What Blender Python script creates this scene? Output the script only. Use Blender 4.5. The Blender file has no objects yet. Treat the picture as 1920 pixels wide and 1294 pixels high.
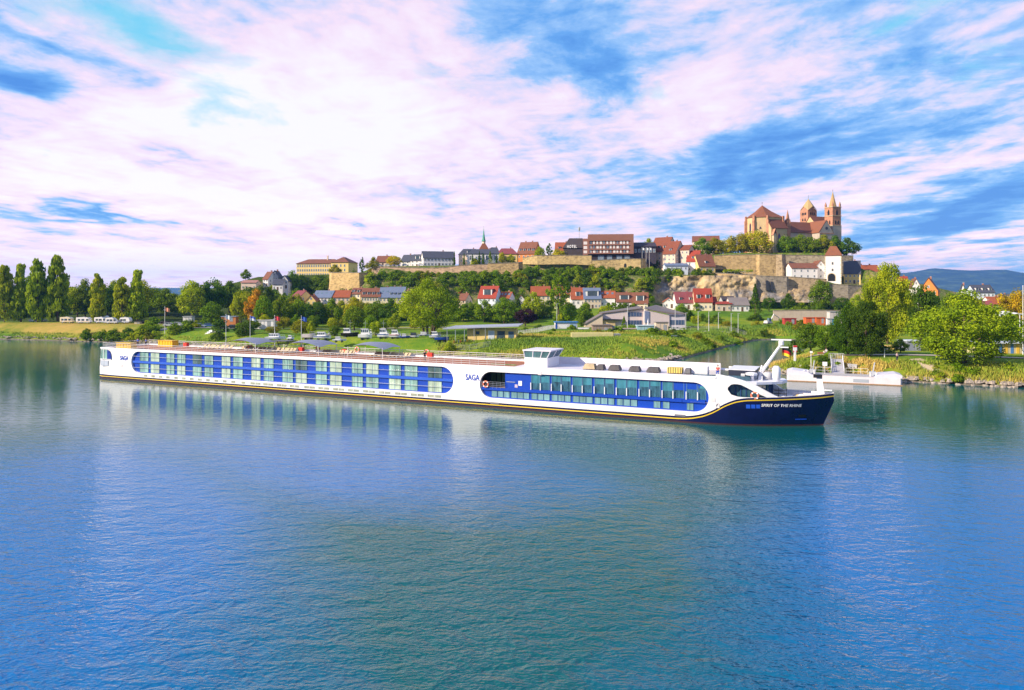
import bpy, bmesh, math, random
import numpy as np
from mathutils import Vector, Matrix
R = math.radians
S = bpy.context.scene
COL = S.collection
rng = np.random.default_rng(7)
random.seed(7)

# ------------------------------------------------------------------ camera
F, EYE, CX, HY = 1340.0, 17.0, 960.0, 551.0      # focal length in photo pixels, eye height, principal column, horizon row
cd = bpy.data.cameras.new('camera'); cam = bpy.data.objects.new('camera', cd); COL.objects.link(cam)
cam.location = (0, 0, EYE); cam.rotation_euler = (R(90), 0, 0)
cd.sensor_width = 36; cd.lens = F / 1920 * 36; cd.shift_y = -96 / 1920
cd.clip_start = 0.5; cd.clip_end = 30000
S.camera = cam
S.view_settings.view_transform = 'Standard'; S.view_settings.look = 'None'
S.view_settings.gamma = 1; S.view_settings.exposure = 0.62
S.render.engine = 'CYCLES'
S.cycles.use_denoising = True
S.cycles.max_bounces = 8; S.cycles.transparent_max_bounces = 8
S.cycles.volume_bounces = 1
S.cycles.caustics_reflective = False; S.cycles.caustics_refractive = False
S.cycles.sample_clamp_indirect = 6

# ------------------------------------------------------------------ sun
TOSUN_AZ = math.atan2(-0.90, -0.40); SUN_EL = R(27)
sd = bpy.data.lights.new('sun', 'SUN'); sun = bpy.data.objects.new('sun', sd); COL.objects.link(sun)
ts = Vector((math.sin(TOSUN_AZ) * math.cos(SUN_EL), math.cos(TOSUN_AZ) * math.cos(SUN_EL), math.sin(SUN_EL)))
sun.rotation_euler = ts.to_track_quat('Z', 'Y').to_euler()
sd.energy = 5.0; sd.angle = R(0.5); sd.color = (1.0, 0.86, 0.66)

# ------------------------------------------------------------------ sky
W = bpy.data.worlds.new('World'); S.world = W; W.use_nodes = True
nt = W.node_tree; N = nt.nodes; L = nt.links
for n in list(N): N.remove(n)
out = N.new('ShaderNodeOutputWorld'); bg = N.new('ShaderNodeBackground'); L.new(bg.outputs[0], out.inputs[0])
bg.inputs['Strength'].default_value = 0.1
def wm(op, a, b=None, c=None, clamp=False):
    n = N.new('ShaderNodeMath'); n.operation = op; n.use_clamp = clamp
    for i, v in enumerate((a, b, c)):
        if v is None: continue
        if isinstance(v, (int, float)): n.inputs[i].default_value = v
        else: L.new(v, n.inputs[i])
    return n.outputs[0]
def wcomb(x, y, z):
    n = N.new('ShaderNodeCombineXYZ')
    for i, v in enumerate((x, y, z)):
        if isinstance(v, (int, float)): n.inputs[i].default_value = v
        else: L.new(v, n.inputs[i])
    return n.outputs[0]
def wmap(v, loc=(0, 0, 0), rot=0, scale=(1, 1, 1), t='POINT'):
    n = N.new('ShaderNodeMapping'); n.vector_type = t
    L.new(v, n.inputs[0]); n.inputs[1].default_value = loc; n.inputs[2].default_value = (0, 0, rot); n.inputs[3].default_value = scale
    return n.outputs[0]
def wnoise(v, scale, detail=6, rough=.55, dist=0):
    n = N.new('ShaderNodeTexNoise'); L.new(v, n.inputs['Vector'])
    n.inputs['Scale'].default_value = scale; n.inputs['Detail'].default_value = detail
    n.inputs['Roughness'].default_value = rough; n.inputs['Distortion'].default_value = dist
    return n
def wramp(fac, stops):
    n = N.new('ShaderNodeValToRGB'); L.new(fac, n.inputs[0]); e = n.color_ramp.elements
    while len(e) < len(stops): e.new(0.5)
    for x, (p, c) in zip(e, stops): x.position = p; x.color = (*c, 1)
    return n.outputs[0]
def wmix(f, a, b, blend='MIX'):
    n = N.new('ShaderNodeMix'); n.data_type = 'RGBA'; n.blend_type = blend
    for i, v in ((0, f), (6, a), (7, b)):
        if isinstance(v, (int, float)): n.inputs[i].default_value = v
        elif isinstance(v, tuple): n.inputs[i].default_value = (*v, 1)
        else: L.new(v, n.inputs[i])
    return n.outputs[2]
tc = N.new('ShaderNodeTexCoord'); sx = N.new('ShaderNodeSeparateXYZ'); L.new(tc.outputs['Generated'], sx.inputs[0])
dx, dy, dz = sx.outputs
az = wm('ARCTAN2', dx, dy); el = wm('ARCSINE', dz)
zc_ = wm('ADD', wm('MAXIMUM', dz, 0.0), 0.06)
plane = wcomb(wm('DIVIDE', dx, zc_), wm('DIVIDE', dy, zc_), 0.0)          # a cloud sheet overhead
nA = wnoise(wmap(plane, (3.1, 1.7, 0), R(-14), (1.0, 0.58, 1)), 1.15, 9, .58, .35)
nB = wnoise(wmap(plane, (9.3, 4.2, 2), R(10), (1.0, 0.85, 1)), 2.5, 10, .60, .3)
nD = wnoise(wmap(plane, (2.3, 8.2, 4), R(-20), (1.0, 0.8, 1)), 11, 8, .68, .1)
nC = wnoise(wmap(plane, (1.3, 7.2, 5), R(-30), (1.0, 0.8, 1)), 1.6, 8, .62, .3)
warp = wnoise(wmap(plane, (5, 5, 9), 0, (1, .6, 1)), 2.2, 5, .5)
ws = N.new('ShaderNodeSeparateColor'); L.new(warp.outputs['Color'], ws.inputs[0])
wx = wm('MULTIPLY', wm('SUBTRACT', ws.outputs[0], .5), .22); wy = wm('MULTIPLY', wm('SUBTRACT', ws.outputs[1], .5), .10)
q = wcomb(wm('ADD', az, wx), wm('ADD', el, wy), 0.0)
def blob(px, py, rx, ry, rot=0):
    a = math.atan((px - CX) / F); e = math.atan((HY - py) / F * math.cos(a))
    v = wmap(q, (a, e, 0), R(rot), (rx / F, ry / F, 1), 'TEXTURE')
    g = N.new('ShaderNodeTexGradient'); g.gradient_type = 'QUADRATIC_SPHERE'; L.new(v, g.inputs[0])
    return g.outputs[1]
def field(base, items):
    for b, amp in items: base = wm('MULTIPLY_ADD', b, amp, base)
    return base
base = wm('MULTIPLY_ADD', nA.outputs['Fac'], 0.66, wm('MULTIPLY_ADD', nB.outputs['Fac'], 0.62, wm('MULTIPLY', wm('SUBTRACT', nD.outputs['Fac'], .5), .20)))
BLOBS = [  # column, row of the photo, radii, tilt, weight: bright cloud masses and blue gaps
 (420, 190, 900, 330, 8, .42), (560, 400, 900, 190, 0, .36), (700, 250, 700, 260, 0, .20), (150, 330, 500, 130, -8, .22), (1340, 195, 420, 110, 18, .30),
 (1700, 330, 620, 100, 20, .30), (1240, 400, 330, 90, 0, .12), (1780, 470, 420, 36, 6, .34), (1000, 480, 600, 60, 0, .25),
 (250, 500, 800, 80, 0, .5), (1330, 10, 300, 70, 12, .08),
 (1050, 70, 330, 120, -14, -.30), (1390, 330, 480, 100, 12, -.44), (1790, 395, 430, 75, 12, -.46), (1130, 150, 160, 140, 0, -.18),
 (10, 165, 260, 70, -6, -.42), (60, 70, 260, 45, -10, -.32), (190, 410, 420, 34, -4, -.50), (330, 300, 260, 40, -12, -.40),
 (820, 372, 330, 42, -6, -.30), (640, 436, 260, 20, -4, -.30), (1420, 460, 200, 40, 5, -.3), (1880, 200, 260, 60, 14, -.18),
 (-500, 300, 700, 500, 0, -.2), (2600, 250, 800, 500, 0, -.25), (960, -800, 2200, 620, 0, -.45)]
shp = N.new('ShaderNodeVectorMath'); shp.operation = 'ADD'; L.new(plane, shp.inputs[0]); shp.inputs[1].default_value = (-.075, -.03, 0)   # the same cloud seen a step towards the sun: relief
nB2 = wnoise(wmap(shp.outputs[0], (9.3, 4.2, 2), R(10), (1.0, 0.85, 1)), 2.5, 10, .60, .3)
relief = wm('MULTIPLY', wm('SUBTRACT', nB.outputs['Fac'], nB2.outputs['Fac']), wm('MULTIPLY', wm('MULTIPLY', el, 5.5, clamp=True), .62))
base = wm('ADD', base, relief)
w = field(wm('ADD', base, -.165), [(blob(*b[:5]), b[5]) for b in BLOBS])
K = 0.715
def kc(*c): return tuple(x * K for x in c)
w = wm('MULTIPLY_ADD', w, 1.10, -.04)
cl = wramp(w, [(0.04, kc(.07, .26, .74)), (0.25, kc(.14, .39, .86)), (0.40, kc(.33, .56, .94)), (0.51, kc(.68, .69, .94)),
               (0.64, kc(.96, .77, .93)), (0.80, kc(1.0, .89, .98)), (0.95, kc(1.02, .98, 1.02))])
# clear cyan gaps
cy = field(wm('MULTIPLY_ADD', nC.outputs['Fac'], 1.5, -.98), [(blob(330, 60, 420, 130, -18), .75), (blob(400, 215, 120, 90, -30), .42), (blob(1700, 45, 380, 60, 12), .5), (blob(1780, 165, 280, 60, 14), .45), (blob(1240, 160, 220, 60, 10), .35)])
cyf = wm('SMOOTHSTEP' if False else 'MULTIPLY', cy, 3.0, clamp=True)
cl = wmix(wm('MULTIPLY', cyf, .85), cl, kc(.17, .66, .88))
# overhead, far above the frame: unseen sky coloured to tint the reflections on the water
hi = wm('MULTIPLY', wm('SUBTRACT', el, .42), 4.0, clamp=True)
ovc = wramp(wm('ADD', base, wm('MULTIPLY', wm('ABSOLUTE', az), .18)), [(0.3, kc(.06, .20, .36)), (.62, kc(.10, .30, .80)), (.85, kc(.5, .6, .9))])
cl = wmix(wm('MULTIPLY', hi, .8), cl, ovc)
hz = wm('POWER', 2.718, wm('MULTIPLY', wm('MAXIMUM', el, 0.0), -16.0))
cl = wmix(wm('MULTIPLY', hz, .9), cl, wmix(1.0, cl, (2.0, 1.66, 1.30), 'MULTIPLY'))
sky = N.new('ShaderNodeTexSky'); sky.sky_type = 'NISHITA'; sky.sun_disc = False
sky.sun_elevation = SUN_EL; sky.sun_rotation = TOSUN_AZ % (2 * math.pi); sky.air_density = 1.2; sky.dust_density = .6; sky.ozone_density = 3
tenx = wmix(1.0, cl, (10.0, 10.0, 10.0), 'MULTIPLY')
fin = wmix(0.90, sky.outputs[0], tenx)
behind = wm('MULTIPLY', wm('SUBTRACT', -0.1, dy), 2.0, clamp=True)      # unseen sky dimmed to weaken the fill light and deepen contrast
fin = wmix(wm('MULTIPLY', behind, .8), fin, wmix(1.0, fin, (.62, .66, .74), 'MULTIPLY'))
L.new(fin, bg.inputs['Color'])
W.cycles.sampling_method = 'MANUAL'; W.cycles.sample_map_resolution = 1024
# ------------------------------------------------------------------ helpers
def P(px, py, Y): return Vector(((px - CX) * Y / F, Y, EYE - (py - HY) * Y / F))
def XW(px, Y): return (px - CX) * Y / F
def ZH(py, Y): return EYE - (py - HY) * Y / F

def tag(o, label=None, cat=None, group=None, kind=None):
    if label: o['label'] = label
    if cat: o['category'] = cat
    if group: o['group'] = group
    if kind: o['kind'] = kind
    return o
def empty(name, loc=(0, 0, 0), rz=0, label=None, cat=None, group=None):
    o = bpy.data.objects.new(name, None); COL.objects.link(o); o.location = loc; o.rotation_euler = (0, 0, rz)
    o.empty_display_size = .5
    return tag(o, label, cat, group)
def link(name, me, parent=None, loc=None, rot=None, scale=None):
    o = bpy.data.objects.new(name, me); COL.objects.link(o)
    if parent: o.parent = parent
    if loc is not None: o.location = loc
    if rot is not None: o.rotation_euler = rot
    if scale is not None: o.scale = scale
    return o
def copy_tree(o, parent=None):
    c = o.copy(); COL.objects.link(c)
    if parent: c.parent = parent
    for ch in o.children: copy_tree(ch, c)
    return c

class MB:
    def __init__(s): s.v = []; s.f = []; s.m = []
    def add(s, vs, fs, mi=0):
        b = len(s.v); s.v += [tuple(p) for p in vs]
        s.f += [tuple(i + b for i in f) for f in fs]; s.m += [mi] * len(fs); return s
    def box(s, x0, x1, y0, y1, z0, z1, mi=0, T=None):
        vs = [Vector(p) for p in ((x0,y0,z0),(x1,y0,z0),(x1,y1,z0),(x0,y1,z0),(x0,y0,z1),(x1,y0,z1),(x1,y1,z1),(x0,y1,z1))]
        if T is not None: vs = [T @ p for p in vs]
        return s.add(vs, [(0,3,2,1),(4,5,6,7),(0,1,5,4),(1,2,6,5),(2,3,7,6),(3,0,4,7)], mi)
    def quad(s, a, b, c, d, mi=0): return s.add([a, b, c, d], [(0,1,2,3)], mi)
    def prism(s, poly, z0, z1, mi=0, top=None):
        n = len(poly); tp = top or poly
        vs = [(p[0], p[1], z0) for p in poly] + [(p[0], p[1], z1) for p in tp]
        fs = [tuple(range(n))[::-1], tuple(range(n, 2*n))] + [(i, (i+1) % n, n+(i+1) % n, n+i) for i in range(n)]
        return s.add(vs, fs, mi)
    def extr(s, poly3, d, mi=0):
        d = Vector(d); n = len(poly3); a = [Vector(p) for p in poly3]
        return s.add(a + [p + d for p in a], [tuple(range(n)), tuple(range(n, 2*n))[::-1]] + [(i, n+i, n+(i+1) % n, (i+1) % n) for i in range(n)], mi)
    def cone(s, poly, z0, apex, mi=0):
        n = len(poly)
        return s.add([(p[0], p[1], z0) for p in poly] + [tuple(apex)], [(i, (i+1) % n, n) for i in range(n)] + [tuple(range(n))[::-1]], mi)
    def tube(s, pts, rad, n=6, mi=0, cap=True):
        pts = [Vector(p) for p in pts]
        if isinstance(rad, (int, float)): rad = [rad] * len(pts)
        vs = []; fs = []
        for i, p in enumerate(pts):
            d = (pts[min(i+1, len(pts)-1)] - pts[max(i-1, 0)]).normalized()
            u = d.cross(Vector((0, 0, 1)) if abs(d.z) < .95 else Vector((1, 0, 0))).normalized(); w_ = d.cross(u)
            for k in range(n):
                a = 2 * math.pi * k / n; vs.append(p + (u * math.cos(a) + w_ * math.sin(a)) * rad[i])
        for i in range(len(pts)-1):
            for k in range(n):
                a = i*n+k; b = i*n+(k+1) % n; fs.append((a, b, b+n, a+n))
        if cap: fs += [tuple(range(n))[::-1], tuple(range(len(vs)-n, len(vs)))]
        return s.add(vs, fs, mi)
    def lathe(s, prof, c=(0, 0, 0), n=12, mi=0):
        vs = []; fs = []
        for r, z in prof:
            for k in range(n):
                a = 2*math.pi*k/n; vs.append((c[0]+r*math.cos(a), c[1]+r*math.sin(a), c[2]+z))
        for i in range(len(prof)-1):
            for k in range(n): a = i*n+k; b = i*n+(k+1) % n; fs.append((a, b, b+n, a+n))
        fs += [tuple(range(n))[::-1], tuple(range(len(vs)-n, len(vs)))]
        return s.add(vs, fs, mi)
    def torus(s, c, R0, r, ax='y', n=16, m=6, mi=0):
        vs = []; fs = []
        for i in range(n):
            a = 2*math.pi*i/n
            for j in range(m):
                b = 2*math.pi*j/m; rr = R0 + r*math.cos(b)
                x, y, z = rr*math.cos(a), r*math.sin(b), rr*math.sin(a)
                vs.append((c[0]+x, c[1]+y, c[2]+z) if ax == 'y' else (c[0]+x, c[1]+z, c[2]+y))
        for i in range(n):
            for j in range(m):
                fs.append((i*m+j, ((i+1) % n)*m+j, ((i+1) % n)*m+(j+1) % m, i*m+(j+1) % m))
        return s.add(vs, fs, mi)
    def mesh(s, name, mats, smooth=False):
        me = bpy.data.meshes.new(name); me.from_pydata(s.v, [], s.f)
        for m in (mats if isinstance(mats, (list, tuple)) else [mats]): me.materials.append(m)
        me.polygons.foreach_set('material_index', s.m)
        if smooth: me.polygons.foreach_set('use_smooth', [True] * len(s.f))
        bm = bmesh.new(); bm.from_mesh(me); bmesh.ops.recalc_face_normals(bm, faces=bm.faces); bm.to_mesh(me); bm.free()
        me.update(); return me
    def build(s, name, mats, parent=None, loc=None, rot=None, smooth=False):
        return link(name, s.mesh(name, mats, smooth), parent, loc, rot)

# ------------------------------------------------------------------ materials
class NT:
    def __init__(s, m): s.t = m.node_tree; s.n = s.t.nodes; s.l = s.t.links
    def node(s, t, **kw):
        n = s.n.new(t)
        for k, v in kw.items(): setattr(n, k, v)
        return n
    def put(s, sock, v):
        if isinstance(v, (int, float)): sock.default_value = v
        elif isinstance(v, tuple): sock.default_value = (*v, 1) if len(v) == 3 and len(sock.default_value) == 4 else v
        else: s.l.new(v, sock)
    def math(s, op, a, b=None, c=None, clamp=False):
        n = s.node('ShaderNodeMath', operation=op, use_clamp=clamp)
        for i, v in enumerate((a, b, c)):
            if v is not None: s.put(n.inputs[i], v)
        return n.outputs[0]
    def mix(s, f, a, b, blend='MIX'):
        n = s.node('ShaderNodeMix', data_type='RGBA', blend_type=blend)
        s.put(n.inputs[0], f); s.put(n.inputs[6], a); s.put(n.inputs[7], b); return n.outputs[2]
    def coord(s, kind='Object', scale=(1, 1, 1), rot=(0, 0, 0), loc=(0, 0, 0)):
        if kind == 'Position': v = s.node('ShaderNodeNewGeometry').outputs['Position']
        else: v = s.node('ShaderNodeTexCoord').outputs[kind]
        m = s.node('ShaderNodeMapping'); s.l.new(v, m.inputs[0]); m.inputs[1].default_value = loc; m.inputs[2].default_value = rot; m.inputs[3].default_value = scale
        return m.outputs[0]
    def noise(s, v, scale, detail=4, rough=.55, dist=0):
        n = s.node('ShaderNodeTexNoise'); s.l.new(v, n.inputs['Vector']); n.inputs['Scale'].default_value = scale
        n.inputs['Detail'].default_value = detail; n.inputs['Roughness'].default_value = rough; n.inputs['Distortion'].default_value = dist
        return n.outputs['Fac']
    def ramp(s, f, stops):
        n = s.node('ShaderNodeValToRGB'); s.l.new(f, n.inputs[0]); e = n.color_ramp.elements
        while len(e) < len(stops): e.new(.5)
        for x, (p, c) in zip(e, stops): x.position = p; x.color = (*c, 1) if isinstance(c, tuple) else (c, c, c, 1)
        return n.outputs[0]
    def bump(s, h, strength, dist=.05):
        n = s.node('ShaderNodeBump'); s.l.new(h, n.inputs['Height']); n.inputs['Strength'].default_value = strength; n.inputs['Distance'].default_value = dist
        return n.outputs[0]
def newmat(name):
    m = bpy.data.materials.new(name); m.use_nodes = True
    t = NT(m); b = t.n['Principled BSDF']; return m, t, b
def scl(c, k): return tuple(min(1, x * k) for x in c)
_mc = {}
def paint(col, rough=.55, var=.12, scale=1.2, metal=0, spec=.4, bump=0):
    """painted or plastered surface: the colour with grain, streaks and a little wear"""
    key = ('p', col, rough, var, scale, metal, spec, bump)
    if key in _mc: return _mc[key]
    m, t, b = newmat('paint')
    v = t.coord('Position')
    n1 = t.noise(v, scale, 6, .6); n2 = t.noise(t.coord('Position', (1, 1, .15)), scale * 2.6, 4, .6)
    f = t.math('ADD', t.math('MULTIPLY', n1, .6), t.math('MULTIPLY', n2, .4))
    c = t.ramp(f, [(.28, scl(col, 1 - var * 1.3)), (.5, col), (.72, scl(col, 1 + var * .7))])
    t.l.new(c, b.inputs['Base Color']); b.inputs['Roughness'].default_value = rough
    b.inputs['Metallic'].default_value = metal; b.inputs['Specular IOR Level'].default_value = spec
    if bump: t.l.new(t.bump(n1, bump, .08), b.inputs['Normal'])
    _mc[key] = m; return m
def tiles(col, var=.25):
    """roof covering: courses of tiles with weathering"""
    key = ('t', col, var)
    if key in _mc: return _mc[key]
    m, t, b = newmat('roof_tiles')
    v = t.coord('Position'); n1 = t.noise(v, .45, 5, .65); n2 = t.noise(v, 3.2, 3, .7)
    wv = t.node('ShaderNodeTexWave', bands_direction='Z'); t.l.new(v, wv.inputs['Vector']); wv.inputs['Scale'].default_value = 1.3; wv.inputs['Distortion'].default_value = 1.5; wv.inputs['Detail'].default_value = 2
    f = t.math('ADD', t.math('ADD', t.math('MULTIPLY', n1, .5), t.math('MULTIPLY', n2, .35)), t.math('MULTIPLY', wv.outputs['Fac'], .15))
    c = t.ramp(f, [(.25, scl(col, 1 - var * 1.5)), (.5, col), (.75, scl(col, 1 + var))])
    t.l.new(c, b.inputs['Base Color']); b.inputs['Roughness'].default_value = .75
    t.l.new(t.bump(f, .4, .1), b.inputs['Normal'])
    _mc[key] = m; return m
def stone(col, var=.35, sc=.9, mortar=True):
    key = ('s', col, var, sc)
    if key in _mc: return _mc[key]
    m, t, b = newmat('stone')
    v = t.coord('Position'); n0 = t.noise(v, .09, 5, .6); n1 = t.noise(v, .5, 6, .65); n3 = t.noise(t.coord('Position', (1, 1, .12)), .8, 4, .6)
    vo = t.node('ShaderNodeTexVoronoi'); t.l.new(t.coord('Position', (1, 1, 1.8)), vo.inputs['Vector']); vo.inputs['Scale'].default_value = sc
    vc = t.node('ShaderNodeSeparateColor'); t.l.new(vo.outputs['Color'], vc.inputs[0])
    f = t.math('ADD', t.math('ADD', t.math('MULTIPLY', n1, .4), t.math('MULTIPLY', n0, .25)), t.math('ADD', t.math('MULTIPLY', vc.outputs[0], .2), t.math('MULTIPLY', n3, .2)))
    c = t.ramp(f, [(.3, scl(col, 1 - var * 1.5)), (.5, col), (.7, scl(col, 1 + var * .8))])
    t.l.new(c, b.inputs['Base Color']); b.inputs['Roughness'].default_value = .9
    t.l.new(t.bump(f, .8, .3), b.inputs['Normal'])
    _mc[key] = m; return m
def glassy(col, rough=.08, var=.4, scale=.6, spec=.6):
    """window glass seen from outside: reflective, with the dim room or curtain behind it"""
    key = ('g', col, rough, var, scale)
    if key in _mc: return _mc[key]
    m, t, b = newmat('window_glass')
    v = t.coord('Position', (1.0, 1.0, .35)); n1 = t.noise(v, scale, 3, .6); n2 = t.noise(t.coord('Position', (1, 1, .02)), 3.5, 2, .5)
    f = t.math('ADD', t.math('MULTIPLY', n1, .6), t.math('MULTIPLY', n2, .4))
    c = t.ramp(f, [(.3, scl(col, 1 - var)), (.5, col), (.7, scl(col, 1 + var))])
    t.l.new(c, b.inputs['Base Color']); b.inputs['Roughness'].default_value = rough; b.inputs['Specular IOR Level'].default_value = spec
    _mc[key] = m; return m
WHITE = paint((.80, .78, .80), .35, .04, .5)
OFFWHITE = paint((.72, .70, .68), .5, .10)
GREYM = paint((.35, .36, .38), .45, .1)
DARKM = paint((.03, .033, .04), .4, .2)
BLACKM = paint((.012, .012, .014), .4, .2)
STEEL = paint((.55, .56, .58), .3, .08, metal=.6)
RED = paint((.55, .03, .02), .5, .1); BLUE = paint((.03, .10, .45), .5, .1); YELL = paint((.72, .43, .0), .5, .1)
GLASS = glassy((.05, .075, .09)); GLASSB = glassy((.10, .16, .22))
TYRE = paint((.02, .02, .02), .8, .2)
WFRAME = paint((.78, .78, .78), .5, .05)

# ------------------------------------------------------------------ land form
def seg_d(X, Y, pts, closed=False):
    d = np.full(X.shape, 1e9)
    n = len(pts)
    for i in range(n if closed else n - 1):
        (x0, y0), (x1, y1) = pts[i], pts[(i + 1) % n]
        ex, ey = x1 - x0, y1 - y0
        t = np.clip(((X - x0) * ex + (Y - y0) * ey) / (ex * ex + ey * ey), 0, 1)
        d = np.minimum(d, np.hypot(X - x0 - t * ex, Y - y0 - t * ey))
    return d
def inside(X, Y, pts):
    c = np.zeros(X.shape, bool); n = len(pts)
    for i in range(n):
        (x0, y0), (x1, y1) = pts[i], pts[(i + 1) % n]
        if y0 == y1: continue
        c ^= ((y0 > Y) != (y1 > Y)) & (X < (x1 - x0) * (Y - y0) / (y1 - y0) + x0)
    return c
WATER = [(-6000, 2300), (-900, 490), (-400, 330), (-192, 268), (-136, 249), (-90, 228), (-39, 206), (0, 188), (28, 174), (36, 175), (44, 186), (52, 200), (69, 230), (89, 262),
         (98, 266), (107, 262), (100, 235), (80, 200), (62, 168), (56, 156), (60, 147), (75, 138.5), (92, 129.5), (117, 117), (400, -20), (2500, -600), (2500, -2500), (-6000, -2500)]
def sst(a, b, x):
    t = np.clip((x - a) / (b - a), 0, 1); return t * t * (3 - 2 * t)
def vnoise(X, Y, s, seed):
    xi = X / s; yi = Y / s; x0 = np.floor(xi).astype(int); y0 = np.floor(yi).astype(int); fx = xi - x0; fy = yi - y0
    fx = fx * fx * (3 - 2 * fx); fy = fy * fy * (3 - 2 * fy)
    def h(a, b):
        v = np.sin(a * 127.1 + b * 311.7 + seed * 17.3) * 43758.5453; return v - np.floor(v)
    return (h(x0, y0) * (1 - fx) + h(x0 + 1, y0) * fx) * (1 - fy) + (h(x0, y0 + 1) * (1 - fx) + h(x0 + 1, y0 + 1) * fx) * fy
HX = [-330, -230, -178, -150, -125, -92, -80, -30, 20, 60, 100, 130, 192, 205, 222, 260, 330, 460]
HH = [4, 9, 20, 27, 28, 29, 32.8, 33.4, 35.0, 36.6, 38, 41.3, 41.3, 33, 26, 17, 11, 8]
def terr(X, Y):
    X = np.asarray(X, float); Y = np.asarray(Y, float)
    d = seg_d(X, Y, WATER, True); wat = inside(X, Y, WATER)
    Lv = np.interp(X, [-230, -150, -110, -70, 0, 45, 60, 130], [5.6, 5.4, 4.2, 3.3, 4.0, 4.2, 3.4, 3.6])
    wb = np.interp(X, [-230, -120, -40, 0, 45, 60, 130], [17, 15, 9, 16, 14, 11, 10])
    z = .15 + Lv * sst(-.25, 1, d / wb) + (vnoise(X, Y, 14, 1) - .5) * .7 * sst(4, 20, d)
    z = z + 5.2 * sst(300, 352, Y) * sst(-260, -150, X)
    z = z + sst(230, 420, X) * sst(300, 420, Y) * 2
    Hh = np.interp(X, HX, HH)
    cl = sst(70, 82, X) * (1 - sst(206, 214, X))          # the walled cliff below the church
    T = np.interp(X, [-330, -178, -125, -88, -77, 60, 78, 92, 166, 177, 215, 260, 460], [8, 13, 13, 15, 26, 27, 27.2, 27.3, 25.8, 22.4, 21, 14, 9])
    T = np.minimum(T, Hh); T = np.maximum(T, z); Hh = np.maximum(Hh, T)
    f1 = 388 + 3 * np.sin(X * .05); w1 = 26 - 19 * cl
    up_ = sst(-84, -74, X); f2 = 407 + 15 * (1 - up_) + 17 * cl + 5 * up_ * (1 - cl); w2 = 10 - 5 * cl - 5 * up_ * (1 - cl)
    hz = z + (T - z) * sst(f1 - w1, f1, Y) + (Hh - T) * sst(f2 - w2, f2, Y)
    back = 1 - sst(520, 640, Y)
    z = z + (hz - z) * back
    z = np.where(wat, -.6 - np.minimum(d * .35, 3.0), z)
    return z
def G(x, y): return float(terr(np.array([x]), np.array([y]))[0])

# ground, one sheet to the horizon
def axis(a, b, st, lo, hi):
    core = list(np.arange(a, b + st, st)); k = 1.18; s = st; x = a
    left = []
    while x > lo: s *= k; x -= s; left.append(x)
    s = st; x = core[-1]; right = []
    while x < hi: s *= k; x += s; right.append(x)
    return np.array(left[::-1] + core + right)
gx = axis(-330, 330, 2.4, -9000, 9000); gy = axis(100, 560, 2.4, -1500, 9500)
GXX, GYY = np.meshgrid(gx, gy); GZ = terr(GXX, GYY)
far = sst(1200, 2600, np.hypot(GXX, GYY)); GZ = np.where(GZ > 0, GZ * (1 - far) + (8 + 10 * vnoise(GXX, GYY, 500, 3)) * far, GZ)
nx, ny = len(gx), len(gy)
vs = np.stack([GXX, GYY, GZ], -1).reshape(-1, 3)
ii = (np.arange(ny - 1)[:, None] * nx + np.arange(nx - 1)[None, :]).ravel()
fs = np.stack([ii, ii + 1, ii + nx + 1, ii + nx], 1)
def fast_mesh(name, v, f, mat, smooth=False, attr=None):
    me = bpy.data.meshes.new(name); k = f.shape[1]
    me.vertices.add(len(v)); me.vertices.foreach_set('co', np.asarray(v, np.float32).ravel())
    me.loops.add(f.size); me.loops.foreach_set('vertex_index', f.astype(np.int32).ravel())
    me.polygons.add(len(f)); me.polygons.foreach_set('loop_start', np.arange(0, f.size, k, dtype=np.int32)); me.polygons.foreach_set('loop_total', np.full(len(f), k, np.int32))
    if smooth: me.polygons.foreach_set('use_smooth', np.ones(len(f), bool))
    me.update(calc_edges=True)
    if attr is not None:
        a = me.attributes.new('shade', 'FLOAT', 'FACE'); a.data.foreach_set('value', np.asarray(attr, np.float32))
    me.materials.append(mat); me.validate(); return me
m_ground, t, b = newmat('ground')
v = t.coord('Position'); n1 = t.noise(v, .035, 6, .6, .4); n2 = t.noise(v, .35, 6, .7); n3 = t.noise(v, 2.5, 4, .7)
f = t.math('ADD', t.math('MULTIPLY', n1, .5), t.math('ADD', t.math('MULTIPLY', n2, .3), t.math('MULTIPLY', n3, .2)))
grass = t.ramp(f, [(.36, (.05, .12, .010)), (.47, (.11, .21, .012)), (.57, (.24, .27, .02)), (.68, (.38, .30, .05))])
geo = t.node('ShaderNodeNewGeometry'); sp = t.node('ShaderNodeSeparateXYZ'); t.l.new(geo.outputs['Position'], sp.inputs[0]); sn = t.node('ShaderNodeSeparateXYZ'); t.l.new(geo.outputs['Normal'], sn.inputs[0])
# dry meadow on the left levee
lev = t.math('MULTIPLY', t.math('MULTIPLY', t.math('SUBTRACT', -122, sp.outputs[0]), .05, clamp=True), t.math('MULTIPLY', t.math('MULTIPLY', t.math('SUBTRACT', 288, sp.outputs[1]), .2, clamp=True), t.math('MULTIPLY', t.math('SUBTRACT', sp.outputs[2], 1.5), .8, clamp=True)))
dry = t.ramp(f, [(.40, (.12, .19, .015)), (.49, (.34, .27, .05)), (.60, (.50, .31, .09))])
gcol = t.mix(t.math('MULTIPLY', lev, .85), grass, dry)
rock = t.ramp(n2, [(.3, (.10, .085, .06)), (.5, (.34, .26, .15)), (.7, (.46, .36, .22))])
steep = t.math('MULTIPLY', t.math('SUBTRACT', .58, sn.outputs[2]), 6, clamp=True)
hillf = t.math('MULTIPLY', t.math('MULTIPLY', t.math('SUBTRACT', sp.outputs[2], 10.5), .4, clamp=True), t.math('MULTIPLY', t.math('SUBTRACT', 430, sp.outputs[1]), .1, clamp=True))
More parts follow.
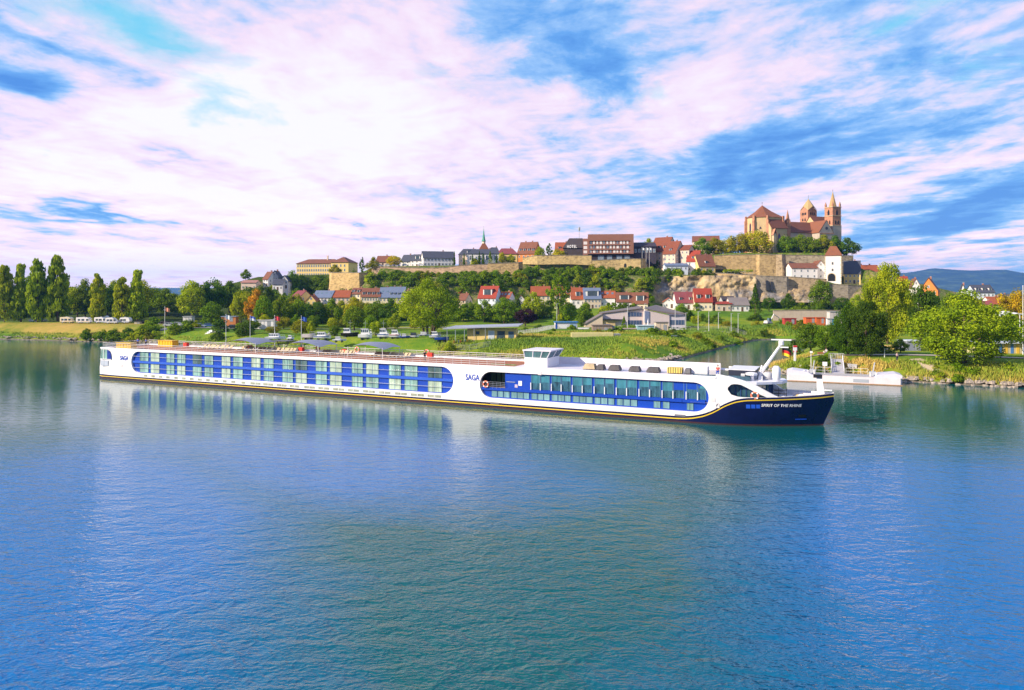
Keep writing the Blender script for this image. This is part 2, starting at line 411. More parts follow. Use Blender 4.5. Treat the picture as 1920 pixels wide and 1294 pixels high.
scrub = t.ramp(t.math('ADD', t.math('MULTIPLY', n2, .6), t.math('MULTIPLY', n3, .4)), [(.34, (.03, .06, .008)), (.47, (.08, .13, .014)), (.56, (.22, .18, .08)), (.68, (.40, .31, .18))])
gcol = t.mix(hillf, gcol, scrub)
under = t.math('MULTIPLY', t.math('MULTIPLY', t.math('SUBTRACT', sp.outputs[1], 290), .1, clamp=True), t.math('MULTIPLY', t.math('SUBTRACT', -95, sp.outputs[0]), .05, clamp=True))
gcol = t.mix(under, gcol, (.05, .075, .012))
gcol = t.mix(steep, gcol, rock)
shore = t.math('MULTIPLY', t.math('SUBTRACT', .5, sp.outputs[2]), 3, clamp=True)
gcol = t.mix(shore, gcol, t.ramp(n3, [(.3, (.07, .06, .05)), (.7, (.28, .24, .19))]))
far_f = t.math('MULTIPLY', t.math('SUBTRACT', sp.outputs[1], 900), .002, clamp=True)
gcol = t.mix(far_f, gcol, t.ramp(t.noise(t.coord('Position', (1, .5, 1)), .006, 6, .7), [(.35, (.025, .05, .02)), (.5, (.08, .11, .03)), (.65, (.14, .15, .06))]))
t.l.new(gcol, b.inputs['Base Color']); b.inputs['Roughness'].default_value = .95; b.inputs['Specular IOR Level'].default_value = .1
t.l.new(t.bump(n3, .6, .4), b.inputs['Normal'])
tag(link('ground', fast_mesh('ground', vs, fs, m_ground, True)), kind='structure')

# water
m_water, t, b = newmat('water')
v1 = t.coord('Position', (1.0, 1.9, 1), (0, 0, R(16))); v2 = t.coord('Position', (1, 1.3, 1), (0, 0, R(-28)))
big = t.noise(t.coord('Position', (.6, 1, 1)), .035, 3, .5)
a1 = t.noise(v1, .42, 3, .5, .5); a2 = t.noise(v2, 1.15, 3, .5, .4); a3 = t.noise(v1, 3.2, 2, .5)
a2 = t.math('SUBTRACT', 1.0, t.math('ABSOLUTE', t.math('MULTIPLY_ADD', a2, 2.0, -1.0)))
h = t.math('ADD', t.math('MULTIPLY', a1, .58), t.math('ADD', t.math('MULTIPLY', a2, .22), t.math('MULTIPLY', a3, .11)))
sp = t.node('ShaderNodeSeparateXYZ'); t.l.new(t.node('ShaderNodeNewGeometry').outputs['Position'], sp.inputs[0])
amp = t.math('MULTIPLY', t.math('MULTIPLY_ADD', big, .9, .25), t.math('MULTIPLY_ADD', t.math('MULTIPLY', t.math('SUBTRACT', 95, sp.outputs[1]), 0.016, clamp=True), 2.5, .30))
bn = t.node('ShaderNodeBump'); t.l.new(t.math('MULTIPLY', h, amp), bn.inputs['Height']); bn.inputs['Strength'].default_value = 1.0; bn.inputs['Distance'].default_value = .24
t.l.new(bn.outputs[0], b.inputs['Normal'])
# base colour: green river water with bluer tongues on both sides of the near channel
wob = t.noise(t.coord('Position'), .045, 4, .55); wpos = t.node('ShaderNodeNewGeometry').outputs['Position']
def tongue(loc, rot, sc):
    gm = t.node('ShaderNodeMapping', vector_type='TEXTURE'); t.l.new(wpos, gm.inputs[0]); gm.inputs[1].default_value = loc; gm.inputs[2].default_value = (0, 0, R(rot)); gm.inputs[3].default_value = sc
    gg = t.node('ShaderNodeTexGradient', gradient_type='SPHERICAL'); t.l.new(gm.outputs[0], gg.inputs[0]); return gg.outputs[1]
tg = t.math('MAXIMUM', t.math('MAXIMUM', tongue((-34, 46, 0), 24, (30, 62, 1e6)), tongue((36, 48, 0), -30, (30, 60, 1e6))), t.math('MULTIPLY', tongue((-16, 72, 0), 60, (26, 40, 1e6)), .8))
blue = t.math('MULTIPLY', t.math('ADD', t.math('SUBTRACT', tg, .2), t.math('MULTIPLY', t.math('SUBTRACT', wob, .5), .6)), 2.6, clamp=True)
wc = t.mix(blue, (.003, .085, .090), (.001, .120, .35))
t.l.new(wc, b.inputs['Base Color']); b.inputs['Roughness'].default_value = .04; b.inputs['IOR'].default_value = 1.36; b.inputs['Specular IOR Level'].default_value = .6; b.inputs['Specular Tint'].default_value = (.62, .90, 1.0, 1)
wx0 = axis(-200, 200, 20, -9000, 9000); wy0 = axis(0, 300, 20, -1500, 9400)
A, B = np.meshgrid(wx0, wy0); vsw = np.stack([A, B, A * 0], -1).reshape(-1, 3); k = len(wx0)
iw = (np.arange(len(wy0) - 1)[:, None] * k + np.arange(k - 1)[None, :]).ravel()
tag(link('river_water', fast_mesh('river_water', vsw, np.stack([iw, iw + 1, iw + k + 1, iw + k], 1), m_water)), kind='structure')

# far hills
hx = np.linspace(-6500, 9500, 240); prof = np.interp(hx, [-6500, -3000, 2000, 3800, 4250, 4700, 5100, 9500], [60, 70, 90, 240, 262, 240, 200, 150])
rows = []
for j, (yy, kz) in enumerate([(5200, 0.03), (5800, .22), (6300, .55), (6700, .85), (7000, 1.0), (7500, .8), (8200, .3), (8600, 0)]):
    rows.append(np.stack([hx, np.full_like(hx, yy) + 120 * np.sin(hx / 400 + j), 3 + prof * kz * (1 + .30 * (vnoise(hx, hx * 0 + yy, 300, 5) - .5) * (kz > .1)) + 9 * vnoise(hx, hx * 0 + yy, 60, 9) * kz], -1))
hv = np.concatenate(rows); k = len(hx); ih = (np.arange(7)[:, None] * k + np.arange(k - 1)[None, :]).ravel()
m_hill, t, b = newmat('wooded_hills')
n1 = t.noise(t.coord('Position', (1, 1, 3)), .006, 7, .7)
t.l.new(t.ramp(n1, [(.35, (.008, .022, .02)), (.5, (.02, .045, .03)), (.64, (.08, .12, .05))]), b.inputs['Base Color']); b.inputs['Roughness'].default_value = 1
tag(link('hills', fast_mesh('hills', hv, np.stack([ih, ih + 1, ih + k + 1, ih + k], 1), m_hill, True)), kind='structure')
# ------------------------------------------------------------------ the river cruise ship (local x from stern to bow, y to the far side, z up)
SU = (.9053, -.4248); SN = (.4248, .9053); SO = (-83.4 + 5.7 * SN[0], 144.2 + 5.7 * SN[1])
LSH = 135.5
ship = empty('cruise_ship', (SO[0], SO[1], 0), math.atan2(SU[1], SU[0]), 'long white river cruise ship with bright blue window bands and a navy bow', 'cruise ship')
def hw(s, z):
    f = max(0, min(1, z / 3.6))
    if s <= 117: return 5.7 - .35 * max(0, (1.0 - s)) * (1 if s < 1 else 0)
    s1 = 134.0 + 1.5 * f; x = min(1, (s - 117) / (s1 - 117)); p = 2.1 + .9 * f
    return max(0.02, 5.7 * (1 - x ** p))
def proj(s, t, z):
    X = SO[0] + SU[0] * s + SN[0] * t; Y = SO[1] + SU[1] * s + SN[1] * t
    return CX + F * X / Y, HY + F * (EYE - z) / Y
def SS(px, py, off=0.0, t=None):
    """photo position on the near side of the ship (or on the plane y = t) -> (s, z)"""
    z = 3.0; s = 60.0
    for _ in range(40):
        tt = -hw(s, z) - off if t is None else t
        kx = (px - CX) / F
        s_new = (kx * (SO[1] + SN[1] * tt) - SO[0] - SN[0] * tt) / (SU[0] - kx * SU[1])
        s_new = min(s_new, 135.3); s = s + (s_new - s) * .6
        z = EYE - (py - HY) * (SO[1] + SU[1] * s + SN[1] * tt) / F
    return s, z
def SP(s, z, off=0.0):
    s = min(s, 133.9 + 1.5 * max(0, min(1, z / 3.6))); return (s, -hw(s, z) - off, z)
shipwhite, t, b = newmat('ship_white')
bt = t.node('ShaderNodeTexBrick', offset=.5); t.l.new(t.coord('Object', (1, 1, 1), (R(90), 0, 0)), bt.inputs['Vector'])
for k_, v_ in (('Scale', 1.0), ('Mortar Size', .012), ('Brick Width', 6.2), ('Row Height', 2.1), ('Bias', 0)): bt.inputs[k_].default_value = v_
bt.inputs['Color1'].default_value = (.82, .80, .82, 1); bt.inputs['Color2'].default_value = (.79, .775, .80, 1); bt.inputs['Mortar'].default_value = (.68, .66, .69, 1)
st_n = t.noise(t.coord('Object', (1.2, 1.2, .10)), 1.6, 5, .65); n_ = t.noise(t.coord('Object'), .35, 4, .6)
t.l.new(t.mix(t.math('MULTIPLY', t.math('SUBTRACT', t.math('ADD', t.math('MULTIPLY', st_n, .6), t.math('MULTIPLY', n_, .4)), .52), 2.2, clamp=True), bt.outputs[0], (.66, .61, .57)), b.inputs['Base Color']); b.inputs['Roughness'].default_value = .3
t.l.new(t.bump(n_, .12, .15), b.inputs['Normal'])
navy = paint((.005, .007, .055), .2, .35, .5, spec=.6, bump=.15); saga = paint((.008, .055, .42), .32, .10, .5)
yel = paint((.76, .52, .03), .4, .12); boot = paint((.045, .012, .016), .5, .25, .8); midblue = paint((.010, .03, .26), .3, .1)
def curve(pts): return np.array([SS(*p) for p in pts])
sw = curve([(1299, 779.5), (1319, 776), (1338.7, 768.5), (1358.5, 757), (1378, 749.6), (1398, 746.4), (1437.7, 745.6), (1497, 743.5), (1536.6, 741), (1566, 737.5)])
ZC0 = .80
sw = sw[sw[:, 1] > ZC0 + .15]; _sx = np.r_[112, sw[0, 0] - 2.2, sw[0, 0] - 1.0, sw[:, 0], 137]; _sz = np.r_[ZC0, ZC0, ZC0 + .06, sw[:, 1], sw[-1, 1] + .1]
_fx = np.arange(108, 137, .1); _fz = np.interp(_fx, _sx, _sz); _k = np.exp(-np.linspace(-2, 2, 17) ** 2); _fz = np.convolve(np.pad(_fz, 8, 'edge'), _k / _k.sum(), 'valid')
def zc(s): return ZC0 if s < 110 else float(np.interp(s, _fx, _fz))
zt = curve([(1319, 700), (1348.6, 702), (1368, 706), (1398, 715), (1418, 723), (1437.7, 733.8), (1459.5, 745.7)])
ROOF = 6.27
def zb(s): return ROOF if s < zt[0, 0] else float(np.interp(s, np.r_[zt[:, 0]], np.r_[zt[:, 1]]))
stations = sorted(set([-.3, 0, .5, 1, 2] + list(range(4, 116, 4)) + list(np.arange(114, 135.3, .4)) + [135.2]))
def strip(mb, fz0, fz1, s0, s1, both=True, off=0.0, nz=3):
    st = [s0] + [s for s in stations if s0 < s < s1] + [s1]
    for side in ((1, -1) if both else (1,)):
        vs = []
        for s in st:
            a, b_ = fz0(s), max(fz1(s), fz0(s))
            for k in range(nz + 1):
                z = a + (b_ - a) * k / nz; p = SP(s, z, off); vs.append((p[0], p[1] * side, p[2]))
        m = nz + 1
        mb.add(vs, [(i*m+k, (i+1)*m+k, (i+1)*m+k+1, i*m+k+1) for i in range(len(st)-1) for k in range(nz)])
def part(mb, name, mat, smooth=False, parent=ship): return mb.build(name, mat, parent, smooth=smooth)
E = 135.2
m = MB(); strip(m, lambda s: -1.0, lambda s: .2, -.3, E); m.quad((-.3, -5.25, -1), (-.3, 5.25, -1), (-.3, 5.25, .24), (-.3, -5.25, .24)); part(m, 'boot_topping', boot, True)
m = MB(); strip(m, lambda s: .2, lambda s: zc(s) - .42, -.3, E, nz=6); m.quad((-.3, -5.25, .24), (-.3, 5.25, .24), (-.3, 5.25, .38), (-.3, -5.25, .38)); part(m, 'lower_hull', navy, True)
m = MB(); strip(m, lambda s: zc(s) - .405, lambda s: zc(s) - .26, -.3, E, off=.03); m.quad((-.33, -5.25, .38), (-.33, 5.25, .38), (-.33, 5.25, .56), (-.33, -5.25, .56)); part(m, 'hull_stripe', yel, True)
m = MB(); strip(m, lambda s: zc(s) - .27, lambda s: zc(s), -.3, E, off=.01); m.quad((-.31, -5.25, .56), (-.31, 5.25, .56), (-.31, 5.25, .8), (-.31, -5.25, .8)); part(m, 'rubbing_band', navy, True)
# bulwark cap + foredeck
bs0 = SS(1459.5, 745.7)[0]
m = MB(); strip(m, lambda s: zc(s) - .95, lambda s: zc(s) + .05, bs0 - 1.5, E, off=-.14); part(m, 'bulwark_lining', shipwhite, True)
m = MB(); st = [s for s in stations if s > 118]
for i in range(len(st) - 1):
    a, c = st[i], st[i + 1]; ha, hc = hw(a, 3) - .12, hw(c, 3) - .12
    m.quad((a, -ha, 2.75), (c, -hc, 2.75), (c, hc, 2.75), (a, ha, 2.75))
part(m, 'foredeck', paint((.50, .50, .56), .6, .1))
# white side with the two round-ended openings cut through it
def stadium(s0, s1, z0, z1, n=14):
    r = (z1 - z0) / 2; zm = (z0 + z1) / 2; pts = []
    for k in range(n + 1):
        a = -math.pi/2 + math.pi * k / n; pts.append((s1 - r + r * math.cos(a), zm + r * math.sin(a)))
    for k in range(n + 1):
        a = math.pi/2 + math.pi * k / n; pts.append((s0 + r + r * math.cos(a), zm + r * math.sin(a)))
    return pts
sA0, sA1 = SS(246, 679)[0], SS(850, 713)[0]; sB0, sB1 = SS(899.5, 727)[0], SS(1329, 752)[0]
zA0, zA1 = 1.62, 5.78; zB0, zB1 = SS(1120, 760)[1], SS(1120, 707.5)[1]
SE = sB1 + .9
def plate(outer, holes, y, depth, name, mat, parent=ship):
    bm = bmesh.new(); ed = []; rim = []
    for loop in [outer] + holes:
        vv = [bm.verts.new((p[0], y(p[0], p[1]), p[1])) for p in loop]
        ed += [bm.edges.new((vv[i], vv[(i+1) % len(vv)])) for i in range(len(vv))]
        rim.append(vv)
    bmesh.ops.triangle_fill(bm, use_beauty=True, edges=ed)
    for vv in rim[1:]:
        ww = [bm.verts.new((v.co.x, v.co.y + depth, v.co.z)) for v in vv]
        for i in range(len(vv)): j = (i+1) % len(vv); bm.faces.new((vv[i], vv[j], ww[j], ww[i]))
    bmesh.ops.recalc_face_normals(bm, faces=bm.faces)
    me = bpy.data.meshes.new(name); bm.to_mesh(me); bm.free(); me.materials.append(mat)
    return link(name, me, parent)
SPL = min(SE, 117.0)
lowc = [(s, zc(s)) for s in ([-.3] + list(range(4, 112, 6)) + list(np.arange(112, SE, .8)) + [SE])]
outer = lowc + [(SE, ROOF)] + [(s, ROOF) for s in range(110, 8, -8)] + [(.45, ROOF), (.30, 4.35), (-.05, 3.0), (-.3, 2.2)]
stA = stadium(sA0, sA1, zA0, zA1); stB = stadium(sB0, sB1, zB0, zB1)
plate(outer, [stA, stB], lambda s, z: -hw(s, 3.6), .45, 'white_side', shipwhite)
m = MB(); strip(m, zc, lambda s: ROOF, -.3, SE, both=False); m.v = [(x, -y, z) for x, y, z in m.v]; part(m, 'far_side', shipwhite)
m = MB(); m.quad((-.3, -5.25, .8), (-.3, 5.25, .8), (-.3, 5.25, 2.2), (-.3, -5.25, 2.2)); m.quad((-.3, -5.25, 2.2), (-.3, 5.25, 2.2), (.45, 5.5, ROOF), (.45, -5.5, ROOF)); part(m, 'transom', shipwhite)
# blue recessed panels
m = MB(); m.add([(p[0], -5.27, p[1]) for p in stA], [tuple(range(len(stA)))]); part(m, 'blue_panel', saga)
sC = SS(946, 715)[0]      # open balcony ends here
clip = [p for p in stB if p[0] > sC]; zfl = SS(940, 730)[1]
lowl = [p for p in stB if p[0] <= sC and p[1] < zfl]
bl = sorted([p for p in clip], key=lambda p: math.atan2(p[1] - (zB0+zB1)/2, p[0] - (sC+sB1)/2))
m = MB(); m.add([(p[0], -hw(p[0], 3.6) + .43, p[1]) for p in [(sC, zB0)] + [p for p in stB if p[0] > sB1 - 4] + [(sC, zB1)]], [tuple(range(len([p for p in stB if p[0] > sB1 - 4]) + 2))])
m.add([(p[0], -5.27, p[1]) for p in [(sC, zfl)] + sorted(lowl, key=lambda p: -p[1]) + [(sC, zB0)]], [tuple(range(len(lowl) + 2))]); part(m, 'blue_panel', saga)
# horizontal bands across the openings
bA = [SS(250, 678.7)[1], SS(846, 713.5)[1]]; zmA = (bA[0] + bA[1]) / 2
def band(mb, s0, s1, z0, z1, y0=-5.28, y1=-5.55): mb.box(s0, s1, y1, y0, z0, z1)
m = MB(); band(m, sA0 + .25, sA1 - .25, zmA - .20, zmA + .20); part(m, 'balcony_edge', paint((.02, .10, .55), .4, .1))
zmB = SS(1130, 742.5)[1]
m = MB(); band(m, sB0 + .2, 116.9, zmB - .20, zmB + .2); band(m, 116.9, sB1 - .5, zmB - .2, zmB + .2, -5.2, -5.50); part(m, 'balcony_edge', saga)
m = MB()
for zz in (SS(246, 667.7)[1], SS(300, 692)[1]):
    for dz_ in (0,):
        m.tube([(sA0 + .45, -5.62, zz), (sA1 - .45, -5.62, zz)], .035, 5)
part(m, 'handrail', STEEL)
# cabin windows
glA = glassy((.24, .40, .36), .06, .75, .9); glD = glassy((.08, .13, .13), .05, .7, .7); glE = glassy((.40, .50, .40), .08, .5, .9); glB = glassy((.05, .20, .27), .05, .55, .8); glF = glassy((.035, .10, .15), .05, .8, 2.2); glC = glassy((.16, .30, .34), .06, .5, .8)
def pane(x0, x1, z0, z1, y, gl, name, mull=1, fr=.06):
    m = MB(); m.box(x0, x1, y - .02, y + .06, z0, z1, 0)
    for k in range(1, mull + 1):
        xx = x0 + (x1 - x0) * k / (mull + 1); m.box(xx - .03, xx + .03, y - .05, y - .022, z0, z1, 1)
    for a in (x0, x1): m.box(a - fr/2, a + fr/2, y - .055, y - .021, z0, z1, 1)
    return m.build(name, [gl, paint((.10, .22, .36), .4, .1)], ship)
cols = [(262.7, 278.7), (283, 299.2), (312.7, 327.3), (332.5, 348), (362, 378.3), (384, 400), (416, 432.5), (437.7, 455.4), (471.7, 488.7), (495, 513.3), (530, 549.5), (555, 575.8),
        (592.5, 613.3), (619, 641), (660.4, 680.6), (687, 710), (729.6, 752), (759, 783), (803, 828.5)]
for ci, (a, b_) in enumerate(cols):
    gU, gL = (glA, glE, glA, glA, glD, glA, glE)[ci % 7], (glA, glE, glA, glE, glA)[ci % 5]
    s0, s1 = SS(a, 690, -.43)[0], SS(b_, 690, -.43)[0]
    pane(s0, s1, zmA + .24, zA1 - .12, -5.30, gU, 'cabin_window'); pane(s0, s1, zA0 + .12, zmA - .24, -5.30, gL, 'cabin_window')
    m = MB(); m.box(s0 + .02, s1 - .02, -5.46, -5.40, zmA + .24, zmA + .26)
up = [(996.5, 1012.8), (1014.4, 1030.6), (1035, 1051.5), (1053.5, 1069.8), (1074.3, 1091.5), (1093, 1109.7), (1115.3, 1132.7), (1134.7, 1151.3), (1156.8, 1174.3), (1176, 1194), (1199.4, 1217.2), (1219.2, 1238.3), (1242.7, 1261.2), (1263, 1282.3), (1287.7, 1307), (1309, 1323.5)]
for i, (a, b_) in enumerate(up):
    s0, s1 = SS(a, 720, -.43)[0], SS(b_, 720, -.43)[0]; pane(s0, s1, zmB + .26, (zB1 - .16) if i < 15 else zB1 - .5, -5.30 if s1 < 117 else -5.24, glB, 'lounge_window', 0)
    yy_ = -5.33 if s1 < 117 else -5.27; zl_ = zmB + .26 + (zB1 - zmB) * (.36 + .07 * ((i * 5) % 4)); m = MB(); m.box(s0 + .03, s1 - .03, yy_, yy_ + .006, zmB + .28, zl_); m.build('painted_reflection', glF, ship)  # darker rippled slab stands in for water reflected in the glass
lo = [(922.5, 932), (933.7, 943.5), (945, 955.5), (959, 969.3), (970.5, 980.7), (982, 992), (997, 1006.8), (1008.3, 1018.7), (1020, 1030.6), (1035, 1045.6), (1047, 1057.5), (1059, 1069.8), (1074.7, 1085.6), (1087, 1098), (1099.5, 1111), (1115.3, 1125.6), (1127, 1138.6), (1140.6, 1151.7), (1157, 1167.7), (1169.3, 1181), (1183, 1194.5), (1226, 1237.8), (1243.4, 1255.2), (1288.3, 1300)]
for a, b_ in lo:
    s0, s1 = SS(a, 750, -.43)[0], SS(b_, 750, -.43)[0]; pane(s0, s1, zB0 + .16, zmB - .28, -5.30, glC, 'restaurant_window', 0, .04)
m = MB()
for a, b_ in up:
    for px in (a - 1.2,):
        s0 = SS(px, 730, -.2)[0]; m.box(s0 - .05, s0 + .05, -5.56, -5.50, zmB + .2, zmB + 1.25)
part(m, 'window_grip', WHITE)
for j, (a, b_) in enumerate([(270.4, 276), (284, 290), (298.5, 304), (312, 318), (327, 333), (341.5, 347.7), (356, 362.7), (371, 378), (387, 393), (402.3, 409), (418, 424.6), (434, 441), (453, 459.6),
             (470, 488), (494, 512), (519, 537), (544, 560.5), (570.6, 590), (597.3, 617), (624.4, 645), (652.5, 673), (681, 702.5), (711, 731.7), (741, 763), (771, 794.6), (802, 827)]):
    s0, s1 = SS(a, 715)[0], SS(b_, 715)[0]
    m = MB(); m.box(s0, s1, -5.74, -5.69, .98, 1.34, 0); m.box(s0 - .05, s1 + .05, -5.725, -5.68, .93, 1.39, 1)
    if j > 12: m.box((s0 + s1) / 2 - .08, (s0 + s1) / 2 + .08, -5.75, -5.70, .98, 1.34, 1)
    m.build('hull_window', [glassy((.34, .36, .28), .1, .4, 1.5), paint((.62, .62, .62), .4, .05)], ship)
# aft corner window with its rounded blue corner, and the mooring recess under it
s0, s1 = SS(189.5, 660)[0] + .12, SS(209, 660)[0]; z0, z1 = SS(200, 673)[1], SS(200, 655.5)[1]
r = z1 - z0; xs = SS(201, 660)[0]
m = MB(); m.add([(s0, -5.74, z0), (xs, -5.74, z0), (xs, -5.74, z1), (s0 + .25, -5.74, z1)], [(0, 1, 2, 3)], 0)
arc = [(xs, z0)] + [(xs + (s1 - xs) * math.cos(k * math.pi / 16), z0 + r * math.sin(k * math.pi / 16)) for k in range(9)]
m.add([(p[0], -5.74, p[1]) for p in arc], [tuple(range(len(arc)))], 1); m.box((s0 + xs) / 2 - .05, (s0 + xs) / 2 + .05, -5.78, -5.745, z0, z1, 2); m.box(s0 - .1, s1, -5.77, -5.745, z0 - .12, z0 - .01, 2)
m.build('aft_window', [glA, midblue, WHITE], ship)
m = MB(); a, b_ = SS(190, 680)[0], SS(203, 680)[0]; z0, z1 = SS(196, 686)[1], SS(196, 676)[1]; m.box(max(a, .5), b_, -5.73, -5.66, z0, z1); part(m, 'mooring_port', paint((.40, .45, .55), .5, .2))
# open balcony amidships
m = MB(); bal = [p for p in stB if p[0] <= sC and p[1] >= zfl - .3]
s00 = min(p[0] for p in bal)
m.box(s00, sC, -5.2, -1.5, zfl - .12, zfl, 0); m.box(s00 - .2, sC, -1.6, -1.5, zfl, ROOF - .1, 1); m.box(s00 - .2, sC, -5.2, -1.5, zB1 + .05, zB1 + .15, 2); m.box(sC - .1, sC, -5.26, -1.5, zfl, zB1, 2)
for k in range(1, 5): xx = s00 + (sC - s00) * k / 5; m.box(xx - .05, xx + .05, -1.75, -1.62, zfl, zB1, 3)
m.build('balcony', [paint((.40, .22, .12), .6), glassy((.12, .22, .10), .1, .7, .5), saga, BLACKM], ship)
m = MB()
for k in range(1, 5): m.tube([(s00 + .1, -5.6, zfl + .25 * k), (sC, -5.6, zfl + .25 * k)], .022, 4)
for k in range(7): xx = s00 + .3 + (sC - s00 - .4) * k / 6; m.tube([(xx, -5.6, zfl), (xx, -5.6, zfl + 1.02)], .025, 4)
part(m, 'balcony_rail', STEEL)
s0 = SS(953, 717)[0]
m = MB(); m.box(SS(970, 719)[0], SS(976.5, 719)[0], -5.32, -5.26, SS(973, 724)[1], SS(973, 715)[1], 0); m.box(SS(963, 725)[0], SS(968.5, 725)[0], -5.32, -5.26, SS(965, 727.5)[1], SS(965, 721.5)[1], 1); m.box(SS(947.5, 716)[0], SS(964, 716)[0], -5.34, -5.28, SS(956, 717.4)[1], SS(956, 716.3)[1], 2)
m.build('notice_panel', [WHITE, paint((.5, .42, .55), .5, .3, 6), STEEL], ship)
# decks
sW = SS(985, 690, t=0)[0]
m = MB(); m.box(.5, sW - .5, -5.35, 5.35, 5.95, 6.03); part(m, 'sun_deck', paint((.33, .115, .045), .7, .12, 2))
m = MB(); m.box(sW - .5, SE + 1, -5.3, 5.3, 5.93, 6.02); part(m, 'forward_roof', paint((.62, .58, .64), .6, .1))
m = MB()
for sd_ in (-1, 1): m.box(.45, SE, sd_ * 5.38 - .33, sd_ * 5.38 + .31, 6.0, 6.24)
m.box(.45, .9, -5.2, 5.2, 6.0, 6.24); part(m, 'deck_edge', shipwhite)
m = MB(); m.box(sW, SE - 1, 4.4, 4.7, 6.02, 7.05); part(m, 'far_bulwark', paint((.76, .72, .76), .4, .05))
m = MB()
for sd_ in (-1, 1):
    for zz in (6.5, 6.8, 7.1): m.tube([(.7, sd_ * 5.25, zz), (sW - 1, sd_ * 5.25, zz)], .03 if zz < 7 else .045, 4)
    for k in range(0, 62): xx = .7 + k * (sW - 1.7) / 61; m.tube([(xx, sd_ * 5.25, 6.1), (xx, sd_ * 5.25, 7.12)], .028, 4)
for zz in (6.5, 6.8, 7.1): m.tube([(.7, -5.25, zz), (.7, 5.25, zz)], .03, 4)
part(m, 'railing', paint((.66, .62, .62), .4, .1))
# wheelhouse
a, b_ = SS(983.7, 680, t=-2.4)[0], SS(1026, 680, t=-2.4)[0]
wz0, wz1, wz2 = 6.0, 7.42, 8.42
m = MB(); m.prism([(a, -2.4), (b_, -2.4), (b_, 2.4), (a, 2.4)], wz0, wz1); wh = part(m, 'wheelhouse', shipwhite)
m = MB(); m.prism([(a + .02, -2.35), (b_ - .05, -2.35), (b_ - .05, 2.35), (a + .02, 2.35)], wz1, wz2, 0, [(a - .1, -2.5), (b_ + .55, -2.5), (b_ + .55, 2.5), (a - .1, 2.5)]); part(m, 'wheelhouse_window', glassy((.07, .14, .15), .05, .5, .5), parent=wh)
m = MB()
for fx, yy in ((0, -1), (.36, -1), (.70, -1), (1, -1), (0, 1), (1, 1), (1, 0)):
    x0 = a + .02 + (b_ - a - .07) * fx; x1 = a - .1 + (b_ - a + .65) * fx; m.tube([(x0, yy * 2.37, wz1), (x1, yy * 2.54, wz2)], .085, 4)
part(m, 'window_post', WHITE, parent=wh)
m = MB(); m.prism([(a - .25, -2.65), (b_ + .7, -2.65), (b_ + .7, 2.65), (a - .25, 2.65)], wz2, wz2 + .17); part(m, 'wheelhouse_roof', paint((.70, .66, .72), .4, .05), parent=wh)
# bow house: dark lounge glass, swept white arch, observation platform
eye_t = curve([(1364.5, 726.9), (1370.4, 721.3), (1378.3, 719.9), (1388.2, 721.3), (1398, 725.9), (1408, 731.2), (1418, 736.8), (1427.8, 741.1), (1437.7, 745.2)])
eye_b = curve([(1364.5, 730.8), (1370.4, 739.7), (1382.3, 743.7), (1394, 745.0), (1437.7, 745.6)])
e0, e1 = eye_t[0, 0], eye_t[-1, 0]; aE = zt[-1, 0]
fet = lambda s: float(np.interp(s, eye_t[:, 0], eye_t[:, 1])); feb = lambda s: float(np.interp(s, eye_b[:, 0], eye_b[:, 1]))
for side_ in (1, -1):
    m = MB()
    for f0, f1, a_, c_, o_ in ((zc, zb, SE - .01, e0, 0), (zc, lambda s: max(zc(s), feb(s)), e0, e1, 0), (lambda s: max(zc(s), fet(s)), zb, e0, e1, 0), (zc, zb, e1, aE, 0), (lambda s: max(zc(s), fet(s)), zb, e0, aE, -.35)): strip(m, f0, f1, a_, c_, False, o_)
    for i in range(30):
        s_ = e0 + (aE - e0) * i / 30; s2 = e0 + (aE - e0) * (i + 1) / 30; m.quad(SP(s_, zb(s_)), SP(s2, zb(s2)), SP(s2, zb(s2), -.35), SP(s_, zb(s_), -.35))
    m.v = [(x, y * side_, z) for x, y, z in m.v]; part(m, 'bow_arch', shipwhite, True)
m = MB(); ss_ = list(np.linspace(SE - 1, 126.2, 10)); poly = [(s, -(hw(s, 3) - 1.0)) for s in ss_] + [(127.3, -1.6), (127.6, 0), (127.3, 1.6)] + [(s, hw(s, 3) - 1.0) for s in ss_[::-1]]
m.prism(poly, 2.76, 5.3); part(m, 'bow_lounge_glass', glassy((.03, .09, .12), .05, .6, .5))
m = MB()
for k in range(1, 10):
    s = ss_[k]; m.box(s - .05, s + .05, -(hw(s, 3) - .93), -(hw(s, 3) - 1.02), 2.76, 5.3)
for y in (-1.6, 0, 1.6): m.box(127.4, 127.68, y - .05, y + .05, 2.76, 5.3)
part(m, 'window_mullion', paint((.02, .06, .2), .4))
m = MB(); poly = [(SE - 1, -(hw(SE - 1, 3) - .5))] + [(s, -(hw(s, 3) - .5)) for s in ss_[1:]] + [(127.9, -3.0), (129.1, -1.8), (129.6, 0), (129.1, 1.8), (127.9, 3.0)] + [(s, hw(s, 3) - .5) for s in ss_[::-1]]
# platform over the lounge, lower at its nose
m.prism([p for p in poly if p[0] > 120.5], 5.30, 5.62); part(m, 'observation_platform', paint((.72, .72, .78), .4, .06))
wa_, wb_ = SS(1366, 694, t=-2.2)[0], SS(1413, 694, t=-2.2)[0]
m = MB(); m.box(SE - 3.4, wb_ - .3, -3.4, 3.4, 5.62, 6.2); part(m, 'windbreak', glassy((.05, .10, .14), .08, .5, .5))
m = MB(); m.box(wa_, wb_, -2.2, 3.6, 6.21, 6.86); part(m, 'deck_screen', paint((.02, .025, .05), .5))
m = MB(); m.box(wa_ - .1, wb_ + .2, -2.3, 3.7, 6.87, 6.94); part(m, 'windbreak_roof', paint((.70, .70, .74), .4))
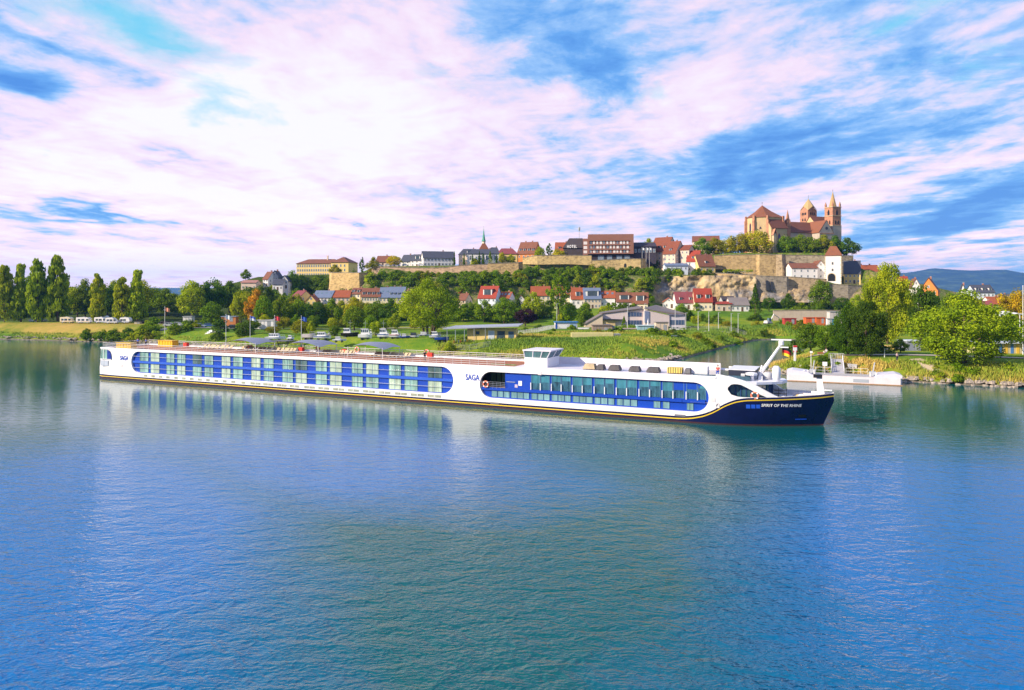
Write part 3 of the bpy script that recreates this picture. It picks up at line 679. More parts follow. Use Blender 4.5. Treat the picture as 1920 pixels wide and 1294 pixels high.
# mast, radar, domes
mb_, mt_ = SS(1426, 699, t=0), SS(1465, 645, t=0)
m = MB(); m.tube([(mb_[0], 0, 5.6), (mb_[0], 0, mb_[1] + .1)], .45, 8); m.tube([(mb_[0], -.1, mb_[1] - .1), (mt_[0], -.1, mt_[1])], [.26, .17], 6); m.tube([(mb_[0] - .2, -.55, 5.6), (mb_[0] + .2, -.2, mb_[1] + 1.0)], .12, 6)
mast = part(m, 'radar_mast', WHITE)
m = MB(); m.lathe([(.34, 0), (.34, .5), (.2, .62)], (mt_[0], -.1, mt_[1] - .15), 10); m.box(mt_[0] - 1.25, mt_[0] + 1.25, -.16, .02, mt_[1] + .48, mt_[1] + .62); m.box(mt_[0] - .1, mt_[0] + .9, -.2, 0, mt_[1] - .5, mt_[1] - .35); part(m, 'radar_scanner', WHITE, parent=mast)
def onplat(px, py): return SS(px, py, t=-1.5)
s_, z_ = onplat(1456, 712)
m = MB(); m.lathe([(.42, 0), (.5, .5), (.55, 1.1), (.5, 1.6), (.3, 1.95)], (s_, -1.6, 5.62), 12); part(m, 'satellite_dome', WHITE, True)
m = MB(); m.lathe([(.3, 0), (.3, .6), (.75, .75), (.75, 1.0), (.3, 1.1)], (SS(1409, 706, t=-2.6)[0], -2.6, 5.62), 12); part(m, 'searchlight', WHITE)
m = MB(); m.lathe([(.5, 0), (.62, .35), (.62, .75), (.35, .95)], (SS(1438, 706, t=-1)[0], -.2, 5.62), 12); part(m, 'satellite_dome', paint((.5, .5, .52), .4), True)
m = MB()
for i in range(5): s = 121.8 + i * 1.1; m.box(s, s + .5, -2.3 + .3 * (i % 2), -1.8, 5.62, 5.95 + .25 * (i % 3))
part(m, 'deck_locker', paint((.6, .6, .64), .5))
# foredeck gear
m = MB(); b1, t1 = SS(1541, 741, t=0), SS(1537, 708, t=0)
m.extr([(b1[0] - .55, -.12, 2.8), (b1[0] + .5, -.12, 2.8), (t1[0] + .28, -.12, t1[1]), (t1[0] - .38, -.12, t1[1])], (0, .24, 0)); m.box(b1[0] + .2, b1[0] + 1.2, -.1, .1, 4.5, 4.62); bp = part(m, 'bow_post', WHITE)
m = MB(); m.box(t1[0] - .75, t1[0] + .3, -.35, .35, t1[1] - .02, t1[1] + .4); part(m, 'navigation_lamp', BLACKM, parent=bp)
for (px, t) in ((1470, -3.0), (1480, -2.9), (1492, -2.6), (1472, 2.0), (1500, 1.5)):
    s_ = SS(px, 742, t=t)[0]; m = MB(); m.lathe([(.22, 0), (.2, .9), (.3, .95), (.3, 1.08), (.1, 1.12)], (s_, t, 2.75), 8); part(m, 'bollard', WHITE)
m = MB(); s_ = SS(1497, 742, t=-1.2)[0]; m.lathe([(.55, 0), (.55, .3), (.3, .5), (.55, .75), (.2, 1.2)], (s_, -1.2, 2.75), 10); m.box(s_ - .9, s_ + .9, -.9, -.3, 2.75, 3.5); part(m, 'windlass', paint((.55, .38, .14), .5, .3))
m = MB(); m.torus((SS(1503, 742, t=-1.6)[0], -1.6, 3.55), .42, .14); part(m, 'rope_coil', paint((.75, .72, .66), .7))
m = MB()
for xx in (SS(1460, 735, t=-1.5)[0], SS(1475, 735, t=-1.5)[0]): m.tube([(xx, -1.5, 2.75), (xx, -1.5, 4.7)], .04, 4)
for k in range(4): m.box(SS(1452, 735, t=-1.5)[0], SS(1474, 735, t=-1.5)[0], -1.6, -1.2, 3.1 + k * .4, 3.2 + k * .4)
part(m, 'boarding_ladder', DARKM)
m = MB(); m.box(130.2, 133, 1.0, 1.15, 2.75, 3.9); m.box(128.5, 130.5, -.3, 2.2, 2.75, 3.4); part(m, 'deck_hatch', paint((.66, .62, .66), .5))
# lettering
def letters(txt, w, h, place, name, mat, parent, shear=0, bold=0.0, spacing=1.0):
    cu = bpy.data.curves.new(name, 'FONT'); cu.body = txt; cu.size = 1; cu.shear = shear; cu.offset = bold; cu.space_character = spacing; cu.resolution_u = 3
    o = bpy.data.objects.new(name, cu); COL.objects.link(o)
    dg = bpy.context.evaluated_depsgraph_get(); me = bpy.data.meshes.new_from_object(o.evaluated_get(dg)); bpy.data.objects.remove(o)
    co = np.array([v.co[:] for v in me.vertices]); lo_, hi_ = co.min(0), co.max(0); sc = (co - lo_) / np.maximum(hi_ - lo_, 1e-6)
    for v, c in zip(me.vertices, sc): v.co = place(c[0] * w, c[1] * h)
    me.materials.clear(); me.materials.append(mat); return link(name, me, parent)
def side_text(txt, pa, pb, name, mat, **kw):
    (s0, z0), (s1, z1) = SS(*pa), SS(*pb)
    sl = kw.pop('slope', 0.0)
    letters(txt, s1 - s0, z1 - z0, lambda u, v: SP(s0 + u, z0 + v + sl * u, .035), name, mat, ship, **kw)
side_text('SAGA', (225.3, 675.2), (240.6, 667.7), 'lettering', saga, bold=.02); side_text('SAGA', (873.3, 712.6), (899.2, 702.7), 'lettering', saga, bold=.02)
side_text('SPIRIT OF THE RHINE', (1427.5, 762.6), (1503.5, 757.6), 'lettering', paint((.9, .88, .9), .4, .03), shear=.22, bold=.028, spacing=1.05)
m = MB()
for a, b_ in ((1399, 1406.8), (1408.6, 1416.2), (1418, 1425.4)):
    (s0, z0), (s1, z1) = SS(a, 765.8), SS(b_, 758.8); m.quad(SP(s0, z0, .03), SP(s1, z0, .03), SP(s1, z1, .03), SP(s0, z1, .03))
(s0, z0), (s1, z1) = SS(1491, 787.2), SS(1512.5, 784.8); m.quad(SP(s0, z0, .06), SP(s1, z0, .06), SP(s1, z1, .06), SP(s0, z1, .06)); part(m, 'bow_marking', paint((.02, .10, .62), .35))
m = MB(); (s0, z0), (s1, z1) = SS(1497, 782), SS(1511, 777.5); m.quad(SP(s0, z0, .03), SP(s1, z0, .03), SP(s1, z1, .03), SP(s0, z1, .03)); part(m, 'anchor_pocket', BLACKM)
m = MB()
for (a, b_, y) in ((919.6, 936, 756.2), (1265, 1285, 779.2), (1330, 1347, 765)):
    s0, s1 = SS(a, y)[0], SS(b_, y)[0]; z = SS((a + b_) / 2, y)[1]; dzz = .0 if a < 1300 else .55
    m.add([SP(s0, z - .12 - dzz, .04), SP(s1, z - .12 + dzz, .04), SP(s1, z + .14 + dzz, .04), SP(s0, z + .14 - dzz, .04)], [(0, 1, 2, 3)])
part(m, 'fairlead', paint((.16, .16, .2), .5))
m = MB()
for px, py in ((1337, 750), (1345, 761), (228, 686), (1012, 699.5)): s_, z_ = SS(px, py); p = SP(s_, z_, .02); m.box(p[0] - .28, p[0] + .28, p[1] - .02, p[1] + .03, p[2] - .28, p[2] + .28)
part(m, 'hatch_plate', paint((.66, .60, .62), .5))

# ---- loose things on the ship
def W2(s, t, z): return Vector((SO[0] + SU[0] * s + SN[0] * t, SO[1] + SU[1] * s + SN[1] * t, z))
SRZ = math.atan2(SU[1], SU[0])
DK = 6.03
for j, (pa, pb, lab) in enumerate([((439, 500), 0, 'grey curved sun awning nearest the stern of the ship'), ((548, 617), 0, 'grey curved sun awning in the middle of the ship sun deck'), ((666, 736), 0, 'grey curved sun awning nearest the wheelhouse of the ship')]):
    t0_ = 1.2; s0, s1 = SS(pa[0], 642, t=t0_)[0], SS(pa[1], 645, t=t0_)[0]; mid = (s0 + s1) / 2
    root = empty('deck_awning', W2(mid, t0_, DK), SRZ, lab, 'awning', 'grey sun awnings on the ship deck')
    m = MB(); n = 10; hwid = (s1 - s0) / 2
    for i in range(n):
        a = -1 + 2 * i / n; c = -1 + 2 * (i + 1) / n
        za, zc2 = 1.9 + .75 * (1 - a * a), 1.9 + .75 * (1 - c * c)
        m.add([(a*hwid, -2.6, za - .35), (c*hwid, -2.6, zc2 - .35), (c*hwid, 0, zc2), (a*hwid, 0, za), (c*hwid, 2.6, zc2 - .2), (a*hwid, 2.6, za - .2)], [(0, 1, 2, 3), (3, 2, 4, 5)])
    m.build('awning_cloth', paint((.20, .22, .30), .6, .1), root, smooth=True)
    m = MB()
    for x in (-.94, .94):
        for y in (-2.5, 2.5): m.tube([(x * hwid, y, 0), (x * hwid * .97, y, 1.85)], .05, 5)
    m.build('awning_pole', WHITE, root)
m = MB(); s0, s1 = SS(515, 637, t=3)[0], SS(546, 637, t=3)[0]; r_ = empty('deck_canopy', W2((s0+s1)/2, 3, DK), SRZ, 'thin dark flat canopy on splayed legs between two awnings', 'canopy')
m.box(-(s1-s0)/2, (s1-s0)/2, -1.4, 1.4, 2.05, 2.15); m.build('canopy_top', DARKM, r_)
m = MB()
for x, xx in ((-.5, -1.4), (.5, 1.4)): m.tube([(x, 0, 0), (xx, 0, 2.05)], .08, 5)
m.build('leg', DARKM, r_)
def tarp(s0, s1, t, h, d, lab):
    r_ = empty('storage_crate', W2((s0+s1)/2, t, DK), SRZ, lab, 'crate', 'yellow crates at the stern of the ship'); w_ = s1 - s0
    m = MB(); m.prism([(-w_/2, -d/2), (w_/2, -d/2), (w_/2, d/2), (-w_/2, d/2)], 0.05, h, 0, [(-w_/2+.05, -d/2+.05), (w_/2-.05, -d/2+.05), (w_/2-.05, d/2-.05), (-w_/2+.05, d/2-.05)]); m.build('crate_body', YELL, r_)
    m = MB(); m.box(-w_/2-.06, w_/2+.06, -d/2-.06, d/2+.06, h, h+.1); m.build('lid', paint((.62, .40, .02), .5, .15), r_)
    m = MB()
    for k in range(-2, 3): m.box(k*w_/5.2-.04, k*w_/5.2+.04, -d/2-.02, -d/2+.02, .05, h)
    m.build('rib', paint((.55, .36, .02), .5), r_)
tarp(SS(222, 650, t=-4.6)[0], SS(249, 650, t=-4.6)[0], -4.4, 1.15, 1.4, 'bright yellow crate nearest the stern rail of the ship'); tarp(SS(302, 645, t=3.2)[0], SS(329, 645, t=3.2)[0], 3.2, 1.25, 1.6, 'bright yellow crate on the far side of the stern deck')
lok = ['beside the yellow crate', 'before the first grey awning', 'under the second grey awning', 'just behind the second awning', 'between the third awning and the wheelhouse']
for i, px in enumerate((349, 468, 565, 646, 807)):
    s_ = SS(px, 650, t=3.5)[0]; r_ = empty('fire_cabinet', W2(s_, 3.5, DK), SRZ, 'red cabinet on the sun deck ' + lok[i], 'cabinet', 'red cabinets along the ship deck')
    m = MB(); m.box(-.5, .5, -.3, .3, .1, .95); m.build('cabinet_body', RED, r_); m = MB(); m.box(-.45, .45, -.33, -.301, .16, .9); m.build('door', paint((.65, .05, .03), .4), r_)
ring_p = paint((.85, .22, .12), .5, .1)
def lifebuoy(s, t, z, lab, k=.42):
    r_ = empty('lifebuoy', W2(s, t, z), SRZ, lab, 'lifebuoy')
    m = MB(); m.torus((0, 0, 0), k, .12); m.build('ring', ring_p, r_, smooth=True)
    m = MB()
    for a in range(4):
        x, zz = k * math.cos(a * math.pi/2 + .78), k * math.sin(a * math.pi/2 + .78); m.box(x - .09, x + .09, -.13, .13, zz - .09, zz + .09)
    m.build('band', WHITE, r_)
for px, lab in ((581.7, 'orange lifebuoy on the deck rail beside the second grey awning'), (656, 'orange lifebuoy on the deck rail before the third awning'), (788, 'orange lifebuoy on the deck rail after the third awning')):
    s_ = SS(px, 652, t=3.0)[0]; lifebuoy(s_, 5.1, 6.85, lab)
s_ = SS(911, 718, t=-5.7)[0]; lifebuoy(s_, -5.72, zfl + .62, 'orange lifebuoy on the rail of the open balcony amidships'); s_, z_ = SS(1416, 744, off=-.5); lifebuoy(s_, -hw(s_, 3) - .02, zc(s_) + .28, 'orange lifebuoy on the bow below the white arch')
# sun loungers and chairs on the sun deck
lg = empty('sun_lounger', (0, 0, 0), 0, 'beige sun lounger in a row along the ship sun deck', 'sun lounger', 'beige sun loungers in rows on the ship sun deck')
m = MB(); m.box(-.3, .3, -.9, .35, .3, .4); m.build('seat', paint((.55, .42, .26), .8), lg); m = MB(); m.extr([(-.3, .35, .32), (.3, .35, .32), (.3, .9, .85), (-.3, .9, .85)], (0, .06, -.08)); m.build('backrest', paint((.55, .42, .26), .8), lg)
m = MB()
for x in (-.27, .27):
    for y in (-.8, .6): m.box(x - .03, x + .03, y - .03, y + .03, 0, .31)
m.build('leg', DARKM, lg)
k = 0
for pa, pb, n in ((378, 425, 9), (450, 545, 18), (602, 655, 12), (700, 760, 12)):
    for i in range(n):
        s_ = SS(pa + (pb - pa) * i / (n - 1), 650, t=1.5)[0]; o = lg if k == 0 else copy_tree(lg); k += 1
        o.location = W2(s_, 1.6 + .2 * (i % 3), DK); o.rotation_euler = (0, 0, SRZ + .06 * ((i * 7) % 5 - 2))
# covered furniture on the forward deck
fm = [paint((.07, .065, .07), .7, .3), paint((.42, .33, .20), .7, .3), paint((.12, .12, .13), .7, .3)]
for i, (pa, pb, h, mi, nm, lab) in enumerate([(1095, 1118, .85, 1, 'deck_chair', 'beige stacked deck chairs on the forward deck behind the wheelhouse'), (1120, 1134, .8, 0, 'covered_table', 'smallest dark covered table on the forward deck'), (1142, 1164, .8, 0, 'covered_table', 'second dark covered table from the wheelhouse'), (1180, 1201, .75, 0, 'covered_table', 'dark covered table midway along the forward deck'), (1213, 1238, .75, 0, 'covered_table', 'dark covered table beside the yellow rack'),
      (1253, 1280, .85, 3, 'slatted_rack', 'yellow slatted rack on the forward deck'), (1284, 1296, .8, 2, 'folded_screen', 'dark folded screen between yellow rack and white box'), (1298, 1328, 1.05, 4, 'white_cabinet', 'large white cabinet on the forward deck near the bow')]):
    t_ = -1.2 if h > .9 else -2.0; s0, s1 = SS(pa, 694, t=t_)[0], SS(pb, 694, t=t_)[0]; w_ = s1 - s0
    r_ = empty(nm, W2((s0+s1)/2, t_, 6.02), SRZ, lab, nm.replace('_', ' '))
    mt = fm[mi] if mi < 3 else (paint((.66, .5, .12), .6, .2) if mi == 3 else WHITE)
    m = MB(); m.prism([(-w_/2, -.7), (w_/2, -.7), (w_/2, .7), (-w_/2, .7)], .12, h, 0, [(-w_*.32, -.5), (w_*.38, -.5), (w_*.38, .5), (-w_*.32, .5)] if mi < 3 else None); m.build('cover' if mi < 3 else 'body', mt, r_)
    m = MB()
    for x in (-.42, .42):
        for y in (-.5, .5): m.box(x*w_-.05, x*w_+.05, y-.05, y+.05, 0, .13)
    if mi == 3:
        for q_ in range(6): m.box(-w_/2 + (q_+.4)*w_/6, -w_/2+(q_+.6)*w_/6, -.74, -.702, .15, h)
    m.build('leg', DARKM, r_)
# stern flag of the radar mast
def flag(name, loc, rz, w_, h, cols, lab, pole=None, polemat=WHITE, sag=.25, cat='flag'):
    r_ = empty(name, loc, rz, lab, cat)
    if pole:
        m = MB(); m.tube([(0, 0, 0), (0, 0, pole)], [.085, .05], 6); m.lathe([(.09, 0), (.11, .1), (.02, .2)], (0, 0, pole), 8); m.tube([(-.5, 0, pole - 1.0), (.5, 0, pole - 1.0)], .04, 4); m.build('pole', polemat, r_)
    for k, c in enumerate(cols):
        m = MB(); n = 8
        z1 = (pole - .15 if pole else 0) - h * k / len(cols); z0 = z1 - h / len(cols)
        for i in range(n):
            a, c2 = i / n, (i + 1) / n
            ya, yc = .12 * w_ * math.sin(a * 7), .12 * w_ * math.sin(c2 * 7); da, dc = -sag * w_ * a * a, -sag * w_ * c2 * c2
            m.quad((a*w_, ya, z0+da), (c2*w_, yc, z0+dc), (c2*w_, yc, z1+dc), (a*w_, ya, z1+da))
        m.build('cloth', paint(c, .7, .08), r_, smooth=True)
fs_, fz_ = SS(1466.5, 651, t=-.1); flag('ship_flag', W2(fs_, -.1, fz_), 0, 1.25, 1.1, [(.012, .012, .014), (.55, .02, .015), (.80, .55, .02)], 'black red and gold flag hanging below the ship radar', sag=.4)
# ------------------------------------------------------------------ foliage
m_leaf, t, b = newmat('leaves')
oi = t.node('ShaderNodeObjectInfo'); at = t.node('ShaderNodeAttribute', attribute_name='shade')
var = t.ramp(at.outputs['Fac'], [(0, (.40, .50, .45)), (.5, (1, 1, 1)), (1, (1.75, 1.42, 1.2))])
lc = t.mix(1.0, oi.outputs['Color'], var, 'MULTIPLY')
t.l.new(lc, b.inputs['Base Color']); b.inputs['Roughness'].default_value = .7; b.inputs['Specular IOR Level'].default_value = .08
tr = t.node('ShaderNodeBsdfTranslucent'); t.l.new(t.mix(1.0, lc, (1.25, 1.15, .5), 'MULTIPLY'), tr.inputs[0])
ms = t.node('ShaderNodeMixShader'); ms.inputs[0].default_value = .32; t.l.new(b.outputs[0], ms.inputs[1]); t.l.new(tr.outputs[0], ms.inputs[2])
t.l.new(ms.outputs[0], t.n['Material Output'].inputs[0])
BARK = paint((.13, .09, .06), .9, .3, 2)
BARKP = paint((.30, .25, .19), .9, .3, 2)

def leaves(centers, radii, per, size, seed, squash=(1, 1, .8), shade=None, up=.35):
    """leaf-sized faces on the skin of every clump"""
    r = np.random.default_rng(seed); n = len(centers); tot = n * per
    d = r.normal(size=(tot, 3)); d /= np.linalg.norm(d, axis=1)[:, None]
    rad = np.repeat(radii, per) * (.55 + .55 * r.random(tot) ** .6)
    c = np.repeat(centers, per, 0) + d * rad[:, None] * np.array(squash)
    nrm = d + r.normal(size=(tot, 3)) * .55 + np.array([0, 0, up]); nrm /= np.linalg.norm(nrm, axis=1)[:, None]
    a = np.cross(nrm, r.normal(size=(tot, 3))); a /= np.linalg.norm(a, axis=1)[:, None]; bb = np.cross(nrm, a)
    sz = size * (.6 + .8 * r.random(tot)); a *= sz[:, None]; bb *= (sz * .7)[:, None]
    v = np.stack([c - a, c + bb * .9, c + a, c - bb], 1).reshape(-1, 3)
    f = np.arange(tot * 4).reshape(-1, 4)
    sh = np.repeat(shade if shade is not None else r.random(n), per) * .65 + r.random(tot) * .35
    return v, f, sh
def env_pts(n, prof, seed, rmin=.35):
    """clump centres inside a crown whose radius at height h is prof(h)"""
    r = np.random.default_rng(seed); pts = []
    while len(pts) < n:
        h = r.random(); pr = prof(h)
        if r.random() > pr * 2.2 + .12: continue
        a = r.random() * 2 * math.pi; q_ = pr * (rmin + (1 - rmin) * r.random() ** .45)
        pts.append((q_ * math.cos(a), q_ * math.sin(a), h))
    return np.array(pts)
def trunk(h, r0, r1, limbs, seed, stems=1):
    r = random.Random(seed); m = MB()
    for k in range(stems):
        ox = 0 if stems == 1 else .09 * math.cos(k * 2.4); oy = 0 if stems == 1 else .09 * math.sin(k * 2.4)
        pts = [(ox, oy, -.04), (ox * 1.6 + r.uniform(-.01, .01), oy * 1.6, h * .35), (ox * 2.4 + r.uniform(-.02, .02), oy * 2.4 + r.uniform(-.02, .02), h * .7), (ox * 3 + r.uniform(-.03, .03), oy * 3, h)]
        m.tube(pts, [r0 * 1.35, r0, (r0 + r1) / 2, r1], 7)
        for i in range(limbs):
            z = h * (.35 + .6 * i / max(1, limbs)); a = r.uniform(0, 6.28); l = r.uniform(.18, .34); f_ = z / h
            bx = ox * (1 + 2 * f_); by = oy * (1 + 2 * f_)
            m.tube([(bx, by, z), (bx + l * .5 * math.cos(a), by + l * .5 * math.sin(a), z + l * .35), (bx + l * math.cos(a), by + l * math.sin(a), z + l * .75)], [r1 * .9, r1 * .6, r1 * .25], 5)
    return m
PROTO = {}
def proto(kind, centers, radii, per, size, seed, squash, tr_, bark=BARK, up=.35, shade=None):
    v, f, sh = leaves(np.asarray(centers), np.asarray(radii), per, size, seed, squash, shade, up)
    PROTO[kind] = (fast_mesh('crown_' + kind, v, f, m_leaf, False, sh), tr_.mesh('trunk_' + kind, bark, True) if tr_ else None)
def shrinkz(p, z0, z1): p = p.copy(); p[:, 2] = z0 + p[:, 2] * (z1 - z0); return p
# unit trees: total height 1, crown width 1
for i in range(3):
    pp = lambda h, i=i: .40 * (1 - abs(2 * h - .72 - .1 * i) ** 2.2 * (.75 if h > .4 else .5)) * (.75 + .5 * vnoise(np.array([h * 5.0]), np.array([i * 9.0]), 1, i)[0])
    c = shrinkz(env_pts(70, lambda h: max(.05, pp(h)), 11 + i), .20, .93); r_ = .085 + .06 * np.random.default_rng(i).random(70)
    proto('broad%d' % i, c, r_, 78, .023, 20 + i, (1, 1, .8), trunk(.62, .028, .012, 6, i))
for i in range(2):   # large near crowns
    pp = lambda h, i=i: .42 * max(.08, 1 - abs(2 * h - .95 + .15 * i) ** 2.4 * .8) * (.8 + .4 * vnoise(np.array([h * 6.0]), np.array([i * 5.0 + 2]), 1, i + 4)[0])
    c = shrinkz(env_pts(170, pp, 31 + i, .3), .10, .95); r_ = .055 + .060 * np.random.default_rng(i + 5).random(170)
    proto('big%d' % i, c, r_, 130, .0130, 40 + i, (1, 1, .95), trunk(.62, .024, .012, 9, i + 10))
for i in range(3):   # poplars: narrow with a ragged tip and steep limbs
    pp = lambda h, i=i: (.40 * (1 - max(0, h - .30) ** 1.5 * 1.15) if h > .12 else .30 + h) * (.72 + .56 * vnoise(np.array([h * 9.0]), np.array([i * 3.0 + 7]), 1, i + 9)[0])
    c = shrinkz(env_pts(95, lambda h: max(.05, pp(h)), 51 + i, .2), .09, .97); r_ = .10 + .08 * np.random.default_rng(i + 9).random(95) * (1.2 - c[:, 2])
    proto('poplar%d' % i, c, r_, 62, .034, 60 + i, (1, 1, .40), trunk(.80, .045, .012, 0, i + 20), up=.1)
pp = lambda h: .40 * max(.1, 1 - abs(2 * h - .9) ** 2.6) * (.82 + .36 * vnoise(np.array([h * 5.0]), np.array([1.0]), 1, 2)[0])
c = shrinkz(env_pts(46, pp, 71), .30, .92); proto('round', c, .10 + .05 * rng.random(46), 60, .030, 72, (1, 1, .85), trunk(.6, .030, .014, 5, 31))
# willow: several stems, wide drooping crown with its sunlit left half put into the leaf colour
pp = lambda h: .46 * max(.12, 1 - abs(2 * h - .75) ** 2.3) * (.8 + .4 * vnoise(np.array([h * 5.0]), np.array([3.0]), 1, 8)[0])
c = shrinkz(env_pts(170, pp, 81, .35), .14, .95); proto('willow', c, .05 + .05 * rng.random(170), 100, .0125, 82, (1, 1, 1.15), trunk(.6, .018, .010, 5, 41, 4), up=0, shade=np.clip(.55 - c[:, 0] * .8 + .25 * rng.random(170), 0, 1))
# spruce
hs = rng.random(90) ** .8; a = rng.random(90) * 6.28; q_ = .44 * (1 - hs) * (.55 + .45 * rng.random(90)); c = np.stack([q_ * np.cos(a), q_ * np.sin(a), .06 + .92 * hs], -1)
proto('spruce', c, .03 + .09 * (1 - hs), 40, .024, 92, (1.2, 1.2, .5), trunk(.9, .03, .006, 0, 51), up=-.2)
# tall pine-like tree with a bare trunk and a flat thin head
pp = lambda h: .40 * max(.12, 1 - abs(2 * h - 1.1) ** 2)
c = shrinkz(env_pts(60, pp, 95, .4), .30, .95); proto('thin', c, .06 + .05 * rng.random(60), 48, .022, 96, (1, 1, .5), trunk(.85, .026, .01, 9, 61))
# cypress
hs = rng.random(40); c = np.stack([(.28 * (1 - hs ** 2)) * (rng.random(40) - .5), (.28 * (1 - hs ** 2)) * (rng.random(40) - .5), .08 + .85 * hs], -1)
proto('cypress', c, .24 * (1.05 - hs * .8), 30, .06, 98, (1, 1, .35), trunk(.3, .06, .03, 0, 71))
for i in range(3):   # shrubs to the ground
    pp = lambda h, i=i: .42 * max(.15, 1 - (h * (1.05 - .1 * i)) ** 2.2)
    c = shrinkz(env_pts(34, pp, 101 + i, .3), .06, .82); proto('bush%d' % i, c, .12 + .06 * rng.random(34), 46, .040, 110 + i, (1, 1, .85), trunk(.35, .03, .015, 4, 81 + i))
BASEG = (.085, .16, .012)
GR = {'dark': (.080, .155, .009), 'mid': (.145, .245, .008), 'light': (.28, .37, .010), 'yellow': (.42, .40, .012), 'gold': (.48, .27, .015), 'purple': (.045, .020, .032), 'olive': (.25, .27, .014), 'poplar': (.27, .36, .008), 'plane': (.19, .30, .010), 'linden': (.36, .40, .012), 'autumn': (.36, .26, .012), 'deep': (.055, .115, .007), 'blue': (.10, .19, .04)}
def plant(kind, name, x, y, h, w_, tint, label, cat='tree', group=None, z=None, rz=None):
    z = (G(x, y) - .05) if z is None else z
    cr, tk = PROTO[kind]
    root = empty(name, (x, y, z), random.uniform(0, 6.28) if rz is None else rz, label, cat, group)
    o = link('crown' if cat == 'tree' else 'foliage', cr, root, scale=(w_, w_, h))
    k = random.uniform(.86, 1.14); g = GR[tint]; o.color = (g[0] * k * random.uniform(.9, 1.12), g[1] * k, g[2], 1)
    if tk: link('trunk' if cat == 'tree' else 'stem', tk, root, scale=(w_ * .9, w_ * .9, h))
    return root
def T(px, ytop, wpx, Y, kind, tint, label, name='broadleaf_tree', cat='tree', group=None, yb=None):
    if 404 < Y < 414 and 690 < px < 1240: Y = 415
    x = XW(px, Y); zb_ = G(x, Y) - .1 if yb is None else ZH(yb, Y)
    zt_ = ZH(ytop, Y); return plant(kind, name, x, Y, max(.8, zt_ - zb_), wpx * Y / F, tint, label, cat, group, z=zb_)
# poplars on the left levee
for i, (px, yt, w_, lab) in enumerate([(9, 494, 34, 'poplar at the left edge, cut by the frame'), (39, 496, 34, 'slightly shorter poplar, second along the levee from the left edge'), (70, 485, 40, 'broad poplar, third along the levee from the left edge'), (108, 475, 42, 'tallest poplar, its ragged tip highest above the levee'), (94, 500, 14, 'slim young poplar tucked against the tallest poplar'),
        (184, 513, 32, 'lone poplar standing behind the row of white campers'), (229, 517, 32, 'shorter of two yellowish poplars right of the campers'), (258, 507, 36, 'taller of two yellowish poplars right of the campers')]):
    T(px, yt, w_, 288 + 2 * (i % 2), 'poplar%d' % (i % 3), 'poplar' if i < 5 else 'light', lab, 'poplar_tree')
# wood behind the campers
bk = 'trees of the wood behind the parked campers'
for i, px in enumerate(range(-60, 300, 15)):
    T(px + random.uniform(-6, 6), 528 + random.uniform(-4, 10), random.uniform(46, 62), 318 + random.uniform(-8, 25), 'broad%d' % (i % 3), ('mid', 'dark', 'light', 'mid')[i % 4], 'green tree in the wood behind the parked campers', group=bk)
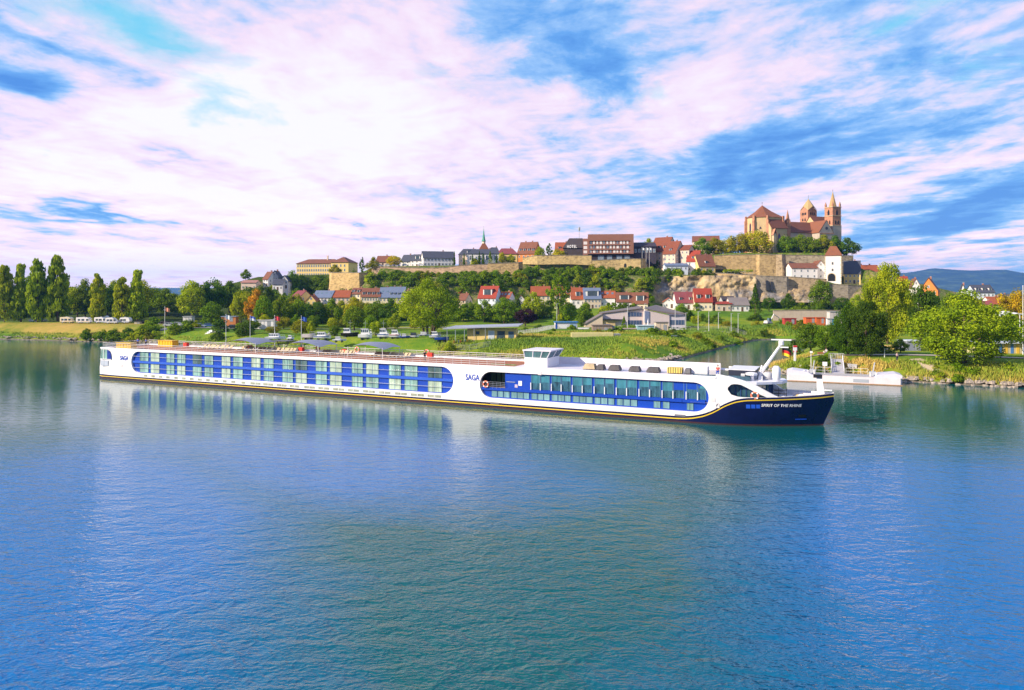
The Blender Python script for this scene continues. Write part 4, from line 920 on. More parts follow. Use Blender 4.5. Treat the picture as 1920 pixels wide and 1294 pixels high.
# park trees right of the poplars
for px, yt, w_, Y, kd, tint, lab in [
    (312, 541, 62, 318, 'broad0', 'mid', 'broad green tree right of the yellowish poplars'), (360, 525, 66, 312, 'broad1', 'light', 'tall light green tree behind the orange flag'), (398, 519, 56, 318, 'broad2', 'dark', 'tallest dark tree in the park, behind the round pale tree'),
    (430, 527, 56, 330, 'broad0', 'dark', 'dark tree between two lighter park trees'), (397, 565, 50, 280, 'broad1', 'mid', 'rounded low tree standing on the lawn by the car park'), (452, 541, 42, 290, 'broad2', 'light', 'yellow green tree left of the autumn coloured tree'),
    (481, 543, 50, 284, 'broad0', 'gold', 'tree with golden orange autumn leaves'), (493, 553, 42, 272, 'broad1', 'mid', 'green tree growing in front of the golden tree'), (495, 531, 44, 330, 'broad2', 'dark', 'rounded dark green tree above the golden tree'),
    (528, 553, 46, 285, 'broad0', 'mid', 'green tree right of the golden tree'), (560, 561, 44, 292, 'broad1', 'mid', 'green tree under the purple roofed house'), (592, 562, 46, 288, 'broad2', 'dark', 'dark green tree under the slate roofed terrace'),
    (622, 560, 44, 290, 'broad0', 'mid', 'green tree under the orange roofed house'), (664, 573, 54, 262, 'broad1', 'mid', 'leafy tree behind the black hulled barge'), (664, 556, 50, 300, 'broad1', 'yellow', 'yellow green tree in front of the white terrace'),
    (700, 566, 46, 292, 'broad2', 'mid', 'green tree behind the white motor cruiser'), (735, 560, 52, 290, 'broad0', 'dark', 'dark tree left of the big willow'),
    (566, 598, 52, 236, 'broad1', 'olive', 'small olive tree beside the blue flag'), (704, 600, 24, 222, 'broad2', 'light', 'slender young bright green tree among the boats'), (583, 602, 18, 228, 'broad0', 'light', 'small pale sapling beside the moored boats'), (627, 610, 26, 226, 'broad1', 'mid', 'low round tree between blue boat and barge'), (454, 607, 15, 236, 'spruce', 'mid', 'small conical tree on the green bank'),
    (512, 611, 34, 240, 'broad2', 'olive', 'scrubby tree behind the parked boat at the bank'),
    (461, 505, 22, 425, 'broad0', 'mid', 'tree alone on the skyline above the park'), (548, 506, 32, 412, 'broad1', 'mid', 'tree against the left end of the long yellow building'),
    (878, 564, 32, 318, 'broad2', 'mid', 'green tree in front of the timbered house'), (908, 563, 50, 310, 'broad0', 'mid', 'rounded tree left of two broad trees behind the clubhouse'), (945, 557, 56, 306, 'broad1', 'mid', 'broad green tree behind the clubhouse roof'),
    (985, 577, 46, 285, 'broad2', 'purple', 'dark purple leaved tree beside the clubhouse'), (1000, 548, 48, 318, 'broad0', 'light', 'light green tree behind the purple leaved tree'), (1047, 505, 56, 300, 'thin', 'mid', 'tall thin tree with a bare trunk before the houses'), (1068, 566, 34, 305, 'broad1', 'mid', 'dark green tree right of the tall thin tree'),
    (1050, 586, 12, 268, 'broad2', 'light', 'slim sapling beside the white and blue kiosk'), (1091, 589, 14, 268, 'broad0', 'mid', 'narrow young tree left of the angular building'), (1170, 592, 14, 255, 'spruce', 'mid', 'little conical tree in front of the angular building'),
    (1098, 566, 26, 320, 'broad1', 'mid', 'small tree below the blue roofed house'), (1135, 571, 30, 318, 'broad2', 'light', 'low clipped tree before the white terrace'), (1163, 568, 16, 330, 'broad0', 'dark', 'small dark tree beside the brown roofed houses'), (1278, 569, 36, 318, 'broad1', 'mid', 'tree behind the right end of the angular building'), (1305, 590, 24, 300, 'broad2', 'light', 'light green tree by the lamp posts'), (1330, 592, 20, 305, 'broad0', 'mid', 'small tree below the orange roofed house'),
    (1416, 531, 30, 330, 'spruce', 'dark', 'tall dark spruce below the cliff'), (1538, 524, 52, 352, 'broad1', 'mid', 'rounded tree growing against the lower town wall'), (1478, 550, 30, 348, 'broad0', 'dark', 'dark tree at the foot of the ruined wall'), (1442, 556, 30, 345, 'broad2', 'dark', 'dark tree right of the tall spruce'), (1502, 566, 40, 342, 'bush0', 'mid', 'wide shrubby tree behind the red container'), (1580, 556, 34, 345, 'broad2', 'dark', 'dark tree below the white gate tower'), (1607, 552, 34, 335, 'broad0', 'light', 'pale tree at the foot of the slate roofed house')]:
    T(px, yt, w_, Y, kd, tint, lab, 'spruce_tree' if kd == 'spruce' else 'broadleaf_tree')
for i in range(20):
    px = 505 + i * 15.5 + random.uniform(-5, 5)
    T(px, random.uniform(563, 576), random.uniform(38, 52), random.uniform(300, 332), 'broad%d' % (i % 3), ('mid', 'dark', 'olive', 'mid', 'light')[i % 5], 'green tree in the belt in front of the lower terrace', group='tree belt in front of the lower terrace')
for i in range(12):
    px = 470 + i * 31 + random.uniform(-9, 9)
    T(px, random.uniform(588, 601), random.uniform(22, 36), random.uniform(244, 272), 'broad%d' % (i % 3), ('mid', 'light', 'olive', 'mid')[i % 4], 'small green tree on the lawn behind the boats', group='small trees on the lawn behind the boats')
for i in range(9):
    T(870 + i * 17 + random.uniform(-5, 5), random.uniform(566, 580), random.uniform(34, 46), random.uniform(312, 334), 'broad%d' % (i % 3), ('mid', 'dark', 'olive')[i % 3], 'green tree in the gardens behind the clubhouse', group='trees behind the clubhouse')
for px, yt, w_, Y, tn, lab in ((1745, 544, 50, 270, 'dark', 'dark tree under the orange gable'), (1782, 548, 44, 262, 'mid', 'green tree right of the orange gable'), (1828, 556, 46, 255, 'olive', 'olive tree under the white gabled house'), (1700, 548, 44, 290, 'mid', 'green tree below the half hidden red roof'), (1850, 572, 44, 240, 'mid', 'green tree under the purple roof')): T(px, yt, w_, Y, 'broad1', tn, lab, 'broadleaf_tree')
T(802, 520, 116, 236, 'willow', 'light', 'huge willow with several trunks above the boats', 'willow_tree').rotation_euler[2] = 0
T(843, 637, 26, 198, 'bush0', 'light', 'bright round bush beside the clubhouse gate', 'bush', 'bush')
# upper town trees
for px, yt, w_, Y, kd, tint, lab in [
    (700, 482, 30, 415, 'broad0', 'olive', 'rounded olive tree on the wall left of the red brown roof'), (738, 479, 36, 412, 'broad1', 'yellow', 'yellowish tree on the wall beside the red brown roof'), (679, 481, 14, 418, 'thin', 'blue', 'thin bluish tree beside the yellow building'), (664, 503, 16, 410, 'broad2', 'dark', 'small dark tree on the stone bastion'), (628, 496, 26, 420, 'broad0', 'olive', 'tree in front of the long yellow building'),
    (1012, 462, 26, 416, 'broad1', 'light', 'light tree right of the brick house'), (1030, 455, 16, 420, 'thin', 'blue', 'wispy bluish tree behind the brick house'), (1048, 466, 34, 412, 'broad2', 'yellow', 'yellowish tree below the orange roof'), (1217, 447, 34, 440, 'broad0', 'light', 'light tree behind the dark hotel wing'), (1202, 468, 12, 408, 'spruce', 'dark', 'small spruce beside the hotel flagpoles'), (1233, 484, 22, 405, 'broad1', 'dark', 'dark tree below the orange roofed terrace'),
    (941, 472, 14, 414, 'broad2', 'yellow', 'small yellow green tree in the villa garden'), (958, 477, 20, 410, 'broad0', 'light', 'light green tree above the villa garden wall'), (919, 470, 12, 412, 'spruce', 'mid', 'conical garden tree below the green spire'), (890, 483, 20, 408, 'bush1', 'light', 'clipped bright shrub before the white villa')]:
    T(px, yt, w_, Y, kd, tint, lab, 'spruce_tree' if kd == 'spruce' else 'broadleaf_tree')
for i, px in enumerate((852, 870, 886, 899, 906, 931, 942)): T(px, 470 + (i % 3) * 3, 7, 408, 'cypress', 'dark', 'slim dark cypress in the villa garden row', 'cypress_tree', group='cypresses in the villa garden')
# lime trees round the church
ly = [(1317, 447, 32, 'mid', 'first lime tree of the church row, beside the pink building'), (1339, 446, 28, 'olive', 'lime tree in front of the pink building roof'), (1361, 446, 30, 'yellow', 'yellowish lime tree midway between pink building and church'), (1385, 436, 32, 'olive', 'lime tree just left of the church choir'), (1418, 431, 48, 'yellow', 'largest lime tree, in front of the church choir'),
      (1475, 440, 30, 'mid', 'first lime tree right of the church east window'), (1501, 440, 30, 'mid', 'second lime tree right of the church east window'), (1523, 442, 28, 'mid', 'third lime tree right of the church east window'), (1545, 441, 32, 'olive', 'lime tree below the church transept gable'), (1566, 443, 30, 'dark', 'lime tree below the tall church tower'), (1587, 447, 36, 'dark', 'last lime tree at the edge of the church terrace')]
for px, yt, w_, tint, lab in ly: T(px, yt - 1, w_ * 1.35, 429, 'broad%d' % (px % 3), tint, lab, 'lime_tree', yb=484)
# trees on the right bank
T(1664, 492, 96, 190, 'big0', 'linden', 'tall yellow green linden right of the church hill', 'linden_tree'); T(1624, 562, 84, 152, 'big0', 'deep', 'large dark tree in front of the linden, right of centre'); T(1590, 566, 62, 156, 'big1', 'deep', 'dark bushy tree at the left end of the bank trees')
T(1808, 541, 172, 141, 'big1', 'plane', 'very wide plane tree with a short pale trunk on the lawn', 'plane_tree'); T(1727, 534, 64, 205, 'broad1', 'dark', 'dark tree between the linden and the plane tree'); T(1900, 538, 62, 215, 'broad2', 'autumn', 'tree with autumn leaves at the right edge')
T(1893, 590, 80, 185, 'broad0', 'mid', 'green tree under the white tent roof at the right edge'); T(1520, 604, 60, 175, 'broad1', 'dark', 'low dark tree behind the picnic spot'); T(1548, 608, 42, 166, 'broad2', 'mid', 'brighter small tree over the picnic spot'); T(1490, 634, 40, 190, 'bush1', 'dark', 'dark bush at the inlet edge', 'bush', 'bush'); T(1688, 635, 34, 160, 'broad0', 'mid', 'small tree beside the grey shed'); T(1960, 610, 90, 150, 'broad1', 'mid', 'green tree beyond the right frame edge')
T(1575, 640, 70, 168, 'bush2', 'dark', 'dense dark shrubbery behind the gangway', 'bush', 'bush'); T(1645, 640, 60, 160, 'bush0', 'dark', 'dense dark shrubbery under the linden', 'bush', 'bush')
for px, yt in ((1700, 640), (1560, 600)): pass
# shrubs on slopes and banks: groups of bushes nobody tells apart
SCRUB = []
def scatter(n, px0, px1, y0, y1, Y0, Y1, wr, hr, tints, label, group, name='bush', extra=0, top=0):
    for i in range(n + extra):
        for _ in range(30):
            Y = random.uniform(Y0, Y1); px = random.uniform(px0, px1); x = XW(px, Y); z = G(x, Y); yy = HY + (EYE - z) * F / Y
            if y0 <= yy <= y1: break
        w_ = random.uniform(*wr); h_ = w_ * random.uniform(*hr)
        tl = top + random.uniform(-10, 3)
        if top: h_ = min(h_, EYE - (tl - HY) * Y / F - z); w_ = min(w_, h_ * 1.5)
        if top and h_ < 1.2: continue
        if i >= n: SCRUB.append((x, Y, z, w_ * .8, h_ * .75)); continue
        plant('bush%d' % (i % 3), name, x, Y, h_, w_, random.choice(tints), label, 'bush', group, z=z - .3)
scatter(50, 690, 965, 497, 566, 364, 407, (6, 11), (.7, 1.1), ['olive', 'mid', 'dark', 'light'], 'green bush on the slope below the long town wall', 'bushes on the slope below the long town wall', extra=130, top=513)
scatter(48, 965, 1230, 490, 566, 362, 405, (5, 10), (.6, 1.0), ['olive', 'mid', 'dark', 'light'], 'green bush on the slope under the hotel terrace', 'bushes on the slope under the hotel', extra=110, top=500)
scatter(20, 1190, 1330, 500, 530, 382, 405, (4, 7), (.6, .9), ['mid', 'light', 'dark'], 'bright bush along the top of the bare cliff', 'bushes on top of the cliff', extra=20, top=500)
scatter(10, 620, 705, 538, 562, 366, 396, (5, 8), (.7, 1.0), ['dark', 'mid', 'olive'], 'bush at the foot of the great stone bastion', 'bushes at the foot of the bastion', extra=16, top=546)
scatter(30, 535, 618, 512, 560, 368, 420, (6, 10), (.8, 1.1), ['dark', 'mid'], 'dark bush on the slope below the long yellow building', 'bushes below the yellow building', extra=40, top=521)
scatter(18, 430, 560, 520, 580, 350, 410, (6, 10), (.8, 1.1), ['dark', 'mid', 'olive'], 'green bush on the low hill behind the golden tree', 'bushes on the low hill', extra=24)
scatter(14, 1130, 1620, 560, 590, 344, 366, (4, 7), (.6, .9), ['dark', 'mid'], 'green bush at the foot of the cliff', 'bushes at the foot of the cliff', extra=14)
scatter(26, 560, 1110, 568, 606, 306, 345, (5, 9), (.7, 1.0), ['dark', 'mid', 'mid'], 'garden bush between the lower houses and the meadow', 'garden bushes below the lower houses', extra=30)
scatter(14, 150, 330, 626, 640, 240, 272, (3, 6), (.5, .8), ['light', 'mid', 'olive'], 'low bush along the water below the levee', 'bushes along the water below the levee', extra=8)
scatter(14, 235, 480, 606, 638, 228, 262, (3.5, 7), (.6, .9), ['mid', 'light', 'dark'], 'bush on the green bank behind the ship stern', 'bushes on the bank behind the ship stern', extra=6)
scatter(9, 1180, 1430, 625, 668, 188, 262, (3, 6), (.4, .6), ['mid', 'olive', 'dark'], 'low scrub on the bank of the inlet', 'scrub on the inlet bank', extra=6)
scatter(8, 1500, 1580, 670, 706, 138, 152, (2.2, 4), (.6, .8), ['dark', 'mid'], 'leafy bush on the bank behind the landing stage', 'bushes behind the landing stage', extra=4)
scatter(8, 1700, 1920, 690, 716, 129, 142, (1.6, 3), (.5, .8), ['mid', 'light'], 'small green bush above the stony shore', 'bushes above the stony shore', extra=5)
scatter(18, 1690, 1930, 555, 640, 215, 330, (7, 12), (.7, 1.0), ['dark', 'mid', 'mid'], 'tall shrub among the houses beyond the park', 'shrubs among the houses beyond the park', extra=20)
scatter(14, 960, 1290, 614, 640, 225, 262, (2, 4.5), (.35, .55), ['mid', 'olive', 'dark'], 'rough shrub along the meadow edge', 'shrubs along the meadow edge', extra=14)
# the remaining small scrub, one countless mass
_c, _r = [], []
for x, y, z, w_, h_ in SCRUB:
    for _ in range(14):
        a = random.uniform(0, 6.28); hh = random.random(); q_ = w_ * .42 * (1 - hh ** 2) * random.random() ** .4; _c.append((x + q_ * math.cos(a), y + q_ * math.sin(a), z + h_ * (.1 + .75 * hh))); _r.append(w_ * random.uniform(.13, .2))
v_, f_, s_ = leaves(np.array(_c), np.array(_r), 46, .30, 301)
o = tag(link('scrub', fast_mesh('scrub', v_, f_, m_leaf, False, s_)), 'low scrub covering the slopes between the bushes', 'scrub', kind='stuff'); o.color = (*GR['mid'], 1)
# tall grass on the banks (countless)
m_blade, t, b = newmat('grass_blades')
at = t.node('ShaderNodeAttribute', attribute_name='shade')
t.l.new(t.ramp(at.outputs['Fac'], [(0, (.09, .19, .010)), (.4, (.21, .30, .014)), (.7, (.42, .33, .05)), (1, (.62, .43, .11))]), b.inputs['Base Color']); b.inputs['Roughness'].default_value = .8
def tall_grass(name, n, poly, zlo, zhi, h, dryness, seed, label):
    r = np.random.default_rng(seed); poly_a = np.array(poly); lo_, hi_ = poly_a.min(0), poly_a.max(0)
    X = r.uniform(lo_[0], hi_[0], n * 3); Y = r.uniform(lo_[1], hi_[1], n * 3); Z = terr(X, Y)
    pat = vnoise(X, Y, 5, seed) * .6 + vnoise(X, Y, 1.7, seed + 1) * .4
    ok = inside(X, Y, poly) & (Z > zlo) & (Z < zhi) & (pat > .36); X, Y, Z, pat = X[ok][:n], Y[ok][:n], Z[ok][:n], pat[ok][:n]; n = len(X)
    hh = h * (.4 + .9 * r.random(n)) * (.5 + pat); a = r.random(n) * 6.28; wd = .07 + .10 * r.random(n); lx, ly = r.normal(size=(2, n)) * .3 * hh
    ca, sa = np.cos(a) * wd, np.sin(a) * wd
    v = np.stack([np.stack([X - ca, Y - sa, Z - .1], -1), np.stack([X + ca, Y + sa, Z - .1], -1), np.stack([X + lx, Y + ly, Z + hh], -1)], 1).reshape(-1, 3)
    sh = np.clip(vnoise(X, Y, 9, seed + 5) * .9 + dryness - .45 + r.random(n) * .3, 0, 1)
    tag(link(name, fast_mesh(name, v, np.arange(n * 3).reshape(-1, 3), m_blade, False, sh)), label, 'grass', kind='stuff')
tall_grass('tall_grass', 60000, [(52, 150), (62, 147), (75, 139), (92, 130), (130, 105), (140, 125), (100, 141), (80, 148), (70, 156), (58, 166)], .5, 3.3, .8, .46, 3, 'tall dry grass on the right bank')
tall_grass('tall_grass', 60000, [(-20, 197), (0, 188), (28, 174), (44, 186), (60, 214), (92, 262), (80, 275), (20, 240), (-25, 215)], .5, 4.6, .55, .20, 5, 'rough grass on the bank behind the ship')
tall_grass('tall_grass', 36000, [(60, 256), (98, 268), (112, 262), (150, 262), (165, 300), (60, 300), (30, 262)], .4, 6.0, .8, .12, 9, 'green bank grass at the head of the inlet')
scatter(7, 1290, 1425, 588, 606, 300, 322, (4, 7), (.5, .8), ['dark', 'mid'], 'hedge bush behind the drive with the lamp posts', 'hedge bushes behind the drive', extra=8)
scatter(16, 1330, 1560, 596, 634, 266, 300, (3, 6), (.5, .7), ['mid', 'olive', 'dark'], 'scrub on the bank at the head of the inlet', 'scrub at the head of the inlet', extra=20)
tall_grass('tall_grass', 30000, [(-240, 300), (-192, 268), (-136, 249), (-90, 228), (-60, 216), (-60, 250), (-120, 280), (-200, 300)], .4, 2.4, .5, .20, 7, 'rough grass on the left levee')
# stones along the water line
m = MB(); r = random.Random(5)
for pts, n, sz in (([(55, 156), (60, 147), (75, 138.5), (92, 129.5), (117, 117)], 620, .42), ([(-192, 268), (-136, 249), (-90, 228)], 260, .34), ([(0, 188), (28, 174), (36, 175), (44, 186)], 200, .42)):
    for i in range(n):
        k = r.random() * (len(pts) - 1); j = int(k); f_ = k - j; x = pts[j][0] * (1-f_) + pts[j+1][0] * f_ + r.gauss(0, .5); y = pts[j][1] * (1-f_) + pts[j+1][1] * f_ + r.gauss(.6, .6)
        s_ = sz * r.uniform(.4, 1.2); z = max(G(x, y), -.1) + s_ * .15
        vv = [(x + s_ * dx_ * r.uniform(.6, 1.1), y + s_ * dy_ * r.uniform(.6, 1.1), z + s_ * dz_ * r.uniform(.4, .8)) for dx_, dy_, dz_ in ((-1,-1,-1),(1,-1,-1),(1,1,-1),(-1,1,-1),(-.7,-.7,.9),(.7,-.7,.9),(.7,.7,.9),(-.7,.7,.9))]
        m.add(vv, [(0,3,2,1),(4,5,6,7),(0,1,5,4),(1,2,6,5),(2,3,7,6),(3,0,4,7)])
tag(m.build('shore_stones', stone((.36, .30, .25), .4, 2.0)), 'heap of broken stones along the waterline', 'stones', kind='stuff')
# ------------------------------------------------------------------ houses
def unit_window(frame, gl, mull=True):
    m = MB(); m.box(-.5, .5, -.03, .06, 0, 1, 0)
    for a, b_ in ((-.5, -.42), (.42, .5)): m.box(a, b_, -.07, -.032, 0, 1, 1)
    m.box(-.5, .5, -.068, -.033, .93, 1, 1); m.box(-.56, .56, -.12, -.031, -.05, .03, 1)
    if mull: m.box(-.03, .03, -.066, -.034, .03, .93, 1); m.box(-.42, .42, -.066, -.034, .62, .67, 1)
    return m.mesh('window', [gl, frame])
WIN = unit_window(WFRAME, GLASS); WIND = unit_window(paint((.22, .16, .12), .6), GLASS); WINB = unit_window(WFRAME, GLASSB, False); WING = unit_window(paint((.45, .55, .70), .5), GLASS)
m = MB(); m.box(-.5, .5, -.03, .06, 0, 1, 0); m.box(-.58, -.5, -.06, .05, -.0, 1, 1); m.box(.5, .58, -.06, .05, 0, 1, 1); m.box(-.58, .58, -.062, .05, 1, 1.05, 1)
DOOR = m.mesh('door', [paint((.12, .07, .04), .5), WFRAME])
m = MB(); m.box(-.5, .5, -.02, .03, 0, 1, 0); m.box(-.54, .54, -.03, .02, -.03, .04, 1); m.box(-.54, .54, -.03, .02, .96, 1.03, 1)
SKYL = m.mesh('skylight', [GLASSB, paint((.3, .33, .38), .4)])
RT = {'rust': tiles((.20, .050, .020)), 'orange': tiles((.30, .072, .022)), 'red': tiles((.29, .036, .014)), 'brown': tiles((.19, .068, .034)), 'purple': tiles((.22, .05, .055)), 'slate': tiles((.055, .06, .085), .2), 'blue': tiles((.13, .17, .27), .2), 'pink': tiles((.36, .17, .13)), 'dark': tiles((.055, .042, .045), .3), 'church': tiles((.22, .075, .032)), 'grey': tiles((.20, .17, .16))}
WL = {'white': paint((.74, .71, .70), .8, .06, .6), 'cream': paint((.72, .62, .44), .8, .08, .6), 'yellow': paint((.74, .54, .20), .8, .08, .5), 'pink': paint((.66, .51, .40), .8, .08, .6), 'orange': paint((.62, .22, .05), .8, .1, .6), 'beige': paint((.62, .50, .38), .8, .08, .5), 'bluish': paint((.60, .66, .76), .8, .06, .6), 'grey': paint((.42, .42, .44), .8, .08)}
def wobj(root, me, x, y, z, w_, h, rz=0, name='window'):
    o = link(name, me, root, (x, y, z), (0, 0, rz), (w_, 1, h)); return o
def house(label, x0, x1, yr, ye, yb, Y, d=9, yaw=0, ridge='x', wall='white', roof='brown', rows=2, cols=4, dorm=0, chim=1, hip=0.0, side=0, sky=0, door=True, win=None, name='house', group=None, wh=1.25, ww=.9, dw=1.3, loggia=False, found=9.0, over=.45):
    """x0..x1, ridge, eave and base rows as measured on the photograph at the distance Y; d: depth; yaw: turn of the house"""
    a = -R(yaw); ext = (x1 - x0) * Y / F
    w_ = max(2.5, (ext - d * abs(math.sin(a))) / math.cos(a)); zb_, ze = ZH(yb, Y), ZH(ye, Y); zr = ZH(yr, Y + (d/2 if ridge == 'x' else 2)); win = win or WIN
    root = empty(name, (XW((x0 + x1) / 2, Y), Y + d / 2, zb_), a, label, 'house', group)
    H_ = ze - zb_; Hr = zr - zb_; hw_, hd = w_ / 2, d / 2; m = MB(); o = over
    m.prism([(-hw_, -hd), (hw_, -hd), (hw_, hd), (-hw_, hd)], -found, H_)
    hp = hip
    if ridge == 'x':
        if hp == 0:
            for s_ in (-1, 1): m.add([(s_*hw_, -hd, H_), (s_*hw_, hd, H_), (s_*hw_, 0, Hr - .1)], [(0, 1, 2)])
    else:
        if hp == 0:
            for s_ in (-1, 1): m.add([(-hw_, s_*hd, H_), (hw_, s_*hd, H_), (0, s_*hd, Hr - .1)], [(0, 1, 2)])
    m.build('wall', WL[wall] if isinstance(wall, str) else wall, root)
    m = MB(); th = .22
    if ridge == 'x':
        k = (Hr - H_) / hd; ed = H_ - k * o; rx = hw_ + .25 - (hp * hd if hp else 0)
        for s_ in (-1, 1):
            e = (hw_ + .3)
            m.extr([(-e, s_*(hd+o), ed), (e, s_*(hd+o), ed), (rx, 0, Hr), (-rx, 0, Hr)], (0, 0, th))
        if hp:
            for s_ in (-1, 1): m.extr([(s_*(hw_+.3), -hd-o, ed), (s_*(hw_+.3), hd+o, ed), (s_*rx, 0, Hr)], (0, 0, th - .004))
    else:
        k = (Hr - H_) / hw_; ed = H_ - k * o; ry = hd + .25 - (hp * hw_ if hp else 0)
        for s_ in (-1, 1): m.extr([(s_*(hw_+o), -hd-.3, ed), (s_*(hw_+o), hd+.3, ed), (0, ry, Hr), (0, -ry, Hr)], (0, 0, th))
        if hp:
            for s_ in (-1, 1): m.extr([(-hw_-o, s_*(hd+.3), ed), (hw_+o, s_*(hd+.3), ed), (0, s_*ry, Hr)], (0, 0, th - .004))
    rf = m.build('roof', RT[roof] if isinstance(roof, str) else roof, root)
    if rows:
        fh = H_ / rows
        for r_ in range(rows):
            for c in range(cols):
                x = -hw_ + w_ * (c + .5) / cols
                if door and r_ == 0 and c == cols // 2: wobj(root, DOOR, x, -hd, 0.02, 1.1, min(2.1, fh * .8), name='door'); continue
                wobj(root, win, x, -hd, r_ * fh + fh * .30, min(ww, w_ / cols * .62), min(wh, fh * .5))
            for c in range(side):
                y = -hd + d * (c + .5) / side
                for s_ in ((1,) if yaw >= 0 and ridge == 'x' else (-1, 1)):
                    wobj(root, win, s_ * hw_, y, r_ * fh + fh * .30, min(ww, d / side * .6), min(wh, fh * .5), s_ * math.pi / 2)
    if ridge == 'y' and rows:
        wobj(root, win, 0, -hd, H_ + (Hr - H_) * .22, min(.9, w_ * .2), min(1.1, (Hr - H_) * .4))
    if ridge == 'x':
        k = (Hr - H_) / hd
        for i in range(dorm):
            x = -hw_ + w_ * (i + .5) / dorm; zz = H_ + (Hr - H_) * .22; yy = -hd + (zz - H_) / k; hh = min(dw, (Hr - H_) * .5); mm = MB()
            mm.box(x - dw*.5, x + dw*.5, yy - .1, yy + hh / k + .2, zz, zz + hh, 0); mm.box(x - dw*.38, x + dw*.38, yy - .16, yy - .105, zz + .12, zz + hh - .1, 1)
            mm.extr([(x - dw*.62, yy - .3, zz + hh), (x + dw*.62, yy - .3, zz + hh), (x + dw*.62, yy + (hh + .3)/k + .3, zz + hh + .3), (x - dw*.62, yy + (hh + .3)/k + .3, zz + hh + .3)], (0, 0, .1), 2)
            mm.build('dormer', [WL['white'], GLASS, RT[roof]], rf)
        for i in range(sky):
            x = -hw_ + w_ * (i + .5) / sky; f_ = .45; link('skylight', SKYL, rf, (x, -hd + hd * f_, H_ + (Hr - H_) * f_ + th + .04), (math.atan(k) - math.pi/2 + math.pi/2 - math.pi/2, 0, 0), (min(1.0, w_/sky*.5), 1, 1.3))
    for i in range(chim):
        cx_ = hw_ * (.35 if i == 0 else -.45); cy_ = .5 if ridge == 'x' else 0; mm = MB(); cx_ = cx_ if ridge == 'x' else .5
        mm.box(cx_ - .32, cx_ + .32, cy_ - .32, cy_ + .32, Hr - 1.0, Hr + .85, 0); mm.box(cx_ - .4, cx_ + .4, cy_ - .4, cy_ + .4, Hr + .85, Hr + .97, 1); mm.build('chimney', [paint((.34, .15, .10), .8, .2), GREYM], rf)
    return root
gl_ = 'terrace houses in a row below the bastion'
# lower town, left terrace
house('left end house of the lower terrace with a purple red gable roof', 546, 577, 545.5, 556, 574, 358, 9, 24, wall='yellow', roof='purple', cols=3, side=2)
house('small yellow gable house with an orange roof in the lower terrace', 574, 592, 554, 564, 580, 348, 8, 0, 'y', 'yellow', 'orange', cols=2)
house('white house under a slate blue roof with skylights below the bastion', 586, 626, 545.5, 557.5, 576, 358, 9, 8, wall='white', roof='blue', cols=5, sky=4, dorm=0)
house('pink house with the orange roof left of the white terrace', 624, 655, 545, 557, 578, 358, 9, 0, wall='pink', roof='orange', cols=4)
house('cream house with white dormers in a dark brown roof', 654, 686, 540.5, 551, 578, 360, 9, 18, wall='cream', roof='brown', cols=3, rows=3, dorm=2, side=2)
house('long cream house with four dormers in a brown roof', 677, 713, 541, 556, 578, 357, 9, 0, wall='cream', roof='brown', rows=2, cols=7, dorm=4)
house('house with a bare blue slate roof and two skylights', 711, 730, 539.5, 557, 578, 357, 9, 0, wall='cream', roof='blue', cols=3, sky=2)
house('house with arched dormers in a blue slate roof', 729, 758, 538.5, 557, 578, 357, 9, 0, wall='beige', roof='blue', cols=4, dorm=4, dw=1.0, chim=2)
house('pale roofed house at the right end of the lower terrace', 750, 772, 544, 556, 577, 360, 9, 16, wall='pink', roof='pink', cols=2, side=1)
# lower town, centre
house('house with a small red roof behind the timbered house', 856, 872, 539, 549, 570, 372, 7, 22, wall='pink', roof='red', rows=2, cols=2)
house('timbered house with a brown roof left of the red roofed one', 858, 884, 551, 562.5, 577, 352, 8, 22, wall='pink', roof='brown', rows=2, cols=2, win=WIND, side=2)
house('white house with a big red roof and a wide dormer', 896, 941, 537, 558, 578, 352, 9, 20, wall='bluish', roof='red', rows=2, cols=4, dorm=1, dw=4.6, side=2)  # white walls coloured bluish to carry the shade of the gable
house('low house with solar panels on its red roof', 935, 966, 548, 559, 578, 354, 8, 22, wall='bluish', roof='orange', rows=2, cols=2, sky=3, side=2)
house('little white gable house between two trees', 969, 985, 554, 563, 578, 350, 7, 0, 'y', 'white', 'brown', rows=2, cols=2, chim=0)
house('house with a plain orange roof behind the tall thin tree', 996, 1032, 537.5, 553.5, 574, 362, 9, 0, wall='cream', roof='orange', rows=2, cols=4)
house('house with dormers partly hidden by the tall thin tree', 1040, 1073, 538, 553.5, 574, 362, 9, 0, wall='cream', roof='orange', rows=2, cols=4, dorm=2)
house('orange roofed house with a bay of skylights beside the blue roof', 1071, 1097, 540, 560, 574, 356, 9, 0, wall='white', roof='orange', rows=1, cols=3, dorm=1, dw=2.2, chim=2, door=False)
house('house with a glazed loft in its grey blue roof', 1095, 1127, 540.5, 559.5, 579, 354, 9, 0, wall='beige', roof='blue', rows=2, cols=5, dorm=1, dw=6.2, chim=1)
house('white house with three round roof lights in a red roof', 1125, 1157, 546, 558, 577, 355, 8, 8, wall='white', roof='orange', rows=1, cols=3, sky=3)
house('first of two brown roofed houses with a long dormer', 1156, 1189, 549, 565.5, 580, 352, 9, 6, wall='white', roof='brown', rows=1, cols=4, dorm=1, dw=4.6)
house('second of two brown roofed houses, its dark gable to the cliff', 1186, 1222, 549, 568.5, 582, 350, 9, 14, wall='cream', roof='brown', rows=1, cols=4, dorm=1, dw=3.8, side=2)
house('small white gable house at the foot of the cliff', 1245, 1268, 559, 566, 578, 356, 7, 8, 'y', 'white', 'orange', rows=1, cols=2, chim=0)
house('long low house with a dark red roof and two dormers', 1268, 1305, 548, 567, 580, 350, 9, 0, wall='white', roof='purple', rows=1, cols=4, dorm=2)
